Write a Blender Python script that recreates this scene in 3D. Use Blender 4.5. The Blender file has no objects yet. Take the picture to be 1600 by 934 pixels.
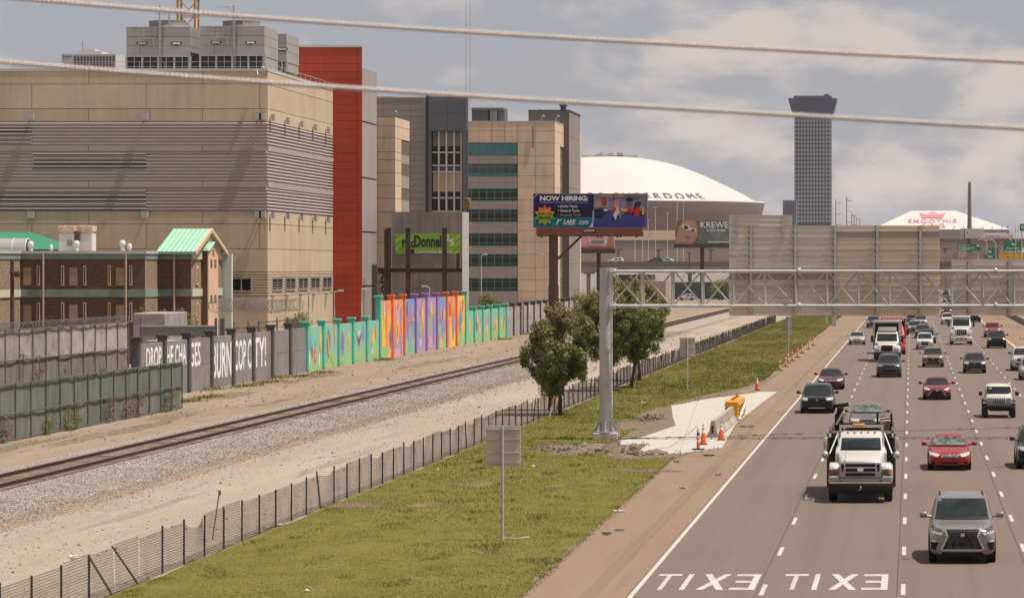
import bpy, bmesh, math, random
import numpy as np
from mathutils import Vector, Matrix, noise as mnoise
from mathutils.bvhtree import BVHTree

random.seed(7)
rng = np.random.default_rng(7)
R = math.radians
sc = bpy.context.scene
C = sc.collection

# ------------------------------------------------------------------ camera, sky, sun, exposure
F, H, VX, VY = 5300.0, 8.57, 1423.0, 417.0      # long lens on a footbridge over the freeway, looking along +Y
cam = bpy.data.objects.new('camera', bpy.data.cameras.new('camera'))
C.objects.link(cam)
cam.location = (0, 0, H)
cam.rotation_euler = (R(90), 0, 0)
cd = cam.data
cd.sensor_width = 36.0
cd.lens = 36.0 * F / 1600
cd.shift_x = (800 - VX) / 1600
cd.shift_y = -(467 - VY) / 1600
cd.clip_start = 0.5
cd.clip_end = 20000
cd.dof.use_dof = True
cd.dof.focus_distance = 260
cd.dof.aperture_fstop = 7.0
sc.camera = cam
HAZE = 0.00003

SUN = Vector((0.41, -0.06, 1.0)).normalized()
sl = bpy.data.objects.new('sun', bpy.data.lights.new('sun', 'SUN'))
C.objects.link(sl)
sl.data.energy = 5.0
sl.data.angle = R(0.5)
sl.data.color = (1.0, 0.93, 0.83)
sl.rotation_euler = SUN.to_track_quat('Z', 'Y').to_euler()
sl.location = (40, -40, 200)

w = bpy.data.worlds.new('World')
sc.world = w
w.use_nodes = True
wt = w.node_tree
wn, wl = wt.nodes, wt.links
wn.clear()
def N(tree, typ, **kw):
    n = tree.nodes.new(typ)
    for k, v in kw.items():
        if k.startswith('i_'):
            n.inputs[k[2:].replace('_', ' ')].default_value = v
        else:
            setattr(n, k, v)
    return n
out = N(wt, 'ShaderNodeOutputWorld')
bg = N(wt, 'ShaderNodeBackground')
bg.inputs['Strength'].default_value = 0.080
sky = N(wt, 'ShaderNodeTexSky', sky_type='NISHITA', sun_disc=False)
sky.sun_elevation = math.asin(SUN.z)
sky.sun_rotation = math.atan2(SUN.x, SUN.y)
sky.air_density = 1.0
sky.dust_density = 3.0
sky.ozone_density = 1.5
tc = N(wt, 'ShaderNodeTexCoord')
mp = N(wt, 'ShaderNodeMapping')
mp.inputs['Scale'].default_value = (1.0, 1.0, 2.0)
mp.inputs['Location'].default_value = (0.3, 0.0, 0.12)
wl.new(tc.outputs['Generated'], mp.inputs['Vector'])
n1 = N(wt, 'ShaderNodeTexNoise', i_Scale=19.0, i_Detail=9.0, i_Roughness=0.55, i_Distortion=0.15)
wl.new(mp.outputs[0], n1.inputs['Vector'])
r1 = N(wt, 'ShaderNodeValToRGB')
r1.color_ramp.elements[0].position = 0.45
r1.color_ramp.elements[1].position = 0.63
r1.color_ramp.interpolation = 'EASE'
wl.new(n1.outputs[0], r1.inputs[0])
hz = N(wt, 'ShaderNodeMixRGB')                 # thin grey summer haze over the blue
hz.inputs[0].default_value = 0.80
hz.inputs[2].default_value = (4.25, 4.27, 4.72, 1)
wl.new(sky.outputs[0], hz.inputs[1])
cl = N(wt, 'ShaderNodeMixRGB')
cl.inputs[2].default_value = (7.1, 6.25, 5.7, 1)
cm = N(wt, 'ShaderNodeMath', operation='MULTIPLY')
cm.inputs[1].default_value = 0.80
wl.new(r1.outputs[0], cm.inputs[0])
wl.new(cm.outputs[0], cl.inputs[0])
wl.new(hz.outputs[0], cl.inputs[1])
wl.new(cl.outputs[0], bg.inputs[0])
wl.new(bg.outputs[0], out.inputs[0])

sc.view_settings.view_transform = 'Standard'
sc.view_settings.look = 'None'
sc.view_settings.exposure = 0.27
sc.view_settings.gamma = 1.0
sc.cycles.max_bounces = 6
sc.cycles.diffuse_bounces = 3
sc.cycles.glossy_bounces = 3
sc.cycles.transparent_max_bounces = 12
sc.cycles.volume_bounces = 1

# ------------------------------------------------------------------ measuring helpers
def PX(px, Y): return (px - VX) * Y / F
def PZ(py, Y): return H + (VY - py) * Y / F
def GY(py): return H * F / (py - VY)
def G(px, py):
    Y = GY(py)
    return (PX(px, Y), Y)

# ------------------------------------------------------------------ materials
_m = {}
def mat(name, col, rough=0.8, metal=0.0, var=0.0, scale=3.0, col2=None, bump=0.0, bscale=None, spec=0.4,
        coat=0.0, stretch=(1, 1, 1), emit=0.0, orand=0.0, detail=5.0, coords='Object', streak=0.0):
    """Principled material; base colour wanders between col and col2 with a noise; orand = variation per object."""
    if name in _m: return _m[name]
    m = bpy.data.materials.new(name)
    m.use_nodes = True
    t = m.node_tree
    b = t.nodes['Principled BSDF']
    b.inputs['Roughness'].default_value = rough
    b.inputs['Metallic'].default_value = metal
    b.inputs['Specular IOR Level'].default_value = spec
    b.inputs['Coat Weight'].default_value = coat
    b.inputs['Coat Roughness'].default_value = 0.05
    c = (*col, 1)
    b.inputs['Base Color'].default_value = c
    if emit:
        b.inputs['Emission Color'].default_value = c
        b.inputs['Emission Strength'].default_value = emit
    src = None
    if var or col2 or bump or streak:
        tcn = N(t, 'ShaderNodeTexCoord')
        mpn = N(t, 'ShaderNodeMapping')
        mpn.inputs['Scale'].default_value = stretch
        if coords == 'World':
            g = N(t, 'ShaderNodeNewGeometry')
            t.links.new(g.outputs['Position'], mpn.inputs['Vector'])
        else:
            t.links.new(tcn.outputs[coords], mpn.inputs['Vector'])
    if var or col2:
        nz = N(t, 'ShaderNodeTexNoise', i_Scale=scale, i_Detail=detail, i_Roughness=0.6)
        t.links.new(mpn.outputs[0], nz.inputs['Vector'])
        rp = N(t, 'ShaderNodeValToRGB')
        rp.color_ramp.elements[0].position = 0.3
        rp.color_ramp.elements[1].position = 0.7
        if col2 is None:
            col2 = tuple(max(0, x * (1 - var)) for x in col)
            c = (*[min(1, x * (1 + var * 0.6)) for x in col], 1)
        rp.color_ramp.elements[0].color = c
        rp.color_ramp.elements[1].color = (*col2, 1)
        t.links.new(nz.outputs[0], rp.inputs[0])
        src = rp.outputs[0]
    if streak and src:                            # rain streaks and grime running down
        m3 = N(t, 'ShaderNodeMapping'); m3.inputs['Scale'].default_value = (1, 1, .05)
        t.links.new(tcn.outputs['Object'], m3.inputs['Vector'])
        n3 = N(t, 'ShaderNodeTexNoise', i_Scale=1.3, i_Detail=5.0, i_Roughness=.65)
        t.links.new(m3.outputs[0], n3.inputs['Vector'])
        n4 = N(t, 'ShaderNodeTexNoise', i_Scale=.16, i_Detail=3.0); t.links.new(tcn.outputs['Object'], n4.inputs['Vector'])
        mm = N(t, 'ShaderNodeMath', operation='MULTIPLY'); t.links.new(n3.outputs[0], mm.inputs[0]); t.links.new(n4.outputs[0], mm.inputs[1])
        m4 = N(t, 'ShaderNodeMapRange'); m4.inputs['From Min'].default_value = .20; m4.inputs['From Max'].default_value = .42
        m4.inputs['To Min'].default_value = 1.0; m4.inputs['To Max'].default_value = 1 - streak
        t.links.new(mm.outputs[0], m4.inputs[0])
        s3 = N(t, 'ShaderNodeVectorMath', operation='SCALE'); t.links.new(src, s3.inputs[0]); t.links.new(m4.outputs[0], s3.inputs['Scale'])
        src = s3.outputs[0]
    if orand:
        oi = N(t, 'ShaderNodeObjectInfo')
        mr = N(t, 'ShaderNodeMapRange')
        mr.inputs['To Min'].default_value = 1 - orand
        mr.inputs['To Max'].default_value = 1 + orand * 0.6
        t.links.new(oi.outputs['Random'], mr.inputs[0])
        mx = N(t, 'ShaderNodeVectorMath', operation='SCALE')
        if src: t.links.new(src, mx.inputs[0])
        else: mx.inputs[0].default_value = col
        t.links.new(mr.outputs[0], mx.inputs['Scale'])
        src = mx.outputs[0]
    if src: t.links.new(src, b.inputs['Base Color'])
    if bump:
        nb = N(t, 'ShaderNodeTexNoise', i_Scale=bscale or scale * 6, i_Detail=4.0)
        t.links.new(mpn.outputs[0], nb.inputs['Vector'])
        bp = N(t, 'ShaderNodeBump')
        bp.inputs['Strength'].default_value = bump
        bp.inputs['Distance'].default_value = 0.05
        t.links.new(nb.outputs[0], bp.inputs['Height'])
        t.links.new(bp.outputs[0], b.inputs['Normal'])
    _m[name] = m
    return m

# ------------------------------------------------------------------ mesh builder
class MB:
    def __init__(s): s.v, s.f = [], []
    def add(s, vs, fs):
        o = len(s.v)
        s.v += [tuple(v) for v in vs]
        s.f += [tuple(i + o for i in f) for f in fs]
        return s
    def box(s, x0, y0, z0, x1, y1, z1):
        x0, x1 = min(x0, x1), max(x0, x1); y0, y1 = min(y0, y1), max(y0, y1); z0, z1 = min(z0, z1), max(z0, z1)
        return s.add([(x0, y0, z0), (x1, y0, z0), (x1, y1, z0), (x0, y1, z0), (x0, y0, z1), (x1, y0, z1), (x1, y1, z1), (x0, y1, z1)],
                     [(0, 3, 2, 1), (4, 5, 6, 7), (0, 1, 5, 4), (1, 2, 6, 5), (2, 3, 7, 6), (3, 0, 4, 7)])
    def bbox(s, x0, y0, z0, x1, y1, z1, b=0.03):
        """box with chamfered edges"""
        bm = bmesh.new()
        bmesh.ops.create_cube(bm, size=1)
        for v in bm.verts:
            v.co = ((x0 + x1) / 2 + v.co.x * abs(x1 - x0), (y0 + y1) / 2 + v.co.y * abs(y1 - y0), (z0 + z1) / 2 + v.co.z * abs(z1 - z0))
        bmesh.ops.bevel(bm, geom=bm.edges[:], offset=b, segments=2, affect='EDGES', profile=0.5)
        bm.verts.index_update()
        s.add([v.co[:] for v in bm.verts], [[v.index for v in f.verts] for f in bm.faces])
        bm.free()
        return s
    def tube(s, p0, p1, r, n=6, r1=None, caps=True):
        p0, p1 = Vector(p0), Vector(p1)
        d = (p1 - p0)
        if d.length < 1e-6: return s
        d.normalize()
        a = d.orthogonal().normalized(); b = d.cross(a)
        r1 = r if r1 is None else r1
        vs = []
        for p, q in ((p0, r), (p1, r1)):
            for k in range(n):
                t = 2 * math.pi * k / n
                vs.append(p + (a * math.cos(t) + b * math.sin(t)) * q)
        fs = [(k, (k + 1) % n, n + (k + 1) % n, n + k) for k in range(n)]
        if caps: fs += [tuple(range(n - 1, -1, -1)), tuple(range(n, 2 * n))]
        return s.add(vs, fs)
    def path(s, pts, r, n=6):
        for a, b in zip(pts, pts[1:]): s.tube(a, b, r, n)
        return s
    def bar(s, p0, p1, wx, h):
        """rectangular bar between two points"""
        p0, p1 = Vector(p0), Vector(p1)
        d = (p1 - p0).normalized()
        up = Vector((0, 0, 1)) if abs(d.z) < 0.95 else Vector((0, 1, 0))
        a = d.cross(up).normalized() * wx / 2; b = a.cross(d).normalized() * h / 2
        vs = [p + a * i + b * j for p in (p0, p1) for i, j in ((-1, -1), (1, -1), (1, 1), (-1, 1))]
        return s.add(vs, [(0, 1, 2, 3), (7, 6, 5, 4), (0, 4, 5, 1), (1, 5, 6, 2), (2, 6, 7, 3), (3, 7, 4, 0)])
    def prism(s, poly, f0, f1):
        """poly of 2D points, f0/f1 map (u,v)->3D for both ends"""
        n = len(poly)
        vs = [f0(*p) for p in poly] + [f1(*p) for p in poly]
        fs = [tuple(range(n)), tuple(range(2 * n - 1, n - 1, -1))] + [(i, n + i, n + (i + 1) % n, (i + 1) % n) for i in range(n)]
        return s.add(vs, fs)
    def lathe(s, prof, n=24, cx=0, cy=0, a0=0.0, a1=2 * math.pi):
        full = abs(a1 - a0 - 2 * math.pi) < 1e-6
        m = n if full else n + 1
        vs = [(cx + r * math.cos(a0 + (a1 - a0) * k / n), cy + r * math.sin(a0 + (a1 - a0) * k / n), z) for r, z in prof for k in range(m)]
        fs = []
        for i in range(len(prof) - 1):
            for k in range(n):
                k2 = (k + 1) % m
                fs.append((i * m + k, i * m + k2, (i + 1) * m + k2, (i + 1) * m + k))
        return s.add(vs, fs)
    def mesh(s, name, m, smooth=False, off=(0, 0, 0)):
        me = bpy.data.meshes.new(name)
        me.from_pydata([(v[0] - off[0], v[1] - off[1], v[2] - off[2]) for v in s.v], [], s.f)
        bm = bmesh.new(); bm.from_mesh(me)
        bmesh.ops.recalc_face_normals(bm, faces=bm.faces[:])
        bm.to_mesh(me); bm.free()
        if smooth is True: me.polygons.foreach_set('use_smooth', [True] * len(me.polygons))
        elif smooth: me.set_sharp_from_angle(angle=R(smooth))
        if m: me.materials.append(m)
        return me
    def build(s, name, m, parent=None, smooth=False, kind=None):
        off = origin(parent) if parent else (0, 0, 0)
        if smooth and smooth is not True:
            me = s.mesh(name, m, False, off)
            me.polygons.foreach_set('use_smooth', [True] * len(me.polygons))
            me.set_sharp_from_angle(angle=R(smooth))
        else:
            me = s.mesh(name, m, smooth, off)
        return link(name, me, parent, kind)

def origin(o):
    v = Vector((0, 0, 0))
    while o: v += o.location; o = o.parent
    return v
def link(name, me, parent=None, kind=None):
    o = bpy.data.objects.new(name, me)
    C.objects.link(o)
    if parent: o.parent = parent
    if kind: o['kind'] = kind
    return o
def tag(o, label, cat, group=None):
    o['label'] = label; o['category'] = cat
    if group: o['group'] = group
    return o
def thing(name, label, cat, loc=(0, 0, 0), group=None):
    o = bpy.data.objects.new(name, None)
    C.objects.link(o)
    o.location = loc
    o.empty_display_size = 0.3
    return tag(o, label, cat, group)
def copy_tree(o, parent=None):
    c = o.copy(); C.objects.link(c)
    if parent: c.parent = parent
    for ch in list(o.children): copy_tree(ch, c)
    return c

_tc = {}
def text(mb, s, w_, h_, M, bold=0.0, depth=0.01, shear=0.0, space=1.0):
    """letters as solid geometry fitted to w_ x h_, M maps (x right, y up, z out) to the world"""
    key = (s, bold, shear, space)
    if key not in _tc:
        cu = bpy.data.curves.new('letters', 'FONT')
        cu.body = s; cu.offset = bold; cu.extrude = 0.5; cu.shear = shear; cu.resolution_u = 3; cu.space_character = space
        ob = bpy.data.objects.new('letters', cu); C.objects.link(ob)
        dg = bpy.context.evaluated_depsgraph_get()
        me = ob.evaluated_get(dg).to_mesh()
        V = np.array([v.co[:] for v in me.vertices]); Fc = [tuple(p.vertices) for p in me.polygons]
        ob.evaluated_get(dg).to_mesh_clear()
        bpy.data.objects.remove(ob); bpy.data.curves.remove(cu)
        lo, hi = V.min(0), V.max(0)
        V = (V - lo) / np.maximum(hi - lo, 1e-6)
        _tc[key] = (V, Fc)
    V, Fc = _tc[key]
    vs = []
    for x, y, z in V:
        p = (x * w_, y * h_, z * depth)
        vs.append(M(*p) if callable(M) else M @ Vector(p))
    return mb.add(vs, Fc)
def facing_cam(x, y, z): return lambda a, b, c: (x + a, y - c, z + b)          # text on a plane facing -Y
def facing_right(x, y, z): return lambda a, b, c: (x + c, y + a, z + b)        # text on a plane facing +X

def sheet(name, poly, z, m, kind='structure'):
    mb = MB(); mb.add([(x, y, z) for x, y in poly], [tuple(range(len(poly)))])
    me = bpy.data.meshes.new(name)
    me.from_pydata(mb.v, [], mb.f); me.materials.append(m)
    if me.polygons[0].normal.z < 0: me.flip_normals()
    o = link(name, me); o['kind'] = kind
    return o

# ==================================================================================== GROUND, ROAD
def ground_mat(name, cols, scales, bump=0.4, bscale=12.0, rough=0.95, stretch=(1, 1, 1), peb=None):
    """layers of noise over world position; cols = list of colours, cols[i+1] laid over with noise scales[i]=(scale, lo, hi, amount)"""
    m = bpy.data.materials.new(name); m.use_nodes = True
    t = m.node_tree; b = t.nodes['Principled BSDF']
    b.inputs['Roughness'].default_value = rough
    b.inputs['Specular IOR Level'].default_value = 0.2
    g = N(t, 'ShaderNodeNewGeometry')
    mpn = N(t, 'ShaderNodeMapping'); mpn.inputs['Scale'].default_value = stretch
    t.links.new(g.outputs['Position'], mpn.inputs['Vector'])
    cols = [tuple(.87 * q for q in c) for c in cols]
    prev = None
    for i, (scl, lo, hi, am, st) in enumerate(scales):
        m2 = N(t, 'ShaderNodeMapping'); m2.inputs['Scale'].default_value = st
        m2.inputs['Location'].default_value = (i * 7.3, i * 3.1, 0)
        t.links.new(g.outputs['Position'], m2.inputs['Vector'])
        nz = N(t, 'ShaderNodeTexNoise', i_Scale=scl, i_Detail=6.0, i_Roughness=0.62)
        t.links.new(m2.outputs[0], nz.inputs['Vector'])
        mr = N(t, 'ShaderNodeMapRange'); mr.inputs['From Min'].default_value = lo; mr.inputs['From Max'].default_value = hi
        mr.inputs['To Max'].default_value = am
        t.links.new(nz.outputs[0], mr.inputs[0])
        mx = N(t, 'ShaderNodeMixRGB')
        if prev is None: mx.inputs[1].default_value = (*cols[0], 1)
        else: t.links.new(prev, mx.inputs[1])
        mx.inputs[2].default_value = (*cols[i + 1], 1)
        t.links.new(mr.outputs[0], mx.inputs[0])
        prev = mx.outputs[0]
    hsrc = None
    if peb:
        vo = N(t, 'ShaderNodeTexVoronoi', i_Scale=peb[0])
        t.links.new(g.outputs['Position'], vo.inputs['Vector'])
        bw = N(t, 'ShaderNodeRGBToBW'); t.links.new(vo.outputs['Color'], bw.inputs[0])
        mr = N(t, 'ShaderNodeMapRange'); mr.inputs['To Min'].default_value = 1 - peb[1]; mr.inputs['To Max'].default_value = 1 + peb[1]
        t.links.new(bw.outputs[0], mr.inputs[0])
        sm = N(t, 'ShaderNodeVectorMath', operation='SCALE')
        t.links.new(prev, sm.inputs[0]); t.links.new(mr.outputs[0], sm.inputs['Scale'])
        prev = sm.outputs[0]
    t.links.new(prev, b.inputs['Base Color'])
    nb = N(t, 'ShaderNodeTexNoise', i_Scale=bscale, i_Detail=5.0)
    t.links.new(mpn.outputs[0], nb.inputs['Vector'])
    bp = N(t, 'ShaderNodeBump'); bp.inputs['Strength'].default_value = bump; bp.inputs['Distance'].default_value = 0.08
    t.links.new(nb.outputs[0], bp.inputs['Height']); t.links.new(bp.outputs[0], b.inputs['Normal'])
    return m
ONE = (1, 1, 1)
LONG = (1, 0.12, 1)
M_dirt = ground_mat('sandy earth', [(.27, .20, .143), (.19, .133, .09), (.34, .268, .204), (.105, .075, .053), (.31, .252, .196)],
                    [(.12, .45, .7, .8, LONG), (.5, .5, .75, .7, LONG), (1.1, .6, .74, .75, (1, .35, 1)), (9, .5, .7, .5, ONE)], bump=.7, bscale=5, peb=(7, .10))
M_sand = ground_mat('pale sand track', [(.325, .262, .208), (.375, .31, .252), (.235, .182, .138), (.195, .155, .12)],
                    [(.25, .45, .65, .8, LONG), (.55, .54, .72, .6, (1, .10, 1)), (2.2, .62, .75, .5, (1, .4, 1))], bump=.5, bscale=6, peb=(9, .10))
M_ballast = ground_mat('grey ballast gravel', [(.32, .275, .238), (.37, .322, .282), (.225, .188, .158)],
                       [(.5, .4, .7, .7, LONG), (4, .5, .7, .5, ONE)], bump=1.0, bscale=14, peb=(11, .36))
M_grass = ground_mat('mown grass', [(.150, .137, .026), (.180, .155, .038), (.110, .108, .018), (.22, .17, .064)],
                     [(.22, .4, .65, .8, (1, .5, 1)), (.9, .45, .7, .8, (1, .5, 1)), (.35, .58, .72, .7, (1, .6, 1))], bump=1.0, bscale=9)
M_road = ground_mat('worn grey asphalt', [(.165, .124, .103), (.185, .142, .120), (.120, .089, .075), (.150, .113, .095), (.20, .157, .134)],
                    [(.8, .4, .7, .6, (1, .03, 1)), (1.3, .5, .74, .5, (1, .008, 1)), (.35, .5, .75, .6, (1, .2, 1)), (14, .5, .8, .5, ONE)], bump=.15, bscale=30, rough=.85, peb=(25, .05))
M_shoulder = ground_mat('tan concrete shoulder', [(.23, .158, .107), (.27, .195, .137), (.165, .117, .085), (.20, .15, .113)],
                        [(.5, .4, .7, .7, (1, .08, 1)), (1.2, .55, .75, .6, (1, .05, 1)), (10, .5, .8, .4, ONE)], bump=.2, bscale=20, rough=.9, peb=(18, .06))
M_pad = ground_mat('new pale concrete', [(.45, .41, .365), (.49, .45, .40), (.36, .32, .28), (.28, .25, .22)],
                   [(.4, .4, .7, .7, ONE), (1.5, .58, .75, .5, (.5, 1, 1)), (2.0, .68, .75, .7, (.4, 2, 1))], bump=.2, bscale=20, rough=.85)
M_soil = ground_mat('dug brown soil', [(.16, .115, .082), (.25, .19, .145), (.075, .052, .037)],
                    [(1.2, .4, .65, .8, ONE), (3, .5, .7, .7, ONE)], bump=1.0, bscale=4)
M_paint = mat('road paint', (.45, .42, .37), .75, var=.3, scale=3.0)
M_paintworn = mat('worn road paint', (.50, .465, .41), .75, scale=5, col2=(.26, .215, .185))
M_yellow = mat('yellow road paint', (.62, .42, .12), .7, var=.15)
M_tar = mat('black tar seam', (.055, .048, .045), .7, var=.3)

sheet('ground', [(-6000, -60), (6000, -60), (6000, 9000), (-6000, 9000)], 0.0, M_dirt)
sheet('sand_track', [(-29.4, -20), (-20.2, -20), (-20.2, 900), (-29.4, 900)], 0.004, M_sand)

def wavy(pts_l, pts_r, amp, step=1.6, seed=0):
    """ragged strip polygon between a left and a right polyline of (x, y)"""
    def run(pts, s):
        o = []
        for (x0, y0), (x1, y1) in zip(pts, pts[1:]):
            n = max(1, int(abs(y1 - y0) / step))
            for k in range(n):
                t = k / n
                y = y0 + (y1 - y0) * t
                o.append((x0 + (x1 - x0) * t + amp * mnoise.noise((y * .55, s, seed)) + amp * .6 * mnoise.noise((y * 1.7, s, seed + 9)), y))
        o.append(pts[-1]); return o
    return run(pts_l, 1.3), run(pts_r, 5.7)
def strip(name, l, r, amp, z, m, seed=0):
    a, b = wavy(l, r, amp, seed=seed)
    mb = MB()
    n = min(len(a), len(b))
    vs = []
    for i in range(n): vs += [(*a[i], z), (*b[i], z)]
    fs = [(2 * i, 2 * i + 1, 2 * i + 3, 2 * i + 2) for i in range(n - 1)]
    mb.add(vs, fs)
    o = mb.build(name, m); o['kind'] = 'structure'
    if o.data.polygons[0].normal.z < 0: o.data.flip_normals()
    return o
GY0, GY1 = 70, 760
strip('grass_verge', [(-20.95, GY0), (-20.8, 330), (-20.95, GY1)], [(-10.1, GY0), (-10.7, 150), (-10.9, 200), (-11.6, 330), (-12.6, GY1)], .28, 0.010, M_grass, 3)

# raised stone bed of the railway: a low trapezoid
mb = MB()
ys = np.arange(60, 1600, 1.5)
ball_prof = [(-38.6, .006), (-37.4, .10), (-36.6, .205), (-35.2, .215), (-33.7, .205), (-32.8, .11), (-30.7, .006)]
vs = []
for y in ys:
    for k, (x, z) in enumerate(ball_prof):
        e = .35 if k in (0, 6) else .08
        vs.append((x + e * mnoise.noise((y * .4, k, 2)), y, z + (.03 * mnoise.noise((y * .9, k * 2, 5)) if 0 < k < 6 else 0)))
n = len(ball_prof)
fs = [(i * n + k, i * n + k + 1, (i + 1) * n + k + 1, (i + 1) * n + k) for i in range(len(ys) - 1) for k in range(n - 1)]
o = mb.add(vs, fs).build('ballast_bed', M_ballast, smooth=True); o['kind'] = 'structure'

LX = [-7.28, -3.91, -0.20, 3.42, 7.30, 11.2]
sheet('shoulder', [(-7.1, -30), (-7.1, 2200), (-14.2, 2200), (-14.2, 60), (-12, -30)], 0.005, M_shoulder)
sheet('median_shoulder', [(11.0, -30), (16.6, -30), (17.2, 2200), (11.0, 2200)], 0.012, M_shoulder)
sheet('road', [(-7.42, -30), (11.35, -30), (11.35, 2200), (-7.42, 2200)], 0.016, M_road)
sheet('edge_line', [(LX[0] - .065, -30), (LX[0] + .065, -30), (LX[0] + .065, 700), (LX[0] - .065, 700)], 0.020, M_paint)
sheet('yellow_line', [(LX[5] - .1, 100), (LX[5] + .1, 100), (LX[5] + .1, 800), (LX[5] - .1, 800)], 0.020, M_yellow)
M_rut = ground_mat('tyre darkened shoulder', [(.20, .140, .10), (.235, .168, .12), (.16, .115, .083)], [(.5, .4, .7, .7, (1, .08, 1)), (1.2, .55, .75, .6, (1, .05, 1))], bump=.2, bscale=20, rough=.9)
strip('shoulder_rut', [(-8.62, 60), (-8.5, 420)], [(-8.22, 60), (-8.15, 420)], .06, .0148, M_rut, 6)
# lane dashes: 10 ft long, every 40 ft, each one a piece of the road marking
dash = MB().box(-.06, -1.5, -.002, .06, 1.5, .004).mesh('lane_dash', M_paint)
road = bpy.data.objects['road']
for li, x in enumerate(LX[1:5]):
    ph = (89.9, 90.6 - .6, 91.2, 91.9)[li]
    for k in range(38):
        o = link('lane_dash', dash, road)
        o.location = (x, ph + k * 12.19, .0215)
# seams in the asphalt beside the dashes and a slanting bridge joint
mb = MB()
for x in LX[1:5]:
    for k in range(120):
        y = 80 + k * 4
        a = .05 * mnoise.noise((y * .05, x, 0)); b_ = .05 * mnoise.noise(((y + 4) * .05, x, 0))
        mb.add([(x - .16 + a, y, .0195), (x - .13 + a, y, .0195), (x - .13 + b_, y + 4, .0195), (x - .16 + b_, y + 4, .0195)], [(0, 1, 2, 3)])
for k, y in enumerate((101, 112, 131, 152)):
    mb.add([(-7.2, y, .0193), (3.3 - k, y + .12, .0193), (3.3 - k, y + .135, .0193), (-7.2, y + .015, .0193)], [(0, 1, 2, 3)])
mb.build('tar_seam', M_tar, road)
jl, jr = (PX(960, 168.5), 168.5), (PX(1605, 181.0), 181.0)
mb = MB().bar((jl[0], jl[1], .022), (jr[0], jr[1], .022), .16, .012)
for k in range(24):
    t = random.random()
    mb.box(jl[0] + (jr[0] - jl[0]) * t - .12, jl[1] + (jr[1] - jl[1]) * t - .22, .02, jl[0] + (jr[0] - jl[0]) * t + .12, jl[1] + (jr[1] - jl[1]) * t + .2, .045)
mb.build('expansion_joint', M_tar, road)
# EXIT painted twice, read by the oncoming drivers
def flat_road(cx, cy, w_, h_): return lambda a, b, c: (cx + w_ / 2 - a, cy + h_ / 2 - b, .0215 + c)
for x0, x1, nm in ((-6.93, -4.15, 'EXIT'), (-3.42, -0.62, 'EXIT')):
    cx, y0, y1 = (x0 + x1) / 2, 89.9, 94.5
    W_ = x1 - x0
    mb = MB(); mw = MB()
    lw = .30
    def L_(b, u0, v0, u1, v1): b.box(x1 - u0 * W_, y1 - v0 * (y1 - y0), .0205, x1 - u1 * W_, y1 - v1 * (y1 - y0), .0245)
    def D_(b, u0, v0, u1, v1):
        X0, Y0, X1, Y1 = x1 - u0 * W_, y1 - v0 * (y1 - y0), x1 - u1 * W_, y1 - v1 * (y1 - y0)
        b.add([(X0 - .10, Y0, .0243), (X0 + .10, Y0, .0243), (X1 + .10, Y1, .0243), (X1 - .10, Y1, .0243)], [(0, 1, 2, 3)])
    L_(mb, 0, 0, .065, 1); L_(mw, .065, 0, .24, .14); L_(mw, .065, .43, .22, .56); L_(mw, .065, .86, .25, 1)
    D_(mb, .33, 0, .53, 1)
    X0, X1 = x1 - .53 * W_, x1 - .33 * W_
    mw2 = MB(); mw2.add([(X0 - .10, y1, .0252), (X0 + .10, y1, .0252), (X1 + .10, y0, .0252), (X1 - .10, y0, .0252)], [(0, 1, 2, 3)])
    L_(mb, .672, 0, .722, 1)
    L_(mw, .885, 0.11, .93, 1); L_(mb, .79, 0, 1.02, .11)
    mb.build('exit_lettering', M_paint, road); mw.build('exit_lettering', M_paintworn, road); mw2.build('exit_lettering', M_paint, road)

# new concrete apron, dug soil, oil stains
pad = [G(*p) for p in ((966, 688), (1000, 684), (1056, 665), (1051, 652), (1049, 634), (1100, 624), (1186, 612), (1215, 612), (1187, 632), (1150, 662), (1128, 700), (1062, 709), (1040, 709), (1000, 712), (992, 708), (1012, 694), (966, 695))]
sheet('concrete_apron', pad, .020, M_pad)
# scraped tan ground round the apron
bare = [G(*p) for p in ((1062, 712), (1000, 716), (955, 712), (940, 704), (962, 690), (985, 676), (1018, 660), (1038, 646), (1045, 632), (1100, 618), (1160, 606), (1195, 594), (1225, 578), (1260, 590), (1215, 640), (1160, 690))]
sheet('scraped_ground', bare, .0135, M_soil)
sheet('shoulder_wash', [G(*p) for p in ((1062, 712), (1110, 704), (1140, 680), (1195, 620), (1150, 612), (1196, 600), (1228, 577), (1262, 590), (1215, 640), (1150, 712))], .0145, M_shoulder)
M_dirtd = ground_mat('brown trampled earth', [(.20, .145, .10), (.27, .205, .15), (.12, .085, .06)], [(.6, .4, .7, .8, LONG), (2, .45, .65, .8, ONE)], bump=.8, bscale=5, peb=(7, .15))
M_sandd = ground_mat('darker wheel rut sand', [(.29, .23, .18), (.34, .28, .225), (.22, .17, .13)], [(.6, .4, .7, .8, LONG), (2, .45, .65, .8, ONE)], bump=.8, bscale=5, peb=(9, .12))
M_joint = mat('concrete joint', (.20, .18, .155), .9)
jm = MB()
for (a, b) in (((1052, 640), (1178, 634)), ((1035, 676), (1120, 674)), ((1012, 694), (1128, 690)), ((1090, 628), (1062, 706)), ((1136, 620), (1118, 672))):
    (xa, ya), (xb, yb) = G(*a), G(*b); jm.bar((xa, ya, .0215), (xb, yb, .0215), .022, .004)
jm.build('concrete_joint', M_joint, bpy.data.objects['concrete_apron'])
def blob(name, cx, cy, rx, ry, m, z, seed, n=28):
    p = []
    for k in range(n):
        t = 2 * math.pi * k / n
        q = .85 + .7 * mnoise.noise((math.cos(t) * 1.5, math.sin(t) * 1.5, seed)) + .4 * mnoise.noise((math.cos(t) * 4, math.sin(t) * 4, seed))
        p.append((cx + rx * q * math.cos(t), cy + ry * q * math.sin(t)))
    return sheet(name, p, z, m)
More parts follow.
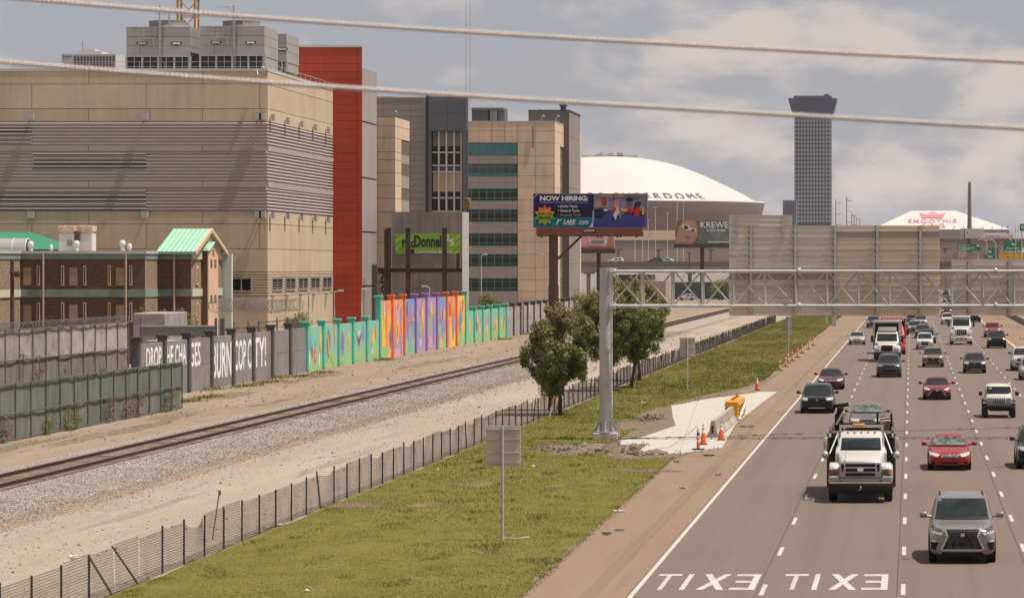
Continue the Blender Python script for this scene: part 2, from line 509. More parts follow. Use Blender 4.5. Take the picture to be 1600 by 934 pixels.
for i, (px, py, rx, ry) in enumerate(((1000, 662, 1.3, 7.5), (1030, 644, 1.0, 9), (905, 704, 2.0, 3.4), (1000, 712, 1.9, 3.0), (752, 757, .75, 1.6), (660, 790, .7, 1.0), (585, 792, .35, .6), (1010, 650, .8, 3.0),
                                         (757, 862, .4, .8), (960, 640, 1.3, 1.6), (548, 790, 1.1, 1.6), (870, 760, .5, .8), (1010, 735, 1.4, 1.2))):
    x, y = G(px, py)
    blob('soil_patch', x, y, rx, ry, M_soil, .0125 + .0007 * i, i * 3.1)
for i, (x, y, rx, ry) in enumerate(((-42.8, 160, .9, 12), (-41.2, 176, .8, 14), (-42.5, 195, .9, 10), (-45.5, 226, 1.2, 12), (-46.5, 262, 1.0, 16), (-43, 300, 1.0, 18), (-40.5, 215, .5, 10), (-27, 120, .35, 9), (-25.2, 150, .3, 12), (-24, 190, .35, 16))):
    blob('soil_patch', x, y, rx, ry, M_dirtd if x < -30 else M_sandd, .0062 + .0006 * i, 40 + i * 3.7, 60)
# heaps of dug earth beside the gantry foot: lumpy low mounds
def mound(cx, cy, rx, ry, h, seed, name='soil_heap', m=M_soil):
    mb = MB(); n, q = 34, 14
    vs = []
    for j in range(q):
        for k in range(n):
            t = 2 * math.pi * k / n; r = 1 - j / (q - 1)
            x = cx + rx * r * math.cos(t); y = cy + ry * r * math.sin(t)
            z = h * (1 - r * r) * (1 + .9 * mnoise.noise((x * 1.6, y * .9, seed))) + .55 * h * mnoise.noise((x * 5, y * 3, seed))
            vs.append((x, y, max(-.02, z) if j else -.02))
    fs = [(j * n + k, j * n + (k + 1) % n, (j + 1) * n + (k + 1) % n, (j + 1) * n + k) for j in range(q - 1) for k in range(n)]
    o = mb.add(vs, fs).build(name, m); o['kind'] = 'structure'; return o
for px, py, rx, ry, h in ((872, 701, 1.1, 2.4, .16), (925, 701, 1.2, 3.0, .24), (958, 704, .9, 2.0, .22), (1000, 709, .7, 1.0, .13), (1025, 708, .6, .9, .14), (900, 707, .8, 1.6, .17), (984, 699, .7, 1.2, .15)):
    x, y = G(px, py); mound(x, y, rx, ry, h, px * .1)

# ---- loose stuff nobody could count: grass blades, ballast stones
def fast_mesh(name, V, Fc, m, kind='stuff', attr=None, parent=None):
    me = bpy.data.meshes.new(name)
    V = np.asarray(V, dtype=np.float32); Fc = np.asarray(Fc, dtype=np.int32)
    k = Fc.shape[1]
    me.vertices.add(len(V)); me.vertices.foreach_set('co', V.ravel())
    me.loops.add(Fc.size); me.loops.foreach_set('vertex_index', Fc.ravel())
    me.polygons.add(len(Fc)); me.polygons.foreach_set('loop_start', np.arange(0, Fc.size, k, dtype=np.int32))
    if attr is not None:
        a = me.attributes.new('tint', 'FLOAT', 'FACE'); a.data.foreach_set('value', np.asarray(attr, dtype=np.float32))
    me.update(); me.validate()
    me.materials.append(m)
    return link(name, me, parent, kind)
def tint_mat(name, cols, pos, rough=.7, trans=0.0):
    m = bpy.data.materials.new(name); m.use_nodes = True
    t = m.node_tree; b = t.nodes['Principled BSDF']
    a = N(t, 'ShaderNodeAttribute', attribute_name='tint')
    rp = N(t, 'ShaderNodeValToRGB')
    while len(rp.color_ramp.elements) < len(cols): rp.color_ramp.elements.new(.5)
    for e, c, p in zip(rp.color_ramp.elements, cols, pos): e.color = (*c, 1); e.position = p
    t.links.new(a.outputs['Fac'], rp.inputs[0]); t.links.new(rp.outputs[0], b.inputs['Base Color'])
    b.inputs['Roughness'].default_value = rough
    b.inputs['Specular IOR Level'].default_value = .3
    if trans:
        tr = N(t, 'ShaderNodeBsdfTranslucent'); t.links.new(rp.outputs[0], tr.inputs[0])
        mx = N(t, 'ShaderNodeMixShader'); mx.inputs[0].default_value = trans
        t.links.new(b.outputs[0], mx.inputs[1]); t.links.new(tr.outputs[0], mx.inputs[2])
        t.links.new(mx.outputs[0], t.nodes['Material Output'].inputs[0])
    return m
M_blade = tint_mat('grass blades', [(.105, .112, .018), (.155, .150, .028), (.215, .188, .05), (.30, .235, .10)], [0, .45, .8, 1], .7, .45)
nb = 270000
by = 78 + 620 * rng.random(nb) ** 2.7
bl = np.interp(by, [84, 150, 200, 330, 760], [-10.2, -10.75, -10.95, -11.65, -12.6])
bx = -20.7 + (bl + 20.6) * rng.random(nb)
fz = rng.random(nb) < .05
bx = np.where(fz, bl + .10 * rng.standard_normal(nb) + .08, bx)
# bare soil and the concrete stay bare
keep = np.ones(nb, bool)
for px, py, rx, ry in ((1000, 662, 1.4, 8), (1030, 644, 1.0, 9), (905, 704, 2.0, 3.4), (1000, 712, 1.9, 3.0), (752, 757, .7, 1.5), (660, 790, .6, .9), (1010, 650, .8, 3)):
    x, y = G(px, py); keep &= ((bx - x) / rx) ** 2 + ((by - y) / ry) ** 2 > .35 + .9 * rng.random(nb)
def inside(px_, py_, poly):
    r_ = np.zeros(len(px_), bool)
    for (xa, ya), (xb, yb) in zip(poly, poly[1:] + poly[:1]):
        c_ = (ya > py_) != (yb > py_)
        with np.errstate(divide='ignore', invalid='ignore'): r_ ^= c_ & (px_ < (xb - xa) * (py_ - ya) / (yb - ya + 1e-12) + xa)
    return r_
keep &= ~inside(bx, by, pad) & ~inside(bx, by, bare)
bx, by = bx[keep], by[keep]; nb = len(bx)
pat = np.array([mnoise.noise((x * .35, y * .16, 1)) + .5 * mnoise.noise((x * 1.3, y * .6, 4)) for x, y in zip(bx, by)])
low = np.array([mnoise.noise((x * .12, y * .035, 21)) for x, y in zip(bx, by)])
hgt = (.018 + .034 * rng.random(nb)) * (1 + .8 * np.clip(pat, -.6, 1)) * np.clip(by / 120, .8, 2)
ang = rng.random(nb) * 2 * np.pi
tuft = np.array([mnoise.noise((x * .9, y * .4, 33)) for x, y in zip(bx, by)])
hgt = hgt * (1 + 1.5 * np.clip((tuft - .28) * 6, 0, 1))
wd = (.009 + .008 * rng.random(nb)) * np.clip(by / 110, .8, 2.2)
ca, sa = np.cos(ang) * wd, np.sin(ang) * wd
ln = hgt * .7
la = rng.random(nb) * 2 * np.pi
V = np.empty((nb, 3, 3), np.float32)
V[:, 0] = np.stack([bx - ca, by - sa, np.full(nb, .006)], 1)
V[:, 1] = np.stack([bx + ca, by + sa, np.full(nb, .006)], 1)
V[:, 2] = np.stack([bx + ln * np.cos(la), by + ln * np.sin(la), .006 + hgt], 1)
fast_mesh('grass', V.reshape(-1, 3), np.arange(nb * 3).reshape(-1, 3), M_blade, attr=np.clip(.36 + .40 * pat + 1.0 * low - .25 * np.clip((tuft - .28) * 6, 0, 1) + .20 * rng.standard_normal(nb), 0, 1))

M_stone = tint_mat('ballast stones', [(.115, .095, .08), (.26, .222, .19), (.40, .345, .30)], [0, .5, 1], .9)
def stones(name, xs, ys_, zs, size, m):
    n = len(xs)
    base = np.array([(1, 0, 0), (-1, 0, 0), (0, 1, 0), (0, -1, 0), (0, 0, 1), (0, 0, -1)], np.float32)
    fc = np.array([(0, 2, 4), (2, 1, 4), (1, 3, 4), (3, 0, 4), (2, 0, 5), (1, 2, 5), (3, 1, 5), (0, 3, 5)])
    V = base[None] * (size[:, None, None] * (.55 + .7 * rng.random((n, 6, 1))))
    V = V * np.array([1, 1, .7])
    a = rng.random(n) * 6.28; c_, s_ = np.cos(a)[:, None], np.sin(a)[:, None]
    V = np.stack([V[:, :, 0] * c_ - V[:, :, 1] * s_, V[:, :, 0] * s_ + V[:, :, 1] * c_, V[:, :, 2]], 2)
    V += np.stack([xs, ys_, zs], 1)[:, None]
    Fc = fc[None] + (np.arange(n) * 6)[:, None, None]
    fast_mesh(name, V.reshape(-1, 3), Fc.reshape(-1, 3), m, attr=np.repeat(rng.random(n), 8))
ns = 72000
sy = 88 + 360 * rng.random(ns) ** 1.9
sx = -38.4 + 9.6 * rng.beta(1.6, 1.7, ns)
sx = np.where(rng.random(ns) < .5, -33.8 + 3.3 * rng.random(ns) ** 1.1 + .6 * rng.standard_normal(ns) ** 2, sx)
sz = np.interp(sx, [p[0] for p in ball_prof], [p[1] for p in ball_prof])
stones('ballast_stones', sx, sy, sz + .01, (.020 + .026 * rng.random(ns)) * np.clip(sy / 170, .8, 1.8), M_stone)
M_clod = tint_mat('earth clods', [(.09, .06, .042), (.20, .14, .09), (.42, .33, .25)], [0, .6, 1], .95)
nc = 16000
cy = 92 + 330 * rng.random(nc) ** 1.7
side = rng.random(nc) < .55
cx = np.where(side, -48.8 + 10.5 * rng.random(nc), -29.5 + 8.6 * rng.random(nc))
kp = np.array([mnoise.noise((x * .25, y * .05, 8)) for x, y in zip(cx, cy)]) > rng.random(nc) * 1.1 - .25
cx, cy = cx[kp], cy[kp]; nc = len(cx)
stones('loose_clods', cx, cy, np.full(nc, .01), (.02 + .07 * rng.random(nc) ** 4) * np.clip(cy / 150, .8, 1.8), M_clod)

# dug clods on the heaps and along the edges of the new concrete
hx, hy, hs = [], [], []
for (xa, ya), (xb, yb) in zip(pad[4:] + pad[:1], pad[5:] + pad[:2]):
    n_ = int(14 * math.hypot(xb - xa, yb - ya)) if min(xa, xb) < -10.2 else 4
    t_ = rng.random(n_); hx += list(xa + (xb - xa) * t_ + rng.normal(-.08, .16, n_)); hy += list(ya + (yb - ya) * t_ + rng.normal(0, .4, n_)); hs += list(.015 + .05 * rng.random(n_) ** 3)
for px, py, rx, ry, n_ in ((872, 701, 1.1, 2.4, 380), (925, 702, 1.3, 3.0, 620), (958, 704, .9, 2.2, 420), (1000, 710, .9, 1.2, 160), (1025, 708, .6, .9, 120), (1010, 655, .8, 5, 260)):
    x, y = G(px, py); hx += list(x + rx * rng.normal(0, .5, n_)); hy += list(y + ry * rng.normal(0, .5, n_)); hs += list(.02 + .10 * rng.random(n_) ** 3)
hx, hy, hs = np.array(hx), np.array(hy), np.array(hs)
M_dug = tint_mat('dug clods', [(.05, .036, .026), (.13, .095, .068), (.26, .20, .15)], [0, .6, 1], .95)
stones('dug_clods', hx, hy, .03 + .10 * rng.random(len(hx)) * (hx < -12.5), hs, M_dug)

# ---- railway track: two rusty rails on half buried sleepers
M_rust = mat('rusty rail steel', (.085, .036, .022), .75, var=.4, scale=4)
M_railtop = mat('rail head', (.20, .135, .10), .45, metal=.5, var=.3)
M_sleeper = mat('creosoted sleeper', (.12, .075, .055), .95, var=.5, scale=3)
M_rustb = ground_mat('rust stained ballast', [(.215, .158, .128), (.27, .215, .18), (.12, .078, .058)], [(1.5, .45, .65, .8, ONE), (5, .5, .7, .6, ONE)], bump=1.0, bscale=14, peb=(11, .4))
strip('rusty_ballast', [(-36.5, 70), (-36.5, 1500)], [(-33.95, 70), (-33.95, 1500)], .10, .232, M_rustb, 4)
trk = thing('railway_track', 'single rusty railway track on grey ballast running beside the mural wall', 'railway track', (-35.2, 110, .17))
for x in (-36.0, -34.42):
    mb = MB(); mb.box(x - .06, 60, .21, x + .06, 1500, .245).box(x - .02, 60, .245, x + .02, 1500, .345).box(x - .045, 60, .345, x + .045, 1500, .388)
    rl = mb.build('rail', M_rust, trk)
    MB().box(x - .034, 60, .387, x + .034, 1500, .395).build('rail_head', M_railtop, rl)
for k in range(290):
    if k == 0:
        o = MB().box(-36.5, 118, .12, -33.9, 118.23, .234).build('sleeper', M_sleeper, trk); s0 = o
    else:
        o = link('sleeper', s0.data, trk); o.location = (0, k * .62, random.uniform(-.015, .012))
mb = MB()
for k in range(600):
    y = 118 + 290 * .62 + k * .62
    mb.box(-36.5, y, .12, -33.9, y + .23, .24)
mb.build('far_sleepers', M_sleeper, trk, kind='stuff')

# ---- chain link fence along the grass: real woven wire, sagging here and there
M_wire = mat('dull fence wire', (.055, .047, .044), .7, metal=.2)
M_fpost = mat('dark fence post', (.05, .048, .048), .7, var=.3)
fx, span = -20.9, 2.82
fen = thing('chain_link_fence', 'low chain link fence with dark posts between the grass and the pale track', 'fence', (fx, 75, 0))
def wire_panel(sag=0.0, h=1.2, seed=0):
    """woven wire seen as courses of level wire crossed by thinner uprights, sagging between the posts"""
    mb = MB(); nz_, ny = 17, 5
    def pt(u, v):
        z = .03 + (h - .03) * v
        return (.07 * math.sin(u * math.pi) * sag * v + .02 * mnoise.noise((u * 3, v * 2, seed)), span * u, z - sag * .16 * math.sin(u * math.pi) * z + .012 * mnoise.noise((u * 4, v * 9, seed + 3)))
    for j in range(nz_):
        mb.path([pt(i / ny, j / (nz_ - 1)) for i in range(ny + 1)], .0062 if j < nz_ - 1 else .008, 3)
    for i in range(1, 30): mb.path([pt(i / 30, k / 3) for k in range(4)], .0032, 3)
    return mb.mesh('wire_mesh', M_wire)
panels_ = [wire_panel(), wire_panel(.6, seed=1), wire_panel(1.3, seed=2), wire_panel(h=1.28, seed=3)]
post_me = MB().tube((0, 0, 0), (0, 0, 1.3), .034, 6).mesh('fence_post', M_fpost)
for k in range(160):
    y = 75.0 + k * span
    if not 87.5 < y < 94.2:
        o = link('fence_post', post_me, fen); o.location = (0, y - 75, 0)
        if random.random() < .16: o.rotation_euler = (random.uniform(-.14, .14), random.uniform(-.12, .2), 0)
        o.scale = (1, 1, random.uniform(.95, 1.06))
    o = link('wire_mesh', random.choices(panels_, (6, 3, 1, 3))[0], fen); o.location = (0, y - 75, 0)
    o.rotation_euler = (0, random.uniform(-.05, .05), 0)
for yb, dx_l, dy_l, zl_ in ((91.6, -.74, .3, 1.02), (88.6, -.66, .4, .98)):      # two posts pushed over
    MB().tube((fx + .05, yb, .0), (fx + dx_l, yb + dy_l, zl_), .034, 6).build('leaning_post', M_fpost, fen)

# ---- weeds and shrubs: leaf clumps with stems
M_leaf = tint_mat('green leaves', [(.060, .075, .019), (.135, .158, .038), (.21, .22, .060), (.28, .19, .075), (.35, .23, .11)], [0, .35, .68, .86, 1], .5, .22)
M_weed = tint_mat('weed leaves', [(.07, .085, .02), (.16, .17, .035), (.26, .24, .07), (.27, .17, .10)], [0, .4, .75, 1], .7, .25)
M_bark = mat('dark bark', (.075, .058, .045), .95, var=.4, scale=8, bump=.6)
def leaves(cent, rad, n, size, tint, flat=.0):
    """n leaf quads filling clumps given by cent (k,3) and rad (k,)"""
    k = len(cent)
    idx = rng.integers(0, k, n)
    d = rng.standard_normal((n, 3)); d /= np.linalg.norm(d, axis=1)[:, None]
    r_ = rad[idx] * rng.random(n) ** (1 / 2.2)
    c = cent[idx] + d * r_[:, None]
    a = rng.standard_normal((n, 3)); a /= np.linalg.norm(a, axis=1)[:, None]
    b = np.cross(a, d + .4 * rng.standard_normal((n, 3))); b /= np.linalg.norm(b, axis=1)[:, None] + 1e-6
    s_ = size * (.6 + .8 * rng.random(n))[:, None]
    V = np.stack([c - a * s_, c + b * s_ * .45, c + a * s_, c - b * s_ * .45], 1)
    return V.reshape(-1, 3), np.arange(4 * n).reshape(-1, 4), tint(idx, c, r_)
def shrub(name, label, x, y, z, w_, h_, n, m, size=.07, group=None, cat='bush', red=0, stems=5):
    t = thing(name, label, cat, (x, y, z), group)
    k = 14
    cent = np.stack([(rng.random(k) - .5) * w_ * .8, (rng.random(k) - .5) * w_ * .8, h_ * (.25 + .62 * rng.random(k))], 1)
    rad = np.full(k, w_ * .26) * (.6 + .7 * rng.random(k))
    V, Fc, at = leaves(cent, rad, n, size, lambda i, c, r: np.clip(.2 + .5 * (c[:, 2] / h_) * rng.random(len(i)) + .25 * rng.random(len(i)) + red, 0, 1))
    fast_mesh('foliage', V, Fc, m, kind=None, attr=at, parent=t)
    mb = MB()
    for j in range(stems):
        c = cent[j % k]; mb.tube((c[0] * .2, c[1] * .2, 0), c, .03 * w_, 5, .01 * w_)
    mb.build('stem', M_bark, None).parent = t
    return t

# ---- trees beside the fence
def tree(label, x, y, trunk_h, top, wid, n_leaf, seed, lean=0.0, low=None, dens=1.0):
    r_ = random.Random(seed)
    t = thing('broadleaf_tree', label, 'tree', (x, y, 0), 'small trees along the fence')
    tk = MB(); pts = [Vector((0, 0, -.05))]
    for k in range(1, 6): pts.append(Vector((lean * k / 5 + r_.uniform(-.05, .05), r_.uniform(-.05, .05), trunk_h * k / 5)))
    for i in range(5): tk.tube(pts[i], pts[i + 1], .14 - .015 * i, 8, .14 - .015 * (i + 1), caps=False)
    cz = (top + trunk_h) / 2; hz_ = (top - trunk_h) / 2
    cents, rads = [], []
    tries = 0
    while len(cents) < 120 and tries < 9000:
        tries += 1
        u = Vector((r_.uniform(-1, 1), r_.uniform(-1, 1), r_.uniform(-1, 1)))
        if u.length > 1: continue
        # broad shouldered crown, wider above the middle, ragged outline
        wz = 1.0 - .16 * max(0, -u.z) ** 1.6 - .22 * max(0, u.z) ** 2
        p = Vector((u.x * wid / 2 * wz, u.y * wid / 2 * wz, cz + u.z * hz_))
        q = .98 + .55 * mnoise.noise((u.x * 2.2 + seed, u.y * 2.2, u.z * 2.2))
        if u.length > .95 * q: continue
        if u.length < .45: continue
        cents.append((p.x + lean, p.y, p.z)); rads.append(r_.uniform(.22, .46) * wid / 4.3)
    for i in range(0, len(cents), 3):
        c = Vector(cents[i]); m_ = pts[-1] * .7 + c * .3 + Vector((0, 0, .2))
        tk.tube(pts[-1] - Vector((0, 0, .3)), m_, .06, 5, .035, caps=False); tk.tube(m_, c, .035, 5, .012, caps=False)
    tk.build('trunk', M_bark, None).parent = t
    cents = np.array(cents); rads = np.array(rads)
    ctint = rng.random(len(cents)) * .25
    def tint(i, c, r):
        base = .08 + ctint[i] + .32 * rng.random(len(i))
        # coppery young leaves at the upper shoots
        up = (c[:, 2] - (cz + .15 * hz_)) / hz_
        red = (rng.random(len(i)) < np.clip(up * .7, 0, .5)) & (r > rads[i] * .6)
        return np.where(red, .80 + .2 * rng.random(len(i)), base)
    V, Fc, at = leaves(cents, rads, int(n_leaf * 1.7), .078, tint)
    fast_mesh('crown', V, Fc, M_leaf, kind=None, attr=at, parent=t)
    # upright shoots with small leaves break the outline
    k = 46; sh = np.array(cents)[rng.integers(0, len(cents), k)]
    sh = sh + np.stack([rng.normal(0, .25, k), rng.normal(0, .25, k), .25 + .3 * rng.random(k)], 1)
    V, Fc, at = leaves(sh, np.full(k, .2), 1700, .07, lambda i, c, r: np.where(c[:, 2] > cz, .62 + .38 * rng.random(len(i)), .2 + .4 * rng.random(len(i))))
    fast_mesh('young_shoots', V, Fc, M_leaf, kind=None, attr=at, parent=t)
    return t
tree('dense round small tree nearest the camera, left of the gantry pole', -20.3, 196.6, 1.5, 6.35, 4.75, 22000, 3)
tree('tall coppery topped tree directly behind the gantry pole', -20.7, 235.0, 1.9, 7.7, 5.0, 21000, 11)
tree('leafy tree right of the gantry pole, second farthest', -19.9, 241.0, 1.8, 6.9, 4.4, 17000, 19, lean=.35)
tree('farthest tree of the row, mostly behind its neighbours', -20.5, 256.0, 1.9, 7.6, 4.6, 15000, 27)
x, y = G(863, 648)
tree('dark spindly tree behind the fence at the foot of the nearest tree', -21.6, 203.0, 1.2, 5.2, 2.6, 7000, 33)
sh = shrub('ivy_clump', 'clump of dark leaves sprouting low on the nearest tree trunk', -20.6, 196.0, .95, 1.5, 1.5, 2600, M_leaf, .06)
for px, py in ((858, 648), (868, 647)):
    x, y = -20.6, 5300 * 20.6 / (1423 - px)
    s_ = thing('marker_stake', 'orange topped white marker stake, %s of the pair by the fence' % ('left' if px < 860 else 'right'), 'marker stake', (x, y, 0), 'orange and white marker stakes')
    MB().tube((0, 0, 0), (.15, 0, .62), .05, 8).build('stake_base', mat('white plastic', (.62, .58, .54), .5), None).parent = s_
    MB().tube((.15, 0, .62), (.29, 0, 1.25), .05, 8).build('stake_top', mat('orange plastic', (.72, .16, .04), .5), None).parent = s_

# ==================================================================================== WALLS ON THE LEFT
WX = -49.5
M_wgrey = mat('dark grey painted concrete', (.225, .208, .207), .85, var=.16, scale=1.2, orand=.10, streak=.25, bump=.1)
M_wgreyp = mat('dark grey post paint', (.085, .08, .084), .85, var=.2, scale=2)
M_wfar = mat('bare grey concrete panel', (.33, .30, .285), .9, var=.3, scale=.8, orand=.12, bump=.2)
M_wwhite = mat('whitish concrete panel', (.55, .50, .45), .9, var=.2, scale=.8, orand=.1)
PAL = dict(teal=(.085, .44, .315), tealp=(.20, .47, .36), grn=(.29, .46, .19), org=(.70, .14, .035), orgp=(.70, .28, .12), yel=(.78, .44, .06), pur=(.25, .145, .38),
           purp=(.40, .26, .43), blu=(.20, .27, .56), brn=(.22, .10, .06), wht=(.68, .66, .60), pink=(.60, .30, .42), red=(.62, .12, .05), navy=(.10, .10, .26))
def paint(c): return mat('mural paint ' + c, PAL[c], .75, var=.16, scale=2.2, bump=.08)
def mural_base(name, lo, hi, z0):
    """two colours meeting in a wandering line, like a sky over a hill"""
    if name in _m: return _m[name]
    m = mat(name, PAL[hi], .75, var=.1)
    t = m.node_tree; b = t.nodes['Principled BSDF']
    g = N(t, 'ShaderNodeNewGeometry'); sx_ = N(t, 'ShaderNodeSeparateXYZ'); t.links.new(g.outputs['Position'], sx_.inputs[0])
    nz = N(t, 'ShaderNodeTexNoise', i_Scale=.28, i_Detail=3.0); t.links.new(g.outputs['Position'], nz.inputs['Vector'])
    ad = N(t, 'ShaderNodeMath', operation='MULTIPLY_ADD'); ad.inputs[1].default_value = 4.0
    t.links.new(nz.outputs[0], ad.inputs[0]); t.links.new(sx_.outputs['Z'], ad.inputs[2])
    mr = N(t, 'ShaderNodeMapRange'); mr.inputs['From Min'].default_value = z0 + 1.7; mr.inputs['From Max'].default_value = z0 + 2.3
    t.links.new(ad.outputs[0], mr.inputs[0])
    mx = N(t, 'ShaderNodeMixRGB'); mx.inputs[1].default_value = (*PAL[lo], 1)
    old = b.inputs['Base Color'].links[0].from_socket
    t.links.new(old, mx.inputs[2]); t.links.new(mr.outputs[0], mx.inputs[0]); t.links.new(mx.outputs[0], b.inputs['Base Color'])
    return m
wall = thing('mural_wall', 'long concrete post and panel wall with slogans and bright mural beside the railway', 'wall', (WX, 231.9, 0))
YK = lambda k: 231.9 + 7.58 * k
M_cap = mat('dark post cap', (.06, .055, .055), .8, var=.3)
def post(k, col, h):
    y = YK(k)
    mb = MB().bbox(WX - .28, y - .27, 0, WX + .30, y + .27, h, .10)
    p = mb.build('wall_post', paint(col) if isinstance(col, str) else col, wall)
    MB().bbox(WX - .36, y - .36, h - .04, WX + .38, y + .36, h + .17, .04).build('post_cap', (paint(col) if isinstance(col, str) and h > 3 else M_cap), p)
def slab(k, z0, z1, m, name='wall_panel'):
    return MB().box(WX - .10, YK(k) + .2, z0, WX + .10, YK(k + 1) - .2, z1).build(name, m, wall)
def shape(mb, kind, yc, zc, w_, h_, x=WX + .104, lean=0):
    """flat painted figure on the panel: leaf, flame, disc, band, hill, zig"""
    if kind == 'leaf': p = [(w_ / 2 * math.sin(math.pi * t) * (1 if s_ > 0 else -1), -h_ / 2 + h_ * t) for s_ in (1, -1) for t in ([i / 8 for i in range(9)] if s_ > 0 else [1 - i / 8 for i in range(1, 8)])]
    elif kind == 'flame': p = [(-w_ * .3, -h_ / 2), (w_ * .25, -h_ / 2), (w_ / 2, -h_ * .1), (w_ * .2, h_ * .1), (w_ * .34, h_ / 2), (-w_ * .05, h_ * .12), (-w_ / 2, h_ * .38), (-w_ * .36, -h_ * .05)]
    elif kind == 'disc': p = [(w_ / 2 * math.cos(2 * math.pi * i / 14), h_ / 2 * math.sin(2 * math.pi * i / 14)) for i in range(14)]
    elif kind == 'band': p = [(-w_ / 2, -h_ / 2), (w_ / 2, -h_ / 2), (w_ / 2, h_ / 2), (-w_ / 2, h_ / 2)]
    elif kind == 'hill': p = [(-w_ / 2, -h_ / 2), (w_ / 2, -h_ / 2), (w_ / 2, h_ * .5), (w_ * .2, h_ * .35), (-w_ * .1, 0), (-w_ / 2, -h_ * .25)]
    elif kind == 'zig': p = [(-w_ / 2, h_ / 2), (0, -h_ / 2), (w_ / 2, h_ * .3), (w_ * .25, h_ * .05), (0, h_ * .2), (-w_ * .2, -.02)]
    else: p = [(-w_ / 2, -h_ / 2), (w_ / 2, -h_ / 2), (0, h_ / 2)]
    p = [(u + lean * v, v) for u, v in p]
    return mb.prism(p, lambda u, v: (x - .003, yc + u, zc + v), lambda u, v: (x, yc + u, zc + v))
rr = random.Random(5)
MUR = {}
for k in (6, 7, 8, 9, 10): MUR[k] = ('tealp', 'grn', [('hill', 'grn', .62, .22, .7, .3)])
mural_spec = {
    6: [('leaf', 'blu', .22, .62, .10, .5), ('leaf', 'org', .52, .33, .20, .42), ('disc', 'yel', .55, .33, .07, .12), ('leaf', 'yel', .85, .72, .12, .5), ('flame', 'orgp', .88, .5, .18, .22)],
    7: [('leaf', 'brn', .36, .58, .26, .72), ('flame', 'orgp', .36, .62, .16, .6), ('band', 'org', .78, .8, .06, .5), ('leaf', 'grn', .72, .25, .4, .4)],
    8: [('leaf', 'pur', .30, .55, .20, .72), ('disc', 'yel', .72, .55, .18, .46), ('leaf', 'org', .72, .55, .08, .36), ('leaf', 'grn', .3, .14, .5, .24)],
    9: [('zig', 'brn', .45, .62, .62, .5), ('zig', 'wht', .45, .74, .22, .34), ('leaf', 'blu', .82, .72, .24, .5), ('hill', 'grn', .5, .2, .95, .4)],
    10: [('leaf', 'yel', .55, .6, .22, .6), ('flame', 'org', .7, .72, .16, .4), ('leaf', 'purp', .2, .6, .10, .4)],
    11: [('flame', 'yel', .35, .5, .5, .98), ('flame', 'orgp', .62, .55, .34, .85), ('flame', 'yel', .78, .72, .28, .55), ('leaf', 'red', .52, .6, .08, .7), ('leaf', 'grn', .4, .10, .8, .22), ('leaf', 'navy', .9, .35, .08, .5)],
    12: [('flame', 'pink', .5, .75, .5, .5), ('leaf', 'yel', .45, .42, .34, .56), ('leaf', 'org', .45, .42, .16, .34), ('leaf', 'blu', .2, .28, .24, .5), ('leaf', 'purp', .85, .25, .2, .5)],
    13: [('leaf', 'org', .35, .60, .16, .5), ('leaf', 'purp', .7, .78, .2, .36), ('leaf', 'tealp', .5, .22, .14, .42), ('leaf', 'yel', .72, .22, .1, .36), ('leaf', 'navy', .28, .82, .1, .3), ('band', 'orgp', .8, .62, .3, .07)],
    14: [('leaf', 'yel', .7, .68, .24, .6), ('leaf', 'grn', .5, .45, .3, .42), ('leaf', 'org', .62, .5, .12, .4), ('leaf', 'blu', .2, .3, .2, .5), ('leaf', 'pink', .15, .7, .16, .3)],
    15: [('leaf', 'grn', .25, .45, .14, .5), ('flame', 'pink', .35, .22, .4, .36), ('leaf', 'yel', .6, .75, .07, .36), ('leaf', 'blu', .8, .4, .2, .6), ('band', 'orgp', .6, .70, .4, .03)],
    16: [('leaf', 'purp', .5, .66, .3, .4), ('flame', 'yel', .4, .16, .4, .3), ('leaf', 'grn', .3, .36, .3, .3), ('leaf', 'tealp', .12, .55, .14, .8), ('disc', 'brn', .62, .64, .14, .2)],
    17: [('leaf', 'yel', .4, .3, .26, .56), ('leaf', 'blu', .75, .4, .26, .6), ('flame', 'red', .4, .78, .34, .34), ('leaf', 'purp', .2, .14, .2, .26)],
    18: [('leaf', 'blu', .5, .55, .34, .46), ('leaf', 'pur', .5, .55, .12, .7), ('leaf', 'org', .75, .8, .2, .34), ('leaf', 'grn', .35, .14, .6, .3)],
    19: [('leaf', 'blu', .18, .4, .16, .5), ('leaf', 'yel', .55, .55, .22, .6), ('leaf', 'grn', .7, .2, .4, .4)],
    20: [('leaf', 'brn', .3, .6, .2, .6), ('leaf', 'wht', .38, .74, .12, .3), ('leaf', 'yel', .7, .4, .2, .6)],
    21: [('leaf', 'org', .75, .7, .16, .44), ('leaf', 'pink', .3, .4, .2, .6), ('leaf', 'yel', .6, .3, .2, .4)],
    22: [('leaf', 'orgp', .35, .55, .24, .6), ('leaf', 'yel', .78, .5, .16, .7), ('leaf', 'grn', .5, .15, .8, .3)],
    23: [('leaf', 'yel', .4, .5, .2, .7), ('leaf', 'org', .7, .48, .22, .5), ('leaf', 'grn', .2, .3, .2, .5)],
}
base_of = {**{k: ('grn', 'tealp') for k in (6, 7, 8, 9, 10, 19, 20, 21, 22, 23)}, 11: ('yel', 'orgp'), 12: ('pink', 'orgp'), 13: ('tealp', 'blu'), 14: ('purp', 'purp'), 15: ('purp', 'purp'), 16: ('tealp', 'blu'), 17: ('yel', 'orgp'), 18: ('grn', 'yel')}
post_col = {6: 'teal', 7: 'teal', 8: 'teal', 9: 'teal', 10: 'teal', 11: 'teal', 12: 'org', 13: 'org', 14: 'pur', 15: 'pur', 16: 'pur', 17: 'org', 18: 'org', 19: 'teal', 20: 'teal', 21: 'teal', 22: 'teal', 23: 'teal', 24: 'teal'}
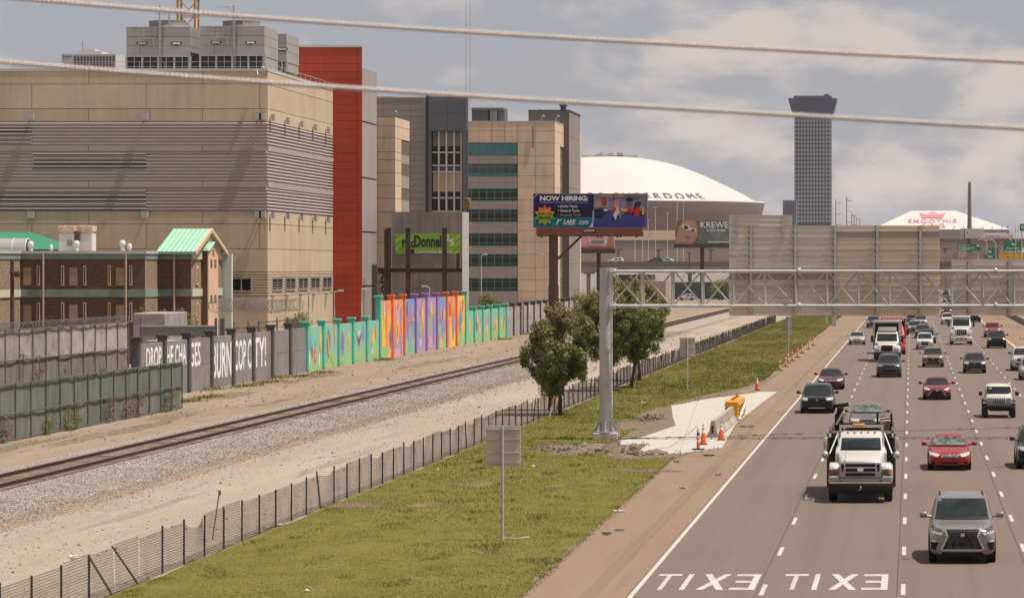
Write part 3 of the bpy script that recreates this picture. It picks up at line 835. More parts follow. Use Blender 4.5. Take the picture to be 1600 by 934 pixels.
for k in range(-2, 57):
    tall = 11 <= k <= 18
    ph = 5.75 if 11 <= k <= 19 else 3.95
    post(k, post_col.get(k, M_wgreyp), ph)
    top = 5.4 if tall else 3.62
    if k < 6:
        slab(k, 0, 1.78, M_wgrey); slab(k, 1.80, top, M_wgrey)
    elif k in base_of:
        lo, hi = base_of[k]
        nm = 'mural base %s %s' % (lo, hi)
        pn = slab(k, 0, top, mural_base(nm, lo, hi, .9 if not tall else 1.4), 'mural_panel')
        by_col = {}
        extra = [('leaf', rr.choice(list(PAL)[:13]), rr.uniform(.12, .88), rr.uniform(.2, .85), rr.uniform(.05, .12), rr.uniform(.15, .45)) for _ in range(9 if tall else 4)]
        for q, (kd, cn, u, v, w_, h_) in enumerate(extra + mural_spec[k]):
            mb = by_col.setdefault(cn, MB())
            shape(mb, kd, YK(k) + .3 + u * 6.98, top * v, w_ * 6.98, h_ * top, WX + .104 + .002 * q, rr.uniform(-.12, .12))
        for cn, mb in by_col.items(): mb.build('painted_figure', paint(cn), pn)
    else:
        m_ = M_wfar if k < 46 else M_wwhite
        slab(k, 0, 1.95, m_); slab(k, 1.97, top, m_)
# slogans painted on the grey panels; the posts cover the letters between
M_slog = mat('white slogan paint', (.78, .77, .75), .8, var=.25, scale=3)
for s_, y0, y1, z0, z1 in (('DROP THE CHA', 219.2, 231.3, 1.95, 3.35), ('GES', 232.45, 235.9, 1.72, 3.38), ('BURN', 240.0, 246.6, .62, 3.15), ('COP C', 247.75, 254.1, .95, 3.2), ('TY!', 255.15, 259.9, .95, 3.25)):
    mb = MB(); text(mb, s_, y1 - y0, z1 - z0, facing_right(WX + .102, y0, z0), .015, .004)
    mb.build('slogan', M_slog, wall)

# tall grey mesh fence and the green screened fence in front of it
M_fgrey = mat('grey fence frame', (.17, .165, .16), .6, metal=.4, var=.2)
M_gmesh = mat('weathered grey windscreen', (.20, .18, .165), .9, var=.35, scale=1.5, col2=(.13, .115, .105), stretch=(1, 1, .3), orand=.12, bump=.2)
M_gmesh2 = mat('pale grey windscreen', (.33, .30, .275), .9, var=.3, scale=1.2, orand=.15, bump=.2)
M_green = mat('green fence fabric', (.135, .145, .122), .9, var=.35, scale=1.6, orand=.12, stretch=(1, 1, .25), bump=.15)
M_vine = tint_mat('dry vine', [(.12, .08, .06), (.22, .14, .10), (.28, .20, .12), (.17, .17, .05)], [0, .4, .8, 1], .9, .2)
def frame_fence(name, label, x, y0, y1, h, step, rails, ms, mf):
    t = thing(name, label, 'fence', (x, y0, 0))
    n = int(round((y1 - y0) / step)); st = (y1 - y0) / n
    for i in range(n + 1):
        MB().tube((x + .05, y0 + i * st, 0), (x + .05, y0 + i * st, h + .05), .045, 6).build('fence_post', mf, t)
    for z in rails: MB().tube((x + .07, y0, z), (x + .07, y1, z), .04, 6).build('fence_rail', mf, t)
    for i in range(n):
        for j, (za, zb) in enumerate(zip(rails, rails[1:])):
            pn = MB(); g_ = 4
            vs = []; 
            for a in range(g_ + 1):
                for b in range(g_ + 1):
                    yy = y0 + (i + .008 + .984 * a / g_) * st; zz = za + (zb - za) * (.008 + .984 * b / g_)
                    vs.append((x - .02 + .06 * mnoise.noise((yy * .9, zz * .9, x)), yy, zz))
            pn.add(vs, [(a * (g_ + 1) + b, (a + 1) * (g_ + 1) + b, (a + 1) * (g_ + 1) + b + 1, a * (g_ + 1) + b + 1) for a in range(g_) for b in range(g_)])
            o = pn.build('fabric_panel', ms[j % len(ms)], t, smooth=True)
    return t
gf = frame_fence('tall_mesh_fence', 'tall grey screened fence with coiled razor wire behind the green fence', -49.4, 150, 214, 5.15, 2.9, [.25, 1.75, 3.45, 5.1], [M_gmesh, M_gmesh, M_gmesh2], M_fgrey)
# razor wire coil on top
def coil(t, x, y0, y1, z, r, pitch=.35, m=None):
    mb = MB(); pts = []
    n = int((y1 - y0) / pitch * 9)
    for k in range(n):
        a = 2 * math.pi * k / 9
        q = r * (1 + .25 * mnoise.noise((k * .21, y0, z)))
        pts.append((x + q * math.cos(a), y0 + (y1 - y0) * k / n, z + q * math.sin(a)))
    mb.path(pts, .013, 3)
    return mb.build('razor_wire', m or mat('razor wire', (.30, .28, .26), .5, metal=.6), t)
coil(gf, -49.4, 165, 214, 5.3, .22)
ORD = ['first', 'second', 'third', 'fourth', 'fifth', 'sixth', 'seventh', 'eighth', 'ninth', 'tenth', 'eleventh']
grf = frame_fence('green_fence', 'dark green screened fence with weeds along its foot, nearest the left edge', -44.3, 150, 206, 2.82, 2.9, [.08, 1.36, 2.8], [M_green], mat('green fence frame', (.10, .11, .105), .6, metal=.3, var=.2))
for (x, y0, y1, h, n, fac) in ((-44.15, 155, 206, 1.3, 11, .9), (-49.2, 160, 214, 3.6, 9, .0)):
    for k in range(n):
        y = y0 + (y1 - y0) * (k + random.uniform(.1, .9)) / n
        hh = h * random.uniform(.5, 1.1)
        cent = np.stack([np.full(8, .05) + .1 * rng.random(8), rng.normal(0, .5, 8), hh * rng.random(8)], 1)
        V, Fc, at = leaves(cent, np.full(8, .3), 420, .05, lambda i, c, r: np.clip(.9 * rng.random(len(i)), 0, 1))
        t = thing('climbing_weed', ('%s dry creeper from the left on the tall grey fence' if fac < .5 else '%s tall weed from the left at the foot of the green fence') % ORD[k], 'weed', (x, y, 0),
                  'creepers on the tall grey fence' if fac < .5 else 'weeds at the green fence')
        fast_mesh('weed_leaves', V, Fc, M_vine if fac < .5 or random.random() < .4 else M_weed, kind=None, attr=at, parent=t)
        MB().tube((0, 0, 0), (.03, .1, hh), .02, 4).build('weed_stem', M_bark, None).parent = t
# low weeds on the bare ground
nw = 5200
cl_ = [G(*p) for p in ((150, 655), (170, 650), (230, 640), (290, 627), (330, 620), (385, 603), (420, 597), (440, 590), (505, 582), (470, 588), (330, 608), (790, 530), (600, 562), (820, 522))]
ww = np.array(cl_)[rng.integers(0, len(cl_), nw)]
wx = np.minimum(ww[:, 0] + rng.normal(0, .45, nw), 9); wy = ww[:, 1] + rng.normal(0, 1.6, nw)
hh = .05 + .2 * rng.random(nw) ** 2; aa = rng.random(nw) * 6.28
V = np.empty((nw, 3, 3), np.float32)
V[:, 0] = np.stack([wx - .05 * np.cos(aa), wy - .05 * np.sin(aa), np.zeros(nw)], 1)
V[:, 1] = np.stack([wx + .05 * np.cos(aa), wy + .05 * np.sin(aa), np.zeros(nw)], 1)
V[:, 2] = np.stack([wx + .14 * np.cos(aa * 3), wy + .14 * np.sin(aa * 3), hh], 1)
fast_mesh('ground_weeds', V.reshape(-1, 3), np.arange(nw * 3).reshape(-1, 3), M_weed, attr=rng.random(nw))

# ==================================================================================== BUILDINGS ON THE LEFT
def panels(parent, axis, pl, us, zs, m, name='wall_panel', depth=.08, gap=.05, stagger=None):
    """rows of panels: axis 'y' = facing the camera on plane y=pl (us are x), axis 'x' = facing right on plane x=pl (us are y). us may be a list per row."""
    for r_, (z0, z1) in enumerate(zip(zs, zs[1:])):
        u_ = us[r_ % len(us)] if isinstance(us[0], (list, tuple)) else us
        for a, b in zip(u_, u_[1:]):
            mb = MB()
            if axis == 'y': mb.box(a + gap / 2, pl - depth, z0 + gap / 2, b - gap / 2, pl + .02, z1 - gap / 2)
            else: mb.box(pl - .02, a + gap / 2, z0 + gap / 2, pl + depth, b - gap / 2, z1 - gap / 2)
            mb.build(name, m, parent)
def ribbon(parent, axis, pl, u0, u1, z0, z1, cols, rows, mf, mg, sub=.10, odd=None):
    """framed window band with a pane in every opening (pane = sub-part)"""
    f = MB(); t_ = .09
    def bx(a, za, b, zb, d0, d1):
        return (a, pl - d1, za, b, pl - d0, zb) if axis == 'y' else (pl + d0, a, za, pl + d1, b, zb)
    f.box(*bx(u0, z0, u1, z0 + t_, -.12, .06)).box(*bx(u0, z1 - t_, u1, z1, -.12, .06))
    zz = [z0 + t_] + [z0 + (z1 - z0) * r for r in rows] + [z1 - t_]
    for r in rows: f.box(*bx(u0, z0 + (z1 - z0) * r - t_ / 2, u1, z0 + (z1 - z0) * r + t_ / 2, -.11, .055))
    for k in range(cols + 1):
        u = u0 + (u1 - u0) * k / cols
        f.box(*bx(u - t_ / 2, z0 + t_, u + t_ / 2, z1 - t_, -.10, .05))
    w_ = f.build('window', mf, parent)
    for k in range(cols):
        for j in range(len(zz) - 1):
            a, b = u0 + (u1 - u0) * k / cols + t_ / 2, u0 + (u1 - u0) * (k + 1) / cols - t_ / 2
            m = mg[j % len(mg)] if isinstance(mg, (list, tuple)) else mg
            if odd and random.random() < odd[0]: m = odd[1]
            MB().box(*bx(a, zz[j] + .01, b, zz[j + 1] - .01, -.10, -.04)).build('pane', m, w_)
    return w_
M_conc = mat('buff precast concrete', (.54, .425, .30), .88, var=.10, scale=.25, col2=(.48, .375, .26), orand=.06, streak=.17, bump=.06)
M_concb = mat('shadow gap concrete', (.12, .095, .07), .95)
M_louv = mat('grey louvre metal', (.37, .325, .30), .6, metal=.0, var=.08, scale=.4)
M_louvd = mat('dark louvre recess', (.035, .029, .028), .8)
M_band = mat('grey brown metal band', (.36, .305, .27), .7, var=.08, scale=.3, orand=.04)
M_coping = mat('pale metal coping', (.50, .49, .48), .5, metal=.2)
M_roofgrey = mat('grey roof membrane', (.34, .33, .32), .9)
M_galv = mat('galvanised steel', (.42, .41, .40), .5, metal=.45, var=.18, scale=3)
M_lamp = mat('floodlight housing', (.40, .385, .36), .6, metal=.2)
M_glass = mat('dark window glass', (.035, .040, .042), .06, spec=.7)
M_glassg = mat('green tinted glass', (.020, .055, .052), .06, spec=.7)
M_teal = mat('teal spandrel glass', (.03, .20, .18), .10, spec=.6, var=.1, scale=.3)

BX, BY0, BY1 = -66.0, 347.7, 387.0
bj = thing('detention_building', 'big buff concrete building with grey louvre bands and cooling towers on its roof', 'building', (BX, BY0, 0))
z = lambda py: PZ(py, BY0)
ztop = z(111.5)
MB().box(-120, BY0 + .03, 0, BX - .03, BY1, ztop - .4).build('wall_core', M_concb, bj)
MB().box(-120, BY0 - .12, ztop, BX + .12, BY1, ztop + .28).build('coping', M_coping, bj)
x = lambda px: PX(px, BY0)
cA = [-120, -106, x(-40), x(139), x(317), BX]; cB = [-120, -112, x(-130), x(50), x(228.5), x(406), BX]
zr = [z(190), z(170.3), z(131.8), ztop]
panels(bj, 'y', BY0, [cA, cB, cA], zr, M_conc)
zl = [0, 4.6, z(462), z(462) + .02]
panels(bj, 'y', BY0, [cB, cA], [0, z(512), z(462)], M_conc)
panels(bj, 'y', BY0, [cA, cB, cA], [z(425), z(389), z(349.6), z(330)], M_conc)
ry = [BY0, BY0 + 19.5, BY1]
panels(bj, 'x', BX, [BY0, BY1], zr, M_conc)
panels(bj, 'x', BX, [[BY0, BY0 + 22, BY1]], [0, z(530), z(512), z(462)], M_conc)
panels(bj, 'x', BX, [BY0, BY1], [z(425), z(389), z(349.6), z(330)], M_conc)
# louvre bands: many thin blades wrapped round the corner, plain metal bands between
blades = MB(); dark = MB()
def blade_band(za, zb, pitch=.33, y_side=True):
    n = int((zb - za) / pitch); p = (zb - za) / n
    for i in range(n):
        z0 = za + i * p
        prof = [(0.0, z0 + p * .98), (.13, z0 + p * .50), (.13, z0 + p * .38), (0.0, z0 + p * .44)]
        blades.add([(-120, BY0 - d, zz) for d, zz in prof] + [(BX + d, BY0 - d, zz) for d, zz in prof] + [(BX + d, BY1, zz) for d, zz in prof],
                   [(k, k + 1, 5 + k, 4 + k) for k in range(3)] + [(4 + k, 5 + k, 9 + k, 8 + k) for k in range(3)])
for za, zb in ((z(227), z(190.5)), (z(283), z(236.5)), (z(329.5), z(293.5))): blade_band(za, zb)
blades.build('louvre_blades', M_louv, bj, kind='stuff')
for za, zb in ((z(236.3), z(227.2)), (z(293.3), z(283.2))):
    panels(bj, 'y', BY0, cA[:-1] + [BX], [za, zb], M_band, 'metal_band', depth=.14)
    panels(bj, 'x', BX, [BY0, BY0 + 10, BY0 + 20, BY1], [za, zb], M_band, 'metal_band', depth=.14)
MB().box(-120, BY0 + .0, z(329.5), BX + .01, BY0 + .025, z(190.5)).build('louvre_backing', M_band, bj)
MB().box(BX - .025, BY0 + .03, z(329.5), BX + .0, BY1, z(190.5)).build('louvre_backing', M_band, bj)
for xa, xb, pa, pb in ((-110, x(50), 225, 200), (x(52), x(228.5), 263, 237), (-110, x(228.5), 329, 294)):       # open, darker louvre bays
    MB().box(xa, BY0 - .03, z(pa), xb, BY0 - .005, z(pb)).build('open_louvre_bay', M_louvd, bj)
    n = max(3, int((z(pb) - z(pa)) / .40)); mb = MB()
    for i in range(n):
        zz = z(pa) + (z(pb) - z(pa)) * (i + .5) / n
        mb.add([(xa, BY0 - .02, zz + .12), (xb, BY0 - .02, zz + .12), (xb, BY0 - .15, zz - .02), (xa, BY0 - .15, zz - .02)], [(0, 1, 2, 3)])
        mb.add([(xa, BY0 - .152, zz - .08), (xb, BY0 - .152, zz - .08), (xb, BY0 - .15, zz - .02), (xa, BY0 - .15, zz - .02)], [(0, 1, 2, 3)])
    mb.build('open_blades', M_louv, bj, kind='stuff')
# lower ribbed window band
mb = MB()
for i in range(9):
    zz = z(462) + (z(425) - z(462)) * (i + .5) / 9
    mb.box(-120, BY0 - .10, zz - .10, BX + .10, BY0, zz + .10).box(BX, BY0, zz - .10, BX + .10, BY1, zz + .10)
mb.build('ribbed_band', M_conc, bj)
ribbon(bj, 'y', BY0 - .14, x(362), x(393), z(455), z(434), 2, [], M_galv, M_glass)
M_screen = mat('window screen', (.33, .30, .27), .6)
for k in range(5):
    y0 = BY0 + 2.2 + k * 7.5
    f = ribbon(bj, 'x', BX + .14, y0, y0 + 5.6, z(454), z(434), 2, [], mat('screen frame', (.40, .36, .31), .6), M_screen)
# floodlights on short arms
def flood(parent, x_, y_, z_, ax):
    mb = MB()
    if ax == 'y': mb.box(x_ - .33, y_ - .75, z_ - .32, x_ + .33, y_ - .35, z_ + .38).box(x_ - .06, y_ - .4, z_ - .06, x_ + .06, y_, z_ + .06)
    else: mb.box(x_ + .30, y_ - .4, z_ - .32, x_ + .62, y_ + .4, z_ + .34).box(x_, y_ - .06, z_ - .06, x_ + .32, y_ + .06, z_ + .06).box(x_ + .02, y_ - .06, z_ - 1.9, x_ + .08, y_ + .0, z_ - .2)
    mb.build('floodlight', M_lamp, parent)
for pz in (183, 336):
    for px in (50, 228, 405, 412): flood(bj, x(px), BY0, z(pz), 'y')
    for k in range(5): flood(bj, BX, BY0 + 1.2 + k * 8.3, z(pz), 'x')
for k in range(5):
    y_ = BY0 + 2 + 8 * k
    MB().tube((BX + .08, y_, 3.6), (BX + .3, y_, 5.6), .05, 5).bbox(BX + .1, y_ - .2, 5.5, BX + .5, y_ + .2, 5.75, .05).build('wall_lamp', M_lamp, bj)
# roof rail and dome camera
mb = MB()
for zz in (.5, 1.0): mb.tube((-100, BY0 + .6, ztop + zz), (BX - .4, BY0 + .6, ztop + zz), .03, 4).tube((BX - .4, BY0 + .6, ztop + zz), (BX - .4, BY1, ztop + zz), .03, 4)
for k in range(14): mb.tube((-100 + k * 2.6, BY0 + .6, ztop), (-100 + k * 2.6, BY0 + .6, ztop + 1.0), .03, 4)
for k in range(13): mb.tube((BX - .4, BY0 + .6 + k * 3, ztop), (BX - .4, BY0 + .6 + k * 3, ztop + 1.0), .03, 4)
mb.build('roof_rail', M_galv, bj)
mb = MB(); mb.lathe([(.01, z(104)), (.18, z(105)), (.18, z(108)), (.01, z(110))], 10, x(412), BY0 - .5)
pts = [(x(412), BY0 - .5, z(109)), (x(411), BY0 - .5, z(115)), (x(407.5), BY0 - .5, z(119.5)), (x(404), BY0 - .4, z(117)), (x(402), BY0 - .15, z(110))]
mb.path(pts, .035, 5).build('dome_camera', M_coping, bj)

# cooling towers
M_ct = mat('grey cooling tower casing', (.33, .31, .30), .6, metal=.2, var=.07, scale=.7, orand=.05)
M_ctd = mat('dark tower fill', (.035, .033, .036), .8)
M_badge = mat('dark teal badge', (.02, .075, .085), .4)
M_wht = mat('white enamel', (.78, .77, .75), .4)
def ctower(label, x0, x1, y0, depth, ptop, pmid, pbot, fan=True):
    zt, zm, zb = PZ(ptop, y0), PZ(pmid, y0), PZ(pbot, y0)
    t = thing('cooling_tower', label, 'cooling tower', ((x0 + x1) / 2, y0, zb), 'cooling towers on the roof')
    MB().box(x0 + .06, y0 + .06, zm, x1 - .06, y0 + depth - .06, zt - .02).build('casing', M_louvd, t)
    us = [x0, x0 + (x1 - x0) * .22, x0 + (x1 - x0) * .57, x1]
    zs = [zm, zm + (zt - zm) * .33, zm + (zt - zm) * .66, zt]
    panels(t, 'y', y0 + .08, us, zs, M_ct, 'casing_panel', gap=.03)
    panels(t, 'x', x1 - .08, [y0, y0 + depth * .5, y0 + depth], zs, M_ct, 'casing_panel', gap=.03)
    MB().box(x0 + .05, y0 + .3, zb, x1 - .3, y0 + depth - .3, zm).build('fill', M_ctd, t)
    n = 8
    for k in range(n + 1):
        xx = x0 + (x1 - x0) * k / n
        wk = .10 if k % 2 == 0 else .028
        MB().box(xx - wk, y0 + .05, zb, xx + wk, y0 + .28, zm).build('leg', M_galv, t)
    MB().box(x1 - .3, y0 + .3, zb, x1 - .05, y0 + depth, zm).build('side_louvre', M_ct, t)
    MB().box(x0, y0, zm - .12, x1, y0 + depth, zm + .02).build('sill_beam', M_galv, t)
    if fan:
        r_ = (x1 - x0) * .29; fx_ = (x0 + x1) / 2 + .2; fz = PZ(30, y0)
        MB().lathe([(r_ * 1.04, zt - .02), (r_ * .98, (zt + fz) / 2), (r_ * 1.02, fz), (r_ * .96, fz), (r_ * .92, zt + .1), (.01, zt + .1)], 28, fx_, y0 + depth * .5).build('fan_stack', M_ct, t, smooth=40)
    for u in (.25, .79):
        xc = x0 + (x1 - x0) * u; zc = zm + (zt - zm) * .42
        wv, hv = .55, .17
        b = MB().prism([(-wv, hv), (wv, hv), (wv, -hv * .6), (wv * .35, -hv), (0, -hv * 1.7), (-wv * .35, -hv), (-wv, -hv * .6)], lambda a, c: (xc + a, y0 - .02, zc + c), lambda a, c: (xc + a, y0 + .01, zc + c)).build('badge', M_badge, t)
        mb = MB()
        for k in range(6): mb.box(xc - .40 + k * .135, y0 - .035, zc - .07, xc - .30 + k * .135, y0 - .021, zc + .10)
        mb.build('badge_lettering', M_wht, b)
    if fan:
        # service platform with ladder, davit masts
        xp, zp = x0 + (x1 - x0) * .22, zm + (zt - zm) * .58
        mb = MB(); mb.box(xp, y0 - .9, zp, xp + 1.7, y0 - .05, zp + .06)
        for zz in (.45, .85, 1.15): mb.path([(xp, y0 - .05, zp + zz), (xp, y0 - .9, zp + zz), (xp + 1.7, y0 - .9, zp + zz), (xp + 1.7, y0 - .05, zp + zz)], .028, 4)
        for dx in (0, .55, 1.1, 1.7): mb.tube((xp + dx, y0 - .9, zp), (xp + dx, y0 - .9, zp + 1.15), .028, 4)
        mb.path([(xp + .2, y0 - .8, zp), (xp + .2, y0 - .05, zp - .9)], .03, 4).path([(xp + 1.5, y0 - .8, zp), (xp + 1.5, y0 - .05, zp - .9)], .03, 4)
        mb.tube((xp + 1.9, y0 - .15, zb), (xp + 1.9, y0 - .15, zt + .5), .03, 4).tube((xp + 2.2, y0 - .15, zb), (xp + 2.2, y0 - .15, zt + .5), .03, 4)
        for k in range(22): mb.tube((xp + 1.9, y0 - .15, zb + .2 + k * .22), (xp + 2.2, y0 - .15, zb + .2 + k * .22), .018, 4)
        mb.build('service_platform', M_galv, t)
        for dx, pz, arm in ((.53, 11, -1.9), (.68, 22, -1.6)):
            xm = x0 + (x1 - x0) * dx; zz = PZ(pz, y0)
            MB().tube((xm, y0 - .12, zm if dx < .6 else zt), (xm, y0 - .12, zz + .15), .07, 6).tube((xm, y0 - .12, zz), (xm + arm, y0 - .12, zz - .03), .04, 5).tube((xm, y0 - .12, zz - .5), (xm + arm * .45, y0 - .12, zz - .02), .025, 5).build('davit_mast', M_galv, t)
    return t
Yc = 352.0
ctower('left cooling tower on the roof, tan crane mast rising behind it', PX(197, Yc), PX(297, Yc), Yc, 7.2, 42, 87.5, 109)
ctower('right hand cooling tower at the front, nearest the red tower', PX(312.5, Yc), PX(413, Yc), Yc, 7.8, 41, 86, 109)
Yc2 = 366.0
ctower('small grey cooling tower half hidden behind the front right one', PX(419, Yc2), PX(447.5, Yc2), Yc2, 7.5, 53, 95, 111, fan=False)
tr_ = None
# red tower
RX0, RX1, RY0, RY1 = -71.2, -62.6, 387.06, 397.8
rt = thing('red_tower', 'tall red clad stair tower between the buff building and grey wings', 'tower', (RX1, RY0, 0))
M_red = mat('red metal cladding', (.40, .044, .018), .55, var=.10, scale=.3, orand=.08, streak=.2, spec=.3)
M_redb = mat('dark red joint', (.13, .018, .012), .8)
M_gclad = mat('warm grey cladding', (.30, .27, .25), .7, var=.08, scale=.4, orand=.04, stretch=(1, 1, .2))
zt = PZ(74, RY0); zk = PZ(106, RY0)
MB().box(RX0, RY0 + .05, 0, RX1 - .12, RY0 + .6, zt - .05).box(RX0, RY0 + .6, 0, RX1 - .12, RY1 - .1, zk - .02).build('wall_core', M_redb, rt)
zs = list(np.linspace(0, zt, 37))
for i in range(36):
    a, b = zs[i], zs[i + 1]
    us_ = [RX0, RX0 + .5, RX1 - .55, RX1]
    panels(rt, 'y', RY0 + .08, us_, [a, b], M_red, 'cladding_panel', gap=.035)
MB().box(RX0 - .05, RY0 - .05, zt, RX1 + .02, RY0 + .7, zt + .22).build('coping', M_coping, rt)
for za, zb in zip((0, 6.4, 12.6, 18.8, 25.2), (6.3, 12.5, 18.7, 25.1, PZ(106, RY0))):
    panels(rt, 'x', RX1 - .10, [RY0 + .2, RY0 + 5.6, RY1], [za + .05, zb], M_gclad, 'side_panel', gap=.04)
mb = MB(); text(mb, 'NV', 2.6, 1.5, lambda a, b, c: (PX(591, 408) + b, 407.85 - c, 10.4 - a), .03, .02)

# justice building behind: first wing, grey block with slate frame, long wing with ribbon windows
JX = -62.0
jb = thing('office_building', 'long beige and grey office building with green ribbon windows beyond the red tower', 'building', (JX, 408, 0))
M_beige = mat('beige stone panel', (.60, .45, .325), .8, var=.07, scale=.3, orand=.05, streak=.2)
M_grey = mat('warm grey panel', (.285, .25, .23), .75, var=.06, scale=.3, orand=.04)
M_slate = mat('slate blue cladding', (.105, .108, .125), .6, var=.06, scale=.4, orand=.03)
M_slated = mat('dark slate and shaded side', (.05, .05, .06), .7)
M_dkbr = mat('dark bronze cladding', (.115, .095, .088), .7, var=.1, scale=.4, orand=.05)
M_frame = mat('pale window frame', (.62, .58, .54), .5)
M_gframe = mat('grey green frame', (.12, .19, .17), .5, metal=.3)
Y1 = 408.0; zz = lambda p: PZ(p, Y1)
MB().box(-76, Y1 + .08, 0, JX - .08, 419.7, zz(183.5)).build('wall_core', M_concb, jb)
zs = [0, 4, 8, 11.5] + [zz(p) for p in (331, 310, 289.5, 270, 250, 237.5, 216, 197, 183)]
panels(jb, 'y', Y1 + .08, [-76, PX(589, Y1), JX], zs, M_beige)
panels(jb, 'x', JX - .08, [Y1, Y1 + 4.9], zs, M_beige)
panels(jb, 'x', JX - .08, [Y1 + 4.9, 419.7], zs[-3:], M_beige)
for pa, pb in ((239, 220), (272.5, 254), (311, 292.5), (350, 330)):
    ribbon(jb, 'x', JX - .2, Y1 + 5.0, 419.6, zz(pa), zz(pb), 3, [.22, .78], M_gframe, M_glass)
for pa, pb in ((254, 239), (292.5, 272.5), (330, 311)):
    panels(jb, 'x', JX - .12, [Y1 + 5.0, 419.6], [zz(pa), zz(pb)], M_grey, 'spandrel_panel')
MB().path([(PX(614, Y1), Y1 - .1, zz(184)), (PX(616, Y1), Y1 - .5, zz(178)), (PX(620, Y1), Y1 - .9, zz(174)), (PX(622, Y1), Y1 - 1, zz(177))], .06, 5).build('roof_lamp', M_coping, jb)
# grey block + slate frame
Y2 = 475.0; zz = lambda p: PZ(p, Y2)
MB().box(PX(560, Y2), Y2 + .08, 0, PX(664, Y2), 520, zz(154)).build('wall_core', M_concb, jb)
panels(jb, 'y', Y2 + .08, [PX(560, Y2), PX(599, Y2), PX(641, Y2), PX(664, Y2)], [0, 6, 12] + [zz(p) for p in np.linspace(330, 153, 19)], M_grey, 'metal_panel', gap=.035)
MB().box(PX(560, Y2), Y2 - .05, zz(153), PX(664, Y2), Y2 + .5, zz(151.5)).build('coping', M_coping, jb)
for px0, px1, p0, p1, dy, m_ in ((589, 613, 146, 153, 9, M_slated), (600, 640, 145.5, 153, 14, M_coping)):
    MB().box(PX(px0, Y2 + dy), Y2 + dy, zz(p1), PX(px1, Y2 + dy), Y2 + dy + 5, zz(p0)).build('roof_plant', m_, jb)
Y3 = 470.0; zz = lambda p: PZ(p, Y3)
x = lambda p: PX(p, Y3)
MB().box(x(670), Y3 + 1.25, 0, x(728.6), 472.2, zz(150.6)).box(x(674) - .25, Y3 + .1, 0, x(674) - .02, Y3 + 1.24, zz(205)).box(x(721.5), Y3 + .1, 0, x(722.5), Y3 + 1.24, zz(205)).box(x(670), Y3 + .1, zz(205) + .02, x(728.6), Y3 + 1.24, zz(151)).build('frame_core', M_slated, jb)
MB().box(x(664), Y3 + .3, 0, x(669.5), 472, zz(149)).build('frame_side', M_slated, jb)  # side of the frame in shadow, the shade put into darker slate
panels(jb, 'y', Y3 + .08, [x(669.5), x(699.5), x(729)], [zz(205), zz(178), zz(151)], M_slate, 'slate_panel', gap=.03)
panels(jb, 'y', Y3 + .08, [x(669.5), x(674)], [0, 8, zz(280), zz(205)], M_slate, 'slate_panel', gap=.03)
panels(jb, 'y', Y3 + .08, [x(722.5), x(729)], [0, 8, zz(280), zz(205)], M_slate, 'slate_panel', gap=.03)
yb = Y3 + 1.0
for pa, pb, mk in ((228, 205, 'p'), (237, 228, 'g'), (259, 239, 'g'), (268, 259, 's'), (299.5, 269, 'p'), (308, 299.5, 'g'), (330, 310, 'g'), (352, 331, 'g')):
    cols = [x(p) for p in (674, 684.5, 696.5, 708.5, 720)]
    for a, b in zip(cols, cols[1:]):
        m_ = {'p': M_beige if pb > 250 else M_grey, 'g': M_glass, 's': M_slate}[mk]
        MB().box(a + .1, yb, zz(pa), b - .1, yb + .1, zz(pb)).build('window' if mk == 'g' else 'spandrel_panel', m_, jb)
mb = MB()
for p in (684.5, 696.5, 708.5, 719.6): mb.box(x(p) - .11, yb - .35, 0, x(p) + .11, yb - .02, zz(205))
for p in (238, 258.3, 268.3, 309, 330.3): mb.box(x(674), yb - .25, zz(p) - .10, x(720), yb - .04, zz(p) + .10)
mb.build('mullion_grid', M_frame, jb)
# long wing
Y4 = 591.0; zz = lambda p: PZ(p, Y4); x = lambda p: PX(p, Y4)
MB().box(x(700), Y4 + .2, 0, JX - .2, 638, zz(191)).build('wall_core', M_concb, jb)
MB().box(x(700), Y4 - .05, zz(190.6), JX + .05, 638, zz(189.3)).build('coping', M_coping, jb)
cols = [x(p) for p in (700, 730, 748, 768, 788.5, 809, 836.5, 867)]
panels(jb, 'y', Y4 + .08, cols, [zz(223.3), zz(205), zz(190.6)], M_beige)
rows = (224, 243.8, 256, 276, 294.5, 314, 327, 347, 364.5, 384.5, 397, 416.5, 434.5, 455)
panels(jb, 'y', Y4 + .08, [x(809), x(836.5), x(867)], [0, zz(470), zz(455), zz(437), zz(418), zz(397), zz(378), zz(360), zz(347), zz(332), zz(313), zz(293), zz(275), zz(255.6), zz(243.5), zz(223.3)], M_beige)
for i in range(0, len(rows), 2):
    pb, pa = rows[i], rows[i + 1]
    if i == 0:
        ribbon(jb, 'y', Y4 + .1, x(700), x(809), zz(pa), zz(pb), 9, [.22], M_gframe, [M_teal, M_teal])
    else:
        ribbon(jb, 'y', Y4 + .1, x(700), x(809), zz(pa), zz(pb), 9, [.24, .74], M_gframe, [M_teal if i < 4 else M_glassg, M_glassg if i < 4 else M_glass, M_glassg])
    if i + 2 < len(rows):
        panels(jb, 'y', Y4 + .10, [x(700), x(748), x(790), x(809)], [zz(rows[i + 2]), (zz(rows[i + 2]) + zz(pa)) / 2, zz(pa)], M_grey, 'spandrel_panel', gap=.03)
panels(jb, 'y', Y4 + .10, [x(700), x(760), x(809)], [0, zz(480), zz(455)], M_grey, 'spandrel_panel')
zsr = [0] + [zz(p) for p in (440, 400, 365, 332, 293, 255.6, 223.3, 205, 190.6)]
panels(jb, 'x', JX - .08, [Y4, 600], zsr, M_beige)
panels(jb, 'x', JX - .08, [600, 606], [zz(226), zz(205), zz(190.6)], M_beige)
panels(jb, 'x', JX - .3, [600, 606], [0, zz(226)], M_grey, 'spandrel_panel')
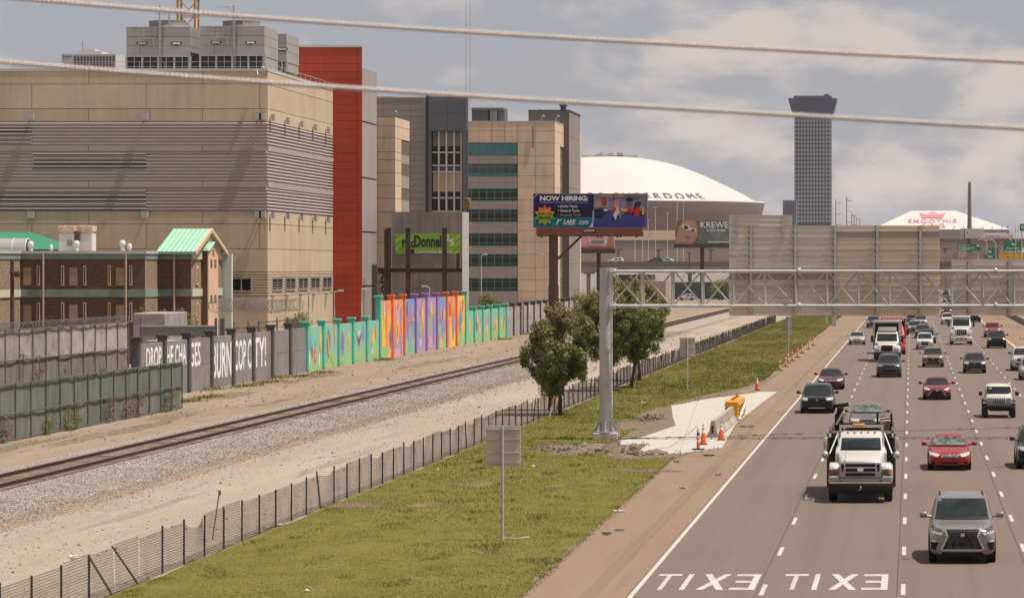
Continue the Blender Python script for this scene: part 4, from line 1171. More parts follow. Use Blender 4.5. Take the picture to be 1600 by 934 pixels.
for i in range(0, len(rows), 2): ribbon(jb, 'x', JX - .2, 600.1, 605.9, zz(rows[i + 1]), zz(rows[i]), 2, [.25, .75], M_gframe, M_glass)
panels(jb, 'x', JX - .08, [626, 629.5], [zz(240), zz(190.6)], M_beige); panels(jb, 'x', JX - .3, [626, 629.5], [0, zz(240)], M_grey, 'spandrel_panel')
for i in range(0, len(rows), 2): ribbon(jb, 'x', JX - .2, 626.1, 629.4, zz(rows[i + 1]), zz(rows[i]), 1, [.25, .75], M_gframe, M_glass)
panels(jb, 'x', JX - .08, [629.5, 638], zsr[:-2] + [zz(190.6)], M_beige)
# dark stair shaft and penthouses
sx0, sx1 = -68.3, -61.0
zt = PZ(174, 606)
MB().box(sx0, 606.1, 0, sx1 - .1, 626, zt).build('stair_shaft', M_dkbr, jb)
panels(jb, 'x', sx1 - .1, [606.1, 616, 626], list(np.linspace(0, zt, 9)), mat('sunlit shaft cladding', (.235, .205, .19), .7, var=.08, scale=.4, orand=.06), 'shaft_panel')  # right face of the dark shaft, sunlight put into a paler tone
MB().box(sx0 - .1, 606, zt, sx1 + .1, 626.1, zt + .25).build('coping', M_slated, jb)
MB().tube((PX(880, 610), 610, zt), (PX(880, 610), 610, zt + 1.0), .5, 10).box(PX(875, 610), 609, zt + 1.0, PX(886, 610), 611, zt + 1.35).build('roof_vent', M_dkbr, jb)
MB().lathe([(.01, zt + .8), (.35, zt + .6), (.4, zt + .2), (.4, zt)], 10, PX(846, 610), 610).build('roof_vent', M_galv, jb)
for px0, px1, p0, p1, m_ in ((737, 762, 171, 190, M_slated), (764, 775, 172.5, 190, M_grey), (736.5, 787, 168.5, 172, M_dkbr), (776, 787, 172, 190, M_slate)):
    MB().box(PX(px0, 600), 600 + (px0 - 736) * .04, PZ(p1, 600), PX(px1, 600), 606, PZ(p0, 600)).build('penthouse', m_, jb)
for p in (868, 845): MB().path([(PX(p, Y4), Y4 - .1, zz(190)), (PX(p + 2, Y4), Y4 - .6, zz(184)), (PX(p + 5, Y4), Y4 - 1, zz(181)), (PX(p + 7, Y4), Y4 - 1.2, zz(183))], .07, 5).build('roof_lamp', M_coping, jb)
MB().tube((PX(833, Y4), Y4 - .15, zz(232)), (PX(833, Y4), Y4 - .15, zz(198)), .09, 5).build('downpipe', M_dkbr, jb)

# unfinished concrete stair tower, banner and steel frame
st = thing('concrete_shaft', 'raw grey concrete shaft with a green banner behind the mural', 'tower', (-55, 393.7, 0))
M_raw = mat('raw grey concrete', (.275, .245, .225), .92, var=.25, scale=.35, col2=(.20, .175, .16), orand=.06, bump=.25, streak=.4)
Yt = 393.7; sxa, sxb = PX(612, Yt), PX(722.5, Yt); zt = PZ(331, Yt)
MB().box(sxa + .1, Yt + .05, 0, sxb - .1, 399.5, zt - .05).build('wall_core', M_concb, st)
panels(st, 'y', Yt + .08, list(np.linspace(sxa, sxb, 6)), [0, 3, 6, 9, 12, zt], M_raw, 'wall_panel', gap=.02)
panels(st, 'x', sxb - .08, [Yt, 399.5], [0, 3, 6, 9, 12, zt], mat('pale edge concrete', (.40, .36, .32), .9, var=.2), 'wall_panel', gap=.02)
bn = MB()
M_ban = mat('lime green banner', (.215, .40, .035), .6, var=.12, scale=1.5, bump=.25, bscale=1.2)
x0, x1, z0, z1 = PX(618, Yt), PX(719, Yt), PZ(397, Yt), PZ(365, Yt)
g_ = 16; vs = []
for i in range(g_ + 1):
    for j in range(7):
        u, v = i / g_, j / 6
        vs.append((x0 + (x1 - x0) * u, Yt - .06 - .05 * abs(math.sin((u * 3 + v * 2) * 5)) * (abs(u - .5) * 1.6), z0 + (z1 - z0) * v + .05 * math.sin(u * math.pi)))
bn.add(vs, [(i * 7 + j, (i + 1) * 7 + j, (i + 1) * 7 + j + 1, i * 7 + j + 1) for i in range(g_) for j in range(6)])
ban = bn.build('banner', M_ban, None); tag(ban, 'lime green builder\'s banner hung on the raw concrete shaft', 'banner')
M_black = mat('black print', (.02, .02, .02), .7)
M_palep = mat('pale print', (.62, .64, .50), .7)
mb = MB(); text(mb, 'm', .95, .88, facing_cam(PX(628.5, Yt), Yt - .14, PZ(386.5, Yt)), .03, .01); text(mb, 'c', .42, .78, facing_cam(PX(642.2, Yt), Yt - .14, PZ(386.5, Yt)), .03, .01)
text(mb, 'Donnel', 3.15, 1.40, facing_cam(PX(647.5, Yt), Yt - .14, PZ(386.5, Yt)), .035, .01)
mb.box(PX(640.5, Yt), Yt - .13, PZ(396, Yt), PX(647, Yt), Yt - .125, PZ(389.5, Yt)).build('banner_print', M_black, ban)
mb = MB(); text(mb, 'Construction Services', 4.3, .42, facing_cam(PX(648.5, Yt), Yt - .14, PZ(395.6, Yt)), .02, .01)
text(mb, '2', .42, .62, facing_cam(PX(697, Yt), Yt - .14, PZ(376, Yt)), .03, .01); text(mb, '5', .55, .8, facing_cam(PX(702.5, Yt), Yt - .14, PZ(384, Yt)), .03, .01)
mb.build('banner_print', M_palep, ban)
M_steel = mat('dark rusty steel', (.060, .036, .030), .8, var=.35, scale=2)
Ys = 388.0
sf = thing('column_frame', 'dark rusty steel columns and beam in front of the concrete shaft', 'steel frame', (-57, Ys, 0))
for px, top in ((603.5, 358.5), (608, 357), (637.5, 357), (694.5, 357)):
    xx = PX(px, Ys); wv = .20 if px < 620 else .24
    MB().box(xx - wv, Ys - .22, 0, xx + wv, Ys - .17, PZ(top, Ys)).box(xx - wv, Ys + .17, 0, xx + wv, Ys + .22, PZ(top, Ys)).box(xx - .05, Ys - .18, 0, xx + .05, Ys + .18, PZ(top, Ys)).box(xx - wv - .1, Ys - .3, PZ(top, Ys), xx + wv + .1, Ys + .3, PZ(top, Ys) + .06).build('column', M_steel, sf)
za, zb = PZ(425.5, Ys), PZ(419, Ys)
MB().box(PX(592, Ys), Ys - .26, za, PX(722, Ys), Ys + .26, za + .06).box(PX(592, Ys), Ys - .26, zb - .06, PX(722, Ys), Ys + .26, zb).box(PX(592, Ys), Ys - .05, za, PX(722, Ys), Ys + .05, zb).build('beam', M_steel, sf)
xx = PX(715.5, Ys + 2); MB().box(xx - .2, Ys + 2, zb, xx + .2, Ys + 2.3, PZ(396, Ys)).build('column', M_steel, sf)

# crane with its hook
M_crane = mat('tan crane steel', (.46, .27, .10), .6, var=.2)
Yk = 420.0
cr = thing('tower_crane', 'tan lattice tower crane mast rising behind the rooftop cooling towers', 'crane', (PX(291, Yk), Yk, 0))
xa, xb = PX(277.5, Yk), PX(304.5, Yk); wv = (xb - xa)
for i, (xx, yy) in enumerate(((xa, Yk), (xb, Yk), (xa, Yk + wv), (xb, Yk + wv))): MB().box(xx - .12, yy - .12, 0, xx + .12, yy + .12, 66).build('mast_leg', M_crane, cr)
mb = MB()
for k in range(30):
    z0 = k * 2.2
    for (ax, ay, bx_, by_) in ((xa, Yk, xb, Yk), (xb, Yk, xb, Yk + wv), (xb, Yk + wv, xa, Yk + wv), (xa, Yk + wv, xa, Yk)):
        mb.tube((ax, ay, z0), (bx_, by_, z0), .06, 4)
        if k % 2: mb.tube((ax, ay, z0), (bx_, by_, z0 + 2.2), .055, 4)
        else: mb.tube((bx_, by_, z0), (ax, ay, z0 + 2.2), .055, 4)
mb.build('mast_lattice', M_crane, cr)
mb = MB()
for dy, dz in ((0, 0), (1.8, 0), (.9, 1.6)): mb.tube((xa - 12, Yk + dy, 66 + dz), (PX(745, Yk), Yk + dy, 66 + dz), .10, 5)
for k in range(26): mb.tube((xa - 12 + k * 2, Yk, 66), (xa - 11 + k * 2, Yk + .9, 67.6), .05, 4).tube((xa - 11 + k * 2, Yk + .9, 67.6), (xa - 10 + k * 2, Yk + 1.8, 66), .05, 4)
mb.build('jib', M_crane, cr)
mb = MB()
for px in (726.6, 733): mb.tube((PX(px, Yk), Yk + .9, PZ(312, Yk)), (PX(px, Yk), Yk + .9, 66), .022, 4)
mb.build('hoist_cable', mat('dark cable', (.10, .10, .10), .6), cr)
hk = MB(); xx = PX(729, Yk)
hk.bbox(xx - .38, Yk + .6, PZ(325, Yk), xx + .38, Yk + 1.2, PZ(309, Yk), .15).build('hook_block', mat('black and yellow hook block', (.40, .24, .06), .6, scale=1.4, col2=(.03, .028, .025)), cr)
MB().path([(xx, Yk + .9, PZ(325, Yk)), (xx, Yk + .9, PZ(330, Yk)), (xx + .2, Yk + .9, PZ(333, Yk)), (xx + .05, Yk + .9, PZ(336, Yk)), (xx - .2, Yk + .9, PZ(334, Yk))], .07, 5).build('hook', M_steel, cr)

# ------------------------------------------------------------------ old low jail with green roofed gables
OY = 300.0
ob = thing('brick_jail', 'low dark brick building with green bands, narrow slit windows and a green gabled bay', 'building', (-75, OY, 0))
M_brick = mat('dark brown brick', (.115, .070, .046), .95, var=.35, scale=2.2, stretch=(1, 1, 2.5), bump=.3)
M_brick_lit = mat('sunlit tan brick', (.26, .185, .12), .95, var=.35, scale=2.0, stretch=(1, 1, 2.5), bump=.3)  # same brick, sunlight on the right-facing walls painted in as a paler tan
M_bandg = mat('grey green concrete band', (.20, .245, .21), .9, var=.2, scale=.6, orand=.08)
M_stucco = mat('orange tan stucco', (.62, .40, .27), .9, var=.12, scale=.8)
M_tanp = mat('tan window panel', (.31, .215, .145), .85, var=.1)
M_mint = mat('mint green metal roof', (.31, .50, .385), .5, var=.08, scale=.8)
M_mintd = mat('mint roof seam', (.17, .40, .27), .5)
M_greenr = mat('deep green metal roof', (.035, .20, .115), .5, var=.1)
z = lambda p: PZ(p, OY); x = lambda p: PX(p, OY)
zt = z(392); zb1, zb0 = z(405), z(394)
zm1, zm0 = z(452), z(464)
def jail_block(xa, xb, ya, yb, zt=zt, cols=(), m=M_brick, mr=M_brick):
    MB().box(xa, ya, 0, xb, yb, zt - .3).build('wall', m, ob)
    for za, zb in ((zb1, zt - .25), (zm0, zm1)):
        MB().box(xa - .04, ya - .10, za, xb + .10, yb, zb).build('concrete_band', M_bandg, ob)
    MB().box(xa - .1, ya - .18, zt - .25, xb + .18, yb, zt).build('parapet_cap', M_coping, ob)
jail_block(-100, x(31), 286, 330)
jail_block(x(31) - .01, x(226), OY, 330)
MB().box(x(31), 286.1, 0, x(31) + .03, OY, zt - .3).build('side_wall', M_brick_lit, ob)
MB().box(x(31) + .02, 286.1, zm0, x(31) + .13, OY - .12, zm1).build('concrete_band', mat('sunlit band', (.48, .47, .36), .9, var=.1), ob)  # sun on the grey green band put into a cream colour
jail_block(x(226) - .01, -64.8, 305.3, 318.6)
for xr, ya, yb in ((x(226), OY, 305.3),): MB().box(xr + .0, ya + .05, 0, xr + .03, yb, zt - .3).build('side_wall', M_brick_lit, ob)
# window panels and slits
for za, zb in ((z(446), z(418)), (z(503), z(476))):
    for px in (43, 115, 187.5):
        MB().box(x(px - 6.3), OY - .06, za, x(px + 6.3), OY + .02, zb).build('window_panel', M_tanp, ob)
    for px in (60, 98, 132.5, 171, 204.5):
        MB().box(x(px - 2.3), OY - .09, za, x(px + 2.3), OY - .003, zb + .2).build('window_frame', M_stucco, ob)
        MB().box(x(px - 1.0), OY - .11, za + .1, x(px + 1.2), OY - .092, zb + .1).build('slit_window', M_glass, ob)
for px in (30, 68.5, 197.5): MB().tube((x(px), OY - .25, 0), (x(px), OY - .25, z(397)), .10, 7).build('downpipe', mat('tan downpipe', (.40, .29, .20), .7), ob)
MB().tube((PX(272, 305), 305.0, 0), (PX(272, 305), 305.0, PZ(397, 305)), .10, 7).build('downpipe', mat('tan downpipe', (.40, .29, .20), .7), ob)
# gabled bay: ridge along X, gable wall facing right
gx0, gx1, gy0, gy1 = PX(247, 305.3), -64.8, 305.25, 318.6
gy = (gy0 + gy1) / 2; ze, zrg = PZ(393, 305), PZ(356, 305)
ov = .5
for (ya, yb, nm) in ((gy0 - ov, gy, 0), (gy1 + ov, gy, 1)):
    MB().add([(gx0, ya, ze), (gx1 + .5, ya, ze), (gx1 + .5, yb, zrg), (gx0, yb, zrg), (gx0, ya, ze - .12), (gx1 + .5, ya, ze - .12), (gx1 + .5, yb, zrg - .12), (gx0, yb, zrg - .12)],
             [(0, 1, 2, 3), (7, 6, 5, 4), (0, 4, 5, 1), (1, 5, 6, 2), (3, 2, 6, 7), (0, 3, 7, 4)]).build('roof', M_mint, ob)
mb = MB()
for k in range(9):
    xx = gx0 + (gx1 + .5 - gx0) * k / 8
    mb.bar((xx, gy0 - ov, ze + .02), (xx, gy, zrg + .02), .05, .07)
mb.bar((gx0, gy0 - ov, ze - .1), (gx1 + .5, gy0 - ov, ze - .1), .1, .2)
mb.build('roof_seam', M_mintd, ob)
MB().prism([(gy0, 0), (gy1, 0), (gy1, ze - .1), (gy, zrg - .25), (gy0, ze - .1)], lambda a, b: (gx1 + .0, a, b), lambda a, b: (gx1 + .06, a, b)).build('gable_wall', M_brick_lit, ob)
MB().prism([(gy0, ze - .1), (gy1, ze - .1), (gy, zrg - .25)], lambda a, b: (gx1 + .07, a, b), lambda a, b: (gx1 + .16, a, b)).build('pediment', M_stucco, ob)
mb = MB(); mb.bar((gx1 + .55, gy0 - ov, ze - .15), (gx1 + .55, gy, zrg - .12), .12, .35); mb.bar((gx1 + .55, gy1 + ov, ze - .15), (gx1 + .55, gy, zrg - .12), .12, .35)
mb.build('barge_board', M_stucco, ob)
for za, zb in ((zb1, zb1 + .55), (zm0, zm1)): MB().box(gx1 + .06, gy0 + .02, za, gx1 + .17, gy1, zb).build('concrete_band', mat('sunlit band', (.48, .47, .36), .9, var=.1), ob)  # gable bands in the same cream, sunlight painted into the tone
for za, zb in ((z(446), z(416)), (z(503), z(474))):
    f_ = MB().box(gx1 + .06, gy0 + 1.9, za, gx1 + .15, gy0 + 2.9, zb).build('window_frame', M_stucco, ob)
    MB().box(gx1 + .14, gy0 + 2.2, za + .15, gx1 + .17, gy0 + 2.6, zb - .15).build('slit_window', M_glass, f_)
# little turret in the gable
ty0, ty1, tx = gy0 + 4.3, gy0 + 8.7, gx1 + .62
MB().box(gx1 + .1, ty0, 0, tx, ty1, PZ(389, 310)).build('turret', M_brick, ob)
MB().prism([(ty0, 0), (ty1, 0), (ty1, PZ(391, 310)), ((ty0 + ty1) / 2, PZ(379, 310)), (ty0, PZ(391, 310))], lambda a, b: (tx, a, b), lambda a, b: (tx + .08, a, b)).build('turret_face', M_stucco, ob)
for s_, ya in ((1, ty0 - .25), (-1, ty1 + .25)):
    MB().add([(gx1 + .1, ya, PZ(391.5, 310)), (tx + .3, ya, PZ(391.5, 310)), (tx + .3, (ty0 + ty1) / 2, PZ(377.5, 310)), (gx1 - 1, (ty0 + ty1) / 2, PZ(377.5, 310))], [(0, 1, 2, 3)]).build('turret_roof', M_mint, ob)
mb = MB()
for za, zb in ((z(418), z(404)), (z(475), z(462))):
    for k in range(7):
        zz_ = za + (zb - za) * k / 7
        for yv in (ty0 + .9, ty0 + 2.7): mb.box(tx + .08, yv, zz_, tx + .11, yv + .85, zz_ + (zb - za) / 7 * .6)
for k in range(5): mb.box(tx + .08, ty0 + 1.85, z(404) + .3 + k * .12, tx + .11, ty0 + 2.6, z(404) + .37 + k * .12)
mb.build('vent_slots', M_glass, ob)
MB().box(PX(345.5, 319), 319, 0, PX(362, 319), 319.5, PZ(397, 319)).build('stair_screen', mat('pale green sheeting', (.58, .64, .53), .8, var=.1, scale=1, stretch=(4, 4, .3)), ob)
# roof things
M_whitev = mat('white painted vent', (.55, .53, .51), .6, var=.12)
sk = thing('roof_skylight', 'grey barrel vaulted skylight on the brick building roof', 'skylight', (PX(10, 304), 304, zt))
r_ = 1.15; cxs = PX(39, 304)
for k in range(10):
    a0, a1 = math.pi * k / 10, math.pi * (k + 1) / 10
    MB().add([(cxs - 9, 304 + r_ - r_ * math.cos(a0), zt + r_ * math.sin(a0)), (cxs, 304 + r_ - r_ * math.cos(a0), zt + r_ * math.sin(a0)), (cxs, 304 + r_ - r_ * math.cos(a1), zt + r_ * math.sin(a1)), (cxs - 9, 304 + r_ - r_ * math.cos(a1), zt + r_ * math.sin(a1))], [(0, 1, 2, 3)]).build('pane', mat('skylight glazing', (.30, .29, .28), .3), sk)
mb = MB()
for xx in (cxs, cxs - 1.2, cxs - 2.6): mb.path([(xx, 304 + r_ - r_ * math.cos(math.pi * k / 10), zt + r_ * math.sin(math.pi * k / 10)) for k in range(11)], .05, 4)
mb.build('frame', M_whitev, sk)
for i, (px, p0, p1, wd_, lb) in enumerate(((48, 377, 391, 10, 'big white roof vent just right of the barrel skylight'), (80, 382, 391, 6, 'smallest white roof vent beside the green roof'), (119.5, 376, 391, 10, 'white roof vent below the rusty tank'),
                                           (191.5, 375.5, 391, 10, 'tall white hooded roof vent, farthest right pair'), (202.5, 380.5, 391, 8, 'low white hooded roof vent beside the tall one'))):
    t = thing('roof_vent', lb, 'roof vent', (PX(px, 303), 303, zt), 'white vents on the brick building')
    r_ = wd_ / 2 * 303 / F; zc = PZ(p0, 303)
    MB().tube((PX(px, 303), 303, zt - .1), (PX(px, 303), 303, zc - .25), r_ * .62, 12).build('pipe', M_whitev, t, smooth=40)
    MB().lathe([(r_ * .8, zc - .5), (r_, zc - .38), (r_ * .9, zc - .12), (r_ * .5, zc), (.01, zc + .02)], 14, PX(px, 303), 303).build('hood', M_whitev, t, smooth=40)
gr = thing('green_hall', 'low hall with a deep green hipped roof behind the brick building', 'building', (PX(40, 335), 335, 0))
Yh = 335.0
MB().box(PX(-40, Yh), Yh, 0, PX(90, Yh), Yh + 9, PZ(389, Yh)).build('wall', M_stucco, gr)
a, b, c_, d_ = PX(-45, Yh), PX(92, Yh), PX(25, Yh), PX(-20, Yh)
ze_, zr_ = PZ(389.5, Yh), PZ(362, Yh)
MB().add([(a, Yh - .4, ze_), (b, Yh - .4, ze_), (b, Yh + 9.4, ze_), (a, Yh + 9.4, ze_), (d_, Yh + 4.5, zr_), (PX(30, Yh), Yh + 4.5, zr_)], [(0, 1, 5, 4), (1, 2, 5), (2, 3, 4, 5), (3, 0, 4), (0, 3, 2, 1)]).build('roof', M_greenr, gr)
Yr = 322.0
tk = thing('rusty_tank', 'pair of white rust streaked ventilator boxes standing on the brick building roof', 'tank', (PX(117, Yr), Yr, zt))
M_tank = mat('rust streaked white paint', (.55, .50, .45), .7, scale=.9, col2=(.48, .42, .36), var=.1)
M_rsp = mat('bright rust', (.42, .17, .06), .85, scale=1.6, col2=(.55, .48, .42))
for pa, pb in ((91.5, 116), (121, 144)):
    MB().bbox(PX(pa, Yr), Yr, zt - .4, PX(pb, Yr), Yr + 1.6, PZ(365, Yr), .06).build('tank_body', M_tank, tk)
    MB().bbox(PX(pa, Yr) - .06, Yr - .06, PZ(362, Yr), PX(pb, Yr) + .06, Yr + 1.66, PZ(353, Yr), .06).build('tank_hood', M_rsp, tk)
    MB().box(PX(pa, Yr) + .1, Yr + .1, PZ(366, Yr), PX(pb, Yr) - .1, Yr + 1.5, PZ(361, Yr)).build('throat', M_tank, tk)
MB().tube((PX(123, Yr), Yr - .15, PZ(377, Yr)), (PX(123, Yr), Yr - .15, PZ(362, Yr)), .18, 7).build('rusty_pipe', M_rust, tk)
MB().box(PX(105, Yr), Yr - .04, PZ(384, Yr), PX(113, Yr), Yr, PZ(375, Yr)).build('access_panel', M_bandg, tk)
# yard clutter: dark timber poles, steel beam on posts, concrete block, gate
pl_ = thing('timber_pole', 'dark timber pole with a cross arm standing behind the tall grey fence', 'pole', (PX(19, 230), 230, 0))
MB().tube((PX(19, 230), 230, 0), (PX(19, 230), 230, PZ(405, 230)), .16, 8, .13).build('shaft', M_steel, pl_)
MB().tube((PX(15.5, 230), 229.8, PZ(425, 230)), (PX(33, 230), 229.8, PZ(429, 230)), .07, 6).bbox(PX(25, 230), 229.5, PZ(433, 230), PX(32, 230), 230, PZ(424, 230), .06).build('cross_arm', M_steel, pl_)
bm_ = thing('steel_beam_gate', 'long grey steel box beam on posts behind the slogan wall', 'gate', (PX(280, 250), 250, 0))
MB().box(PX(220, 250), 250, PZ(525, 250), PX(334, 250), 250.6, PZ(509, 250)).build('beam', mat('grey painted steel', (.22, .21, .205), .6, var=.2), bm_)
MB().box(PX(219, 250), 249.9, PZ(510.5, 250), PX(335, 250), 250.7, PZ(508.5, 250)).build('beam_lip', M_galv, bm_)
for px in (219, 336, 344, 348): MB().box(PX(px, 250) - .08, 250.2, 0, PX(px, 250) + .08, 250.4, PZ(497, 250)).build('post', M_fgrey, bm_)
cb = MB().bbox(PX(208, 262), 262, 0, PX(258, 262), 270, PZ(489, 262), .08).build('concrete_bunker', M_wfar, None); tag(cb, 'plain grey concrete block behind the left end of the slogan wall', 'block building')
cb2 = MB().bbox(PX(228, 228), 228, 0, PX(262, 228), 231, PZ(532, 228), .05).build('concrete_kiosk', M_wfar, None); tag(cb2, 'small grey concrete kiosk peeping over the slogan wall', 'kiosk')
rz = thing('razor_wire_run', 'tangled coils of razor wire on posts above the slogan wall', 'razor wire', (-55, 250, 0))
coil(rz, PX(362, 262), 255, 275, 5.6, .5, .5); coil(rz, PX(385, 262), 262, 285, 5.4, .5, .5)
for px in (346, 366, 388, 404, 433, 450, 463): MB().tube((PX(px, 275), 275, 0), (PX(px, 275), 275, PZ(502 if px < 410 else 497, 275)), .07, 5).build('post', M_fgrey, rz)
MB().tube((PX(404, 275), 275, PZ(504, 275)), (PX(480, 275), 275, PZ(497, 275)), .05, 5).build('rail', M_fgrey, rz)
shrub('bush', 'round leafy bush with pale flowers behind the last grey slogan panel', PX(465, 285), 285, 2.4, 2.2, 2.3, 2600, M_weed, .07)
shrub('bush', 'large dark green shrub in front of the brick building gable', PX(262, 285), 285, 1.5, 3.6, 3.6, 4200, M_leaf, .09)
shrub('bush', 'low rusty weeds beside the shrub above the slogan wall', PX(300, 280), 280, 2.6, 2.6, 1.1, 1300, M_vine, .08)
shrub('bush', 'dark bush peeping over the mural right of the tall panels', PX(768, 420), 420, 2.6, 2.8, 3.0, 2600, M_leaf, .11)
# street lamps behind the mural
M_pole = mat('pale lamp pole', (.50, .48, .46), .5, metal=.3)
for i, (px, Y, top, arm, lb) in enumerate(((482, 340, 456, 10, 'single arm lamp in front of the buff building\'s corner side'), (522.5, 345, 456, 10, 'lamp pole at the left edge of the red tower'), (565, 360, 454, 4, 'short lamp pole on the right edge of the red tower'),
                                           (671, 372, 449, -8, 'twin headed lamp in front of the concrete shaft'), (752, 455, 399, 6, 'tall thin lamp pole before the ribbon windows'), (594, 395, 393, 6, 'thin lamp pole between red tower and concrete shaft'), (852, 500, 398, -7, 'slim camera pole left of the billboard column'))):
    t = thing('street_lamp', lb, 'street lamp', (PX(px, Y), Y, 0), 'lamp poles behind the mural wall')
    zz_ = PZ(top, Y); xx = PX(px, Y); dx = arm * Y / F
    MB().tube((xx, Y, 0), (xx, Y, zz_), .09, 7, .06).build('pole', M_pole, t)
    MB().tube((xx, Y, zz_), (xx + dx, Y, zz_ + .1), .05, 5).build('arm', M_pole, t)
    MB().bbox(xx + dx - .3, Y - .15, zz_ + .02, xx + dx + .3, Y + .15, zz_ + .2, .04).build('lamp_head', M_pole, t)
mb = MB(); text(mb, 'NV', 2.9, 1.0, lambda a, b, c: (PX(591.5, 408) + b, 407.86 - c, PZ(424, 408) - a), .03, .02)
mb.box(PX(590.5, 408), 407.85, PZ(425, 408), PX(599, 408), 407.87, PZ(418, 408)).build('wall_lettering', M_black, jb)

# ==================================================================================== BILLBOARDS
M_pole_r = mat('rust brown column', (.115, .065, .050), .75, var=.25, scale=2)
M_skirt = mat('red brown catwalk', (.19, .060, .038), .75, var=.15, scale=2)
BYd = 432.0
bb = thing('billboard', 'large hiring billboard on a rust brown column with a slanting brace', 'billboard', (PX(865, BYd), BYd, 0))
bx0, bx1, bz0, bz1 = PX(834, BYd), PX(1011, BYd), PZ(355, BYd), PZ(303.5, BYd)
BW, BH = bx1 - bx0, bz1 - bz0
MB().box(bx0, BYd, bz0, bx1, BYd + .35, bz1).build('backing', M_steel, bb)
fr = MB(); t_ = .09
fr.box(bx0 - t_, BYd - .08, bz0 - t_, bx1 + t_, BYd + .36, bz0).box(bx0 - t_, BYd - .08, bz1, bx1 + t_, BYd + .36, bz1 + t_).box(bx0 - t_, BYd - .08, bz0, bx0, BYd + .36, bz1).box(bx1, BYd - .08, bz0, bx1 + t_, BYd + .36, bz1)
fr.build('frame', mat('grey billboard trim', (.22, .22, .24), .5), bb)
def art(name, col, polys, layer, emit=0, var=0):
    """flat print on the face: polygons in (u, v) with u 0..1 across the whole face, v 0..1 up"""
    mb = MB(); yf = BYd - .012 - .006 * layer
    for p in polys: mb.prism(p, lambda u, v: (bx0 + u * BW, yf + .005, bz0 + v * BH), lambda u, v: (bx0 + u * BW, yf, bz0 + v * BH))
    return mb.build(name, mat('print ' + name + str(col), col, .7, var=var, scale=1.5, spec=.08), face)
face = MB().box(bx0, BYd - .01, bz0, bx0 + .525 * BW, BYd - .001, bz1).build('poster', mat('poster navy', (.018, .022, .125), .7, spec=.08), bb)
face2 = MB().box(bx0 + .53 * BW, BYd - .01, bz0, bx1, BYd - .001, bz1).build('poster', mat('poster plum', (.16, .13, .22), .5, scale=1.2, col2=(.27, .17, .18)), bb)
rect = lambda a, b, c, d: [(a, c), (b, c), (b, d), (a, d)]
art('dark_band', (.012, .014, .030), [rect(0, .525, .30, .60)], 1)
art('teal_band', (.010, .17, .19), [rect(0, .525, 0, .30)], 2, var=.3)
art('corner_stripe', (.55, .62, .45), [[(.0, .88), (.035, 1), (.028, 1), (0, .90)]], 3)
art('corner_white', (.45, .60, .75), [[(.49, 0), (.525, 0), (.525, .18)], [(.519, .18), (.527, .18), (.527, .5), (.521, .5)]], 3)
star = []
for k in range(20):
    a = math.pi / 2 + 2 * math.pi * k / 20; q = 1.0 if k % 2 == 0 else .68
    star.append((.098 + .093 * q * math.cos(a), .36 + .32 * q * math.sin(a)))
def clip_poly(p, v0, v1):
    def half(p, keep, v):
        o = []
        for a, b in zip(p, p[1:] + p[:1]):
            ka, kb = keep(a[1]), keep(b[1])
            if ka: o.append(a)
            if ka != kb:
                t = (v - a[1]) / (b[1] - a[1]); o.append((a[0] + (b[0] - a[0]) * t, v))
        return o
    p = half(p, lambda q: q >= v0, v0)
    return half(p, lambda q: q <= v1, v1) if p else p
cols_ = [(.55, .24, .03), (.35, .38, .03), (.12, .42, .05), (.42, .40, .03), (.62, .30, .03), (.72, .14, .05), (.72, .07, .05)]
for i, c in enumerate(cols_):
    v0, v1 = .04 + .64 * i / 7, .04 + .64 * (i + 1) / 7
    ps = []
    for j in range(20):
        q = clip_poly([(.098, .36), star[j], star[(j + 1) % 20]], v0, v1)
        if len(q) > 2: ps.append(q)
    art('starburst', c, ps, 4)
    continue
    # split by convexity: draw as thin strips between left and right extents
    ps = []
    m_ = 4
    for j in range(m_):
        a, b = v0 + (v1 - v0) * j / m_, v0 + (v1 - v0) * (j + 1) / m_
        q = clip_poly(star, a, b)
        if len(q) > 2:
            us = sorted(q, key=lambda t: t[0])
            lo = [t[0] for t in q if abs(t[1] - a) < 1e-6]; hi = [t[0] for t in q if abs(t[1] - b) < 1e-6]
            lo = lo or [us[0][0], us[-1][0]]; hi = hi or [sum(t[0] for t in q) / len(q)] * 2
            ps.append([(min(lo), a), (max(lo), a), (max(hi), b), (min(hi), b)])
    art('starburst', c, ps, 4)
M_bw = mat('poster white', (.66, .68, .74), .5)
M_bp = mat('poster faded pink', (.42, .22, .30), .5)
def bt(s, u, v, w_, h_, m, bold=.0, shear=0.0):
    mb = MB(); text(mb, s, w_ * BW, h_ * BH, facing_cam(bx0 + u * BW, BYd - .05, bz0 + v * BH), bold, .01, shear); mb.build('poster_lettering', m, face)
bt('NOW HIRING:', .055, .80, .425, .155, M_bw, .045)
art('rule', (.5, .5, .62), [rect(.055, .48, .745, .757)], 4)
bt('• HVAC Techs', .215, .595, .17, .075, M_bw, .015)
bt('• General Techs', .215, .465, .19, .075, M_bw, .015)
bt('• Grounds Techs', .215, .335, .20, .075, M_bp, .01)
bt('SIGN ON', .035, .365, .125, .085, M_black, .03)
bt('BONUS!', .045, .25, .11, .085, M_black, .03)
bt('1', .195, .07, .03, .165, M_bw, .02, .3); bt('ST', .222, .18, .03, .06, M_bw, .01, .2)
bt('LAKE', .262, .09, .11, .14, M_bw, .04, .3)
art('swoosh', (.45, .55, .62), [[(.262, .075), (.39, .10), (.33, .05)]], 4)
bt('.com', .395, .075, .085, .12, M_bw, .01)
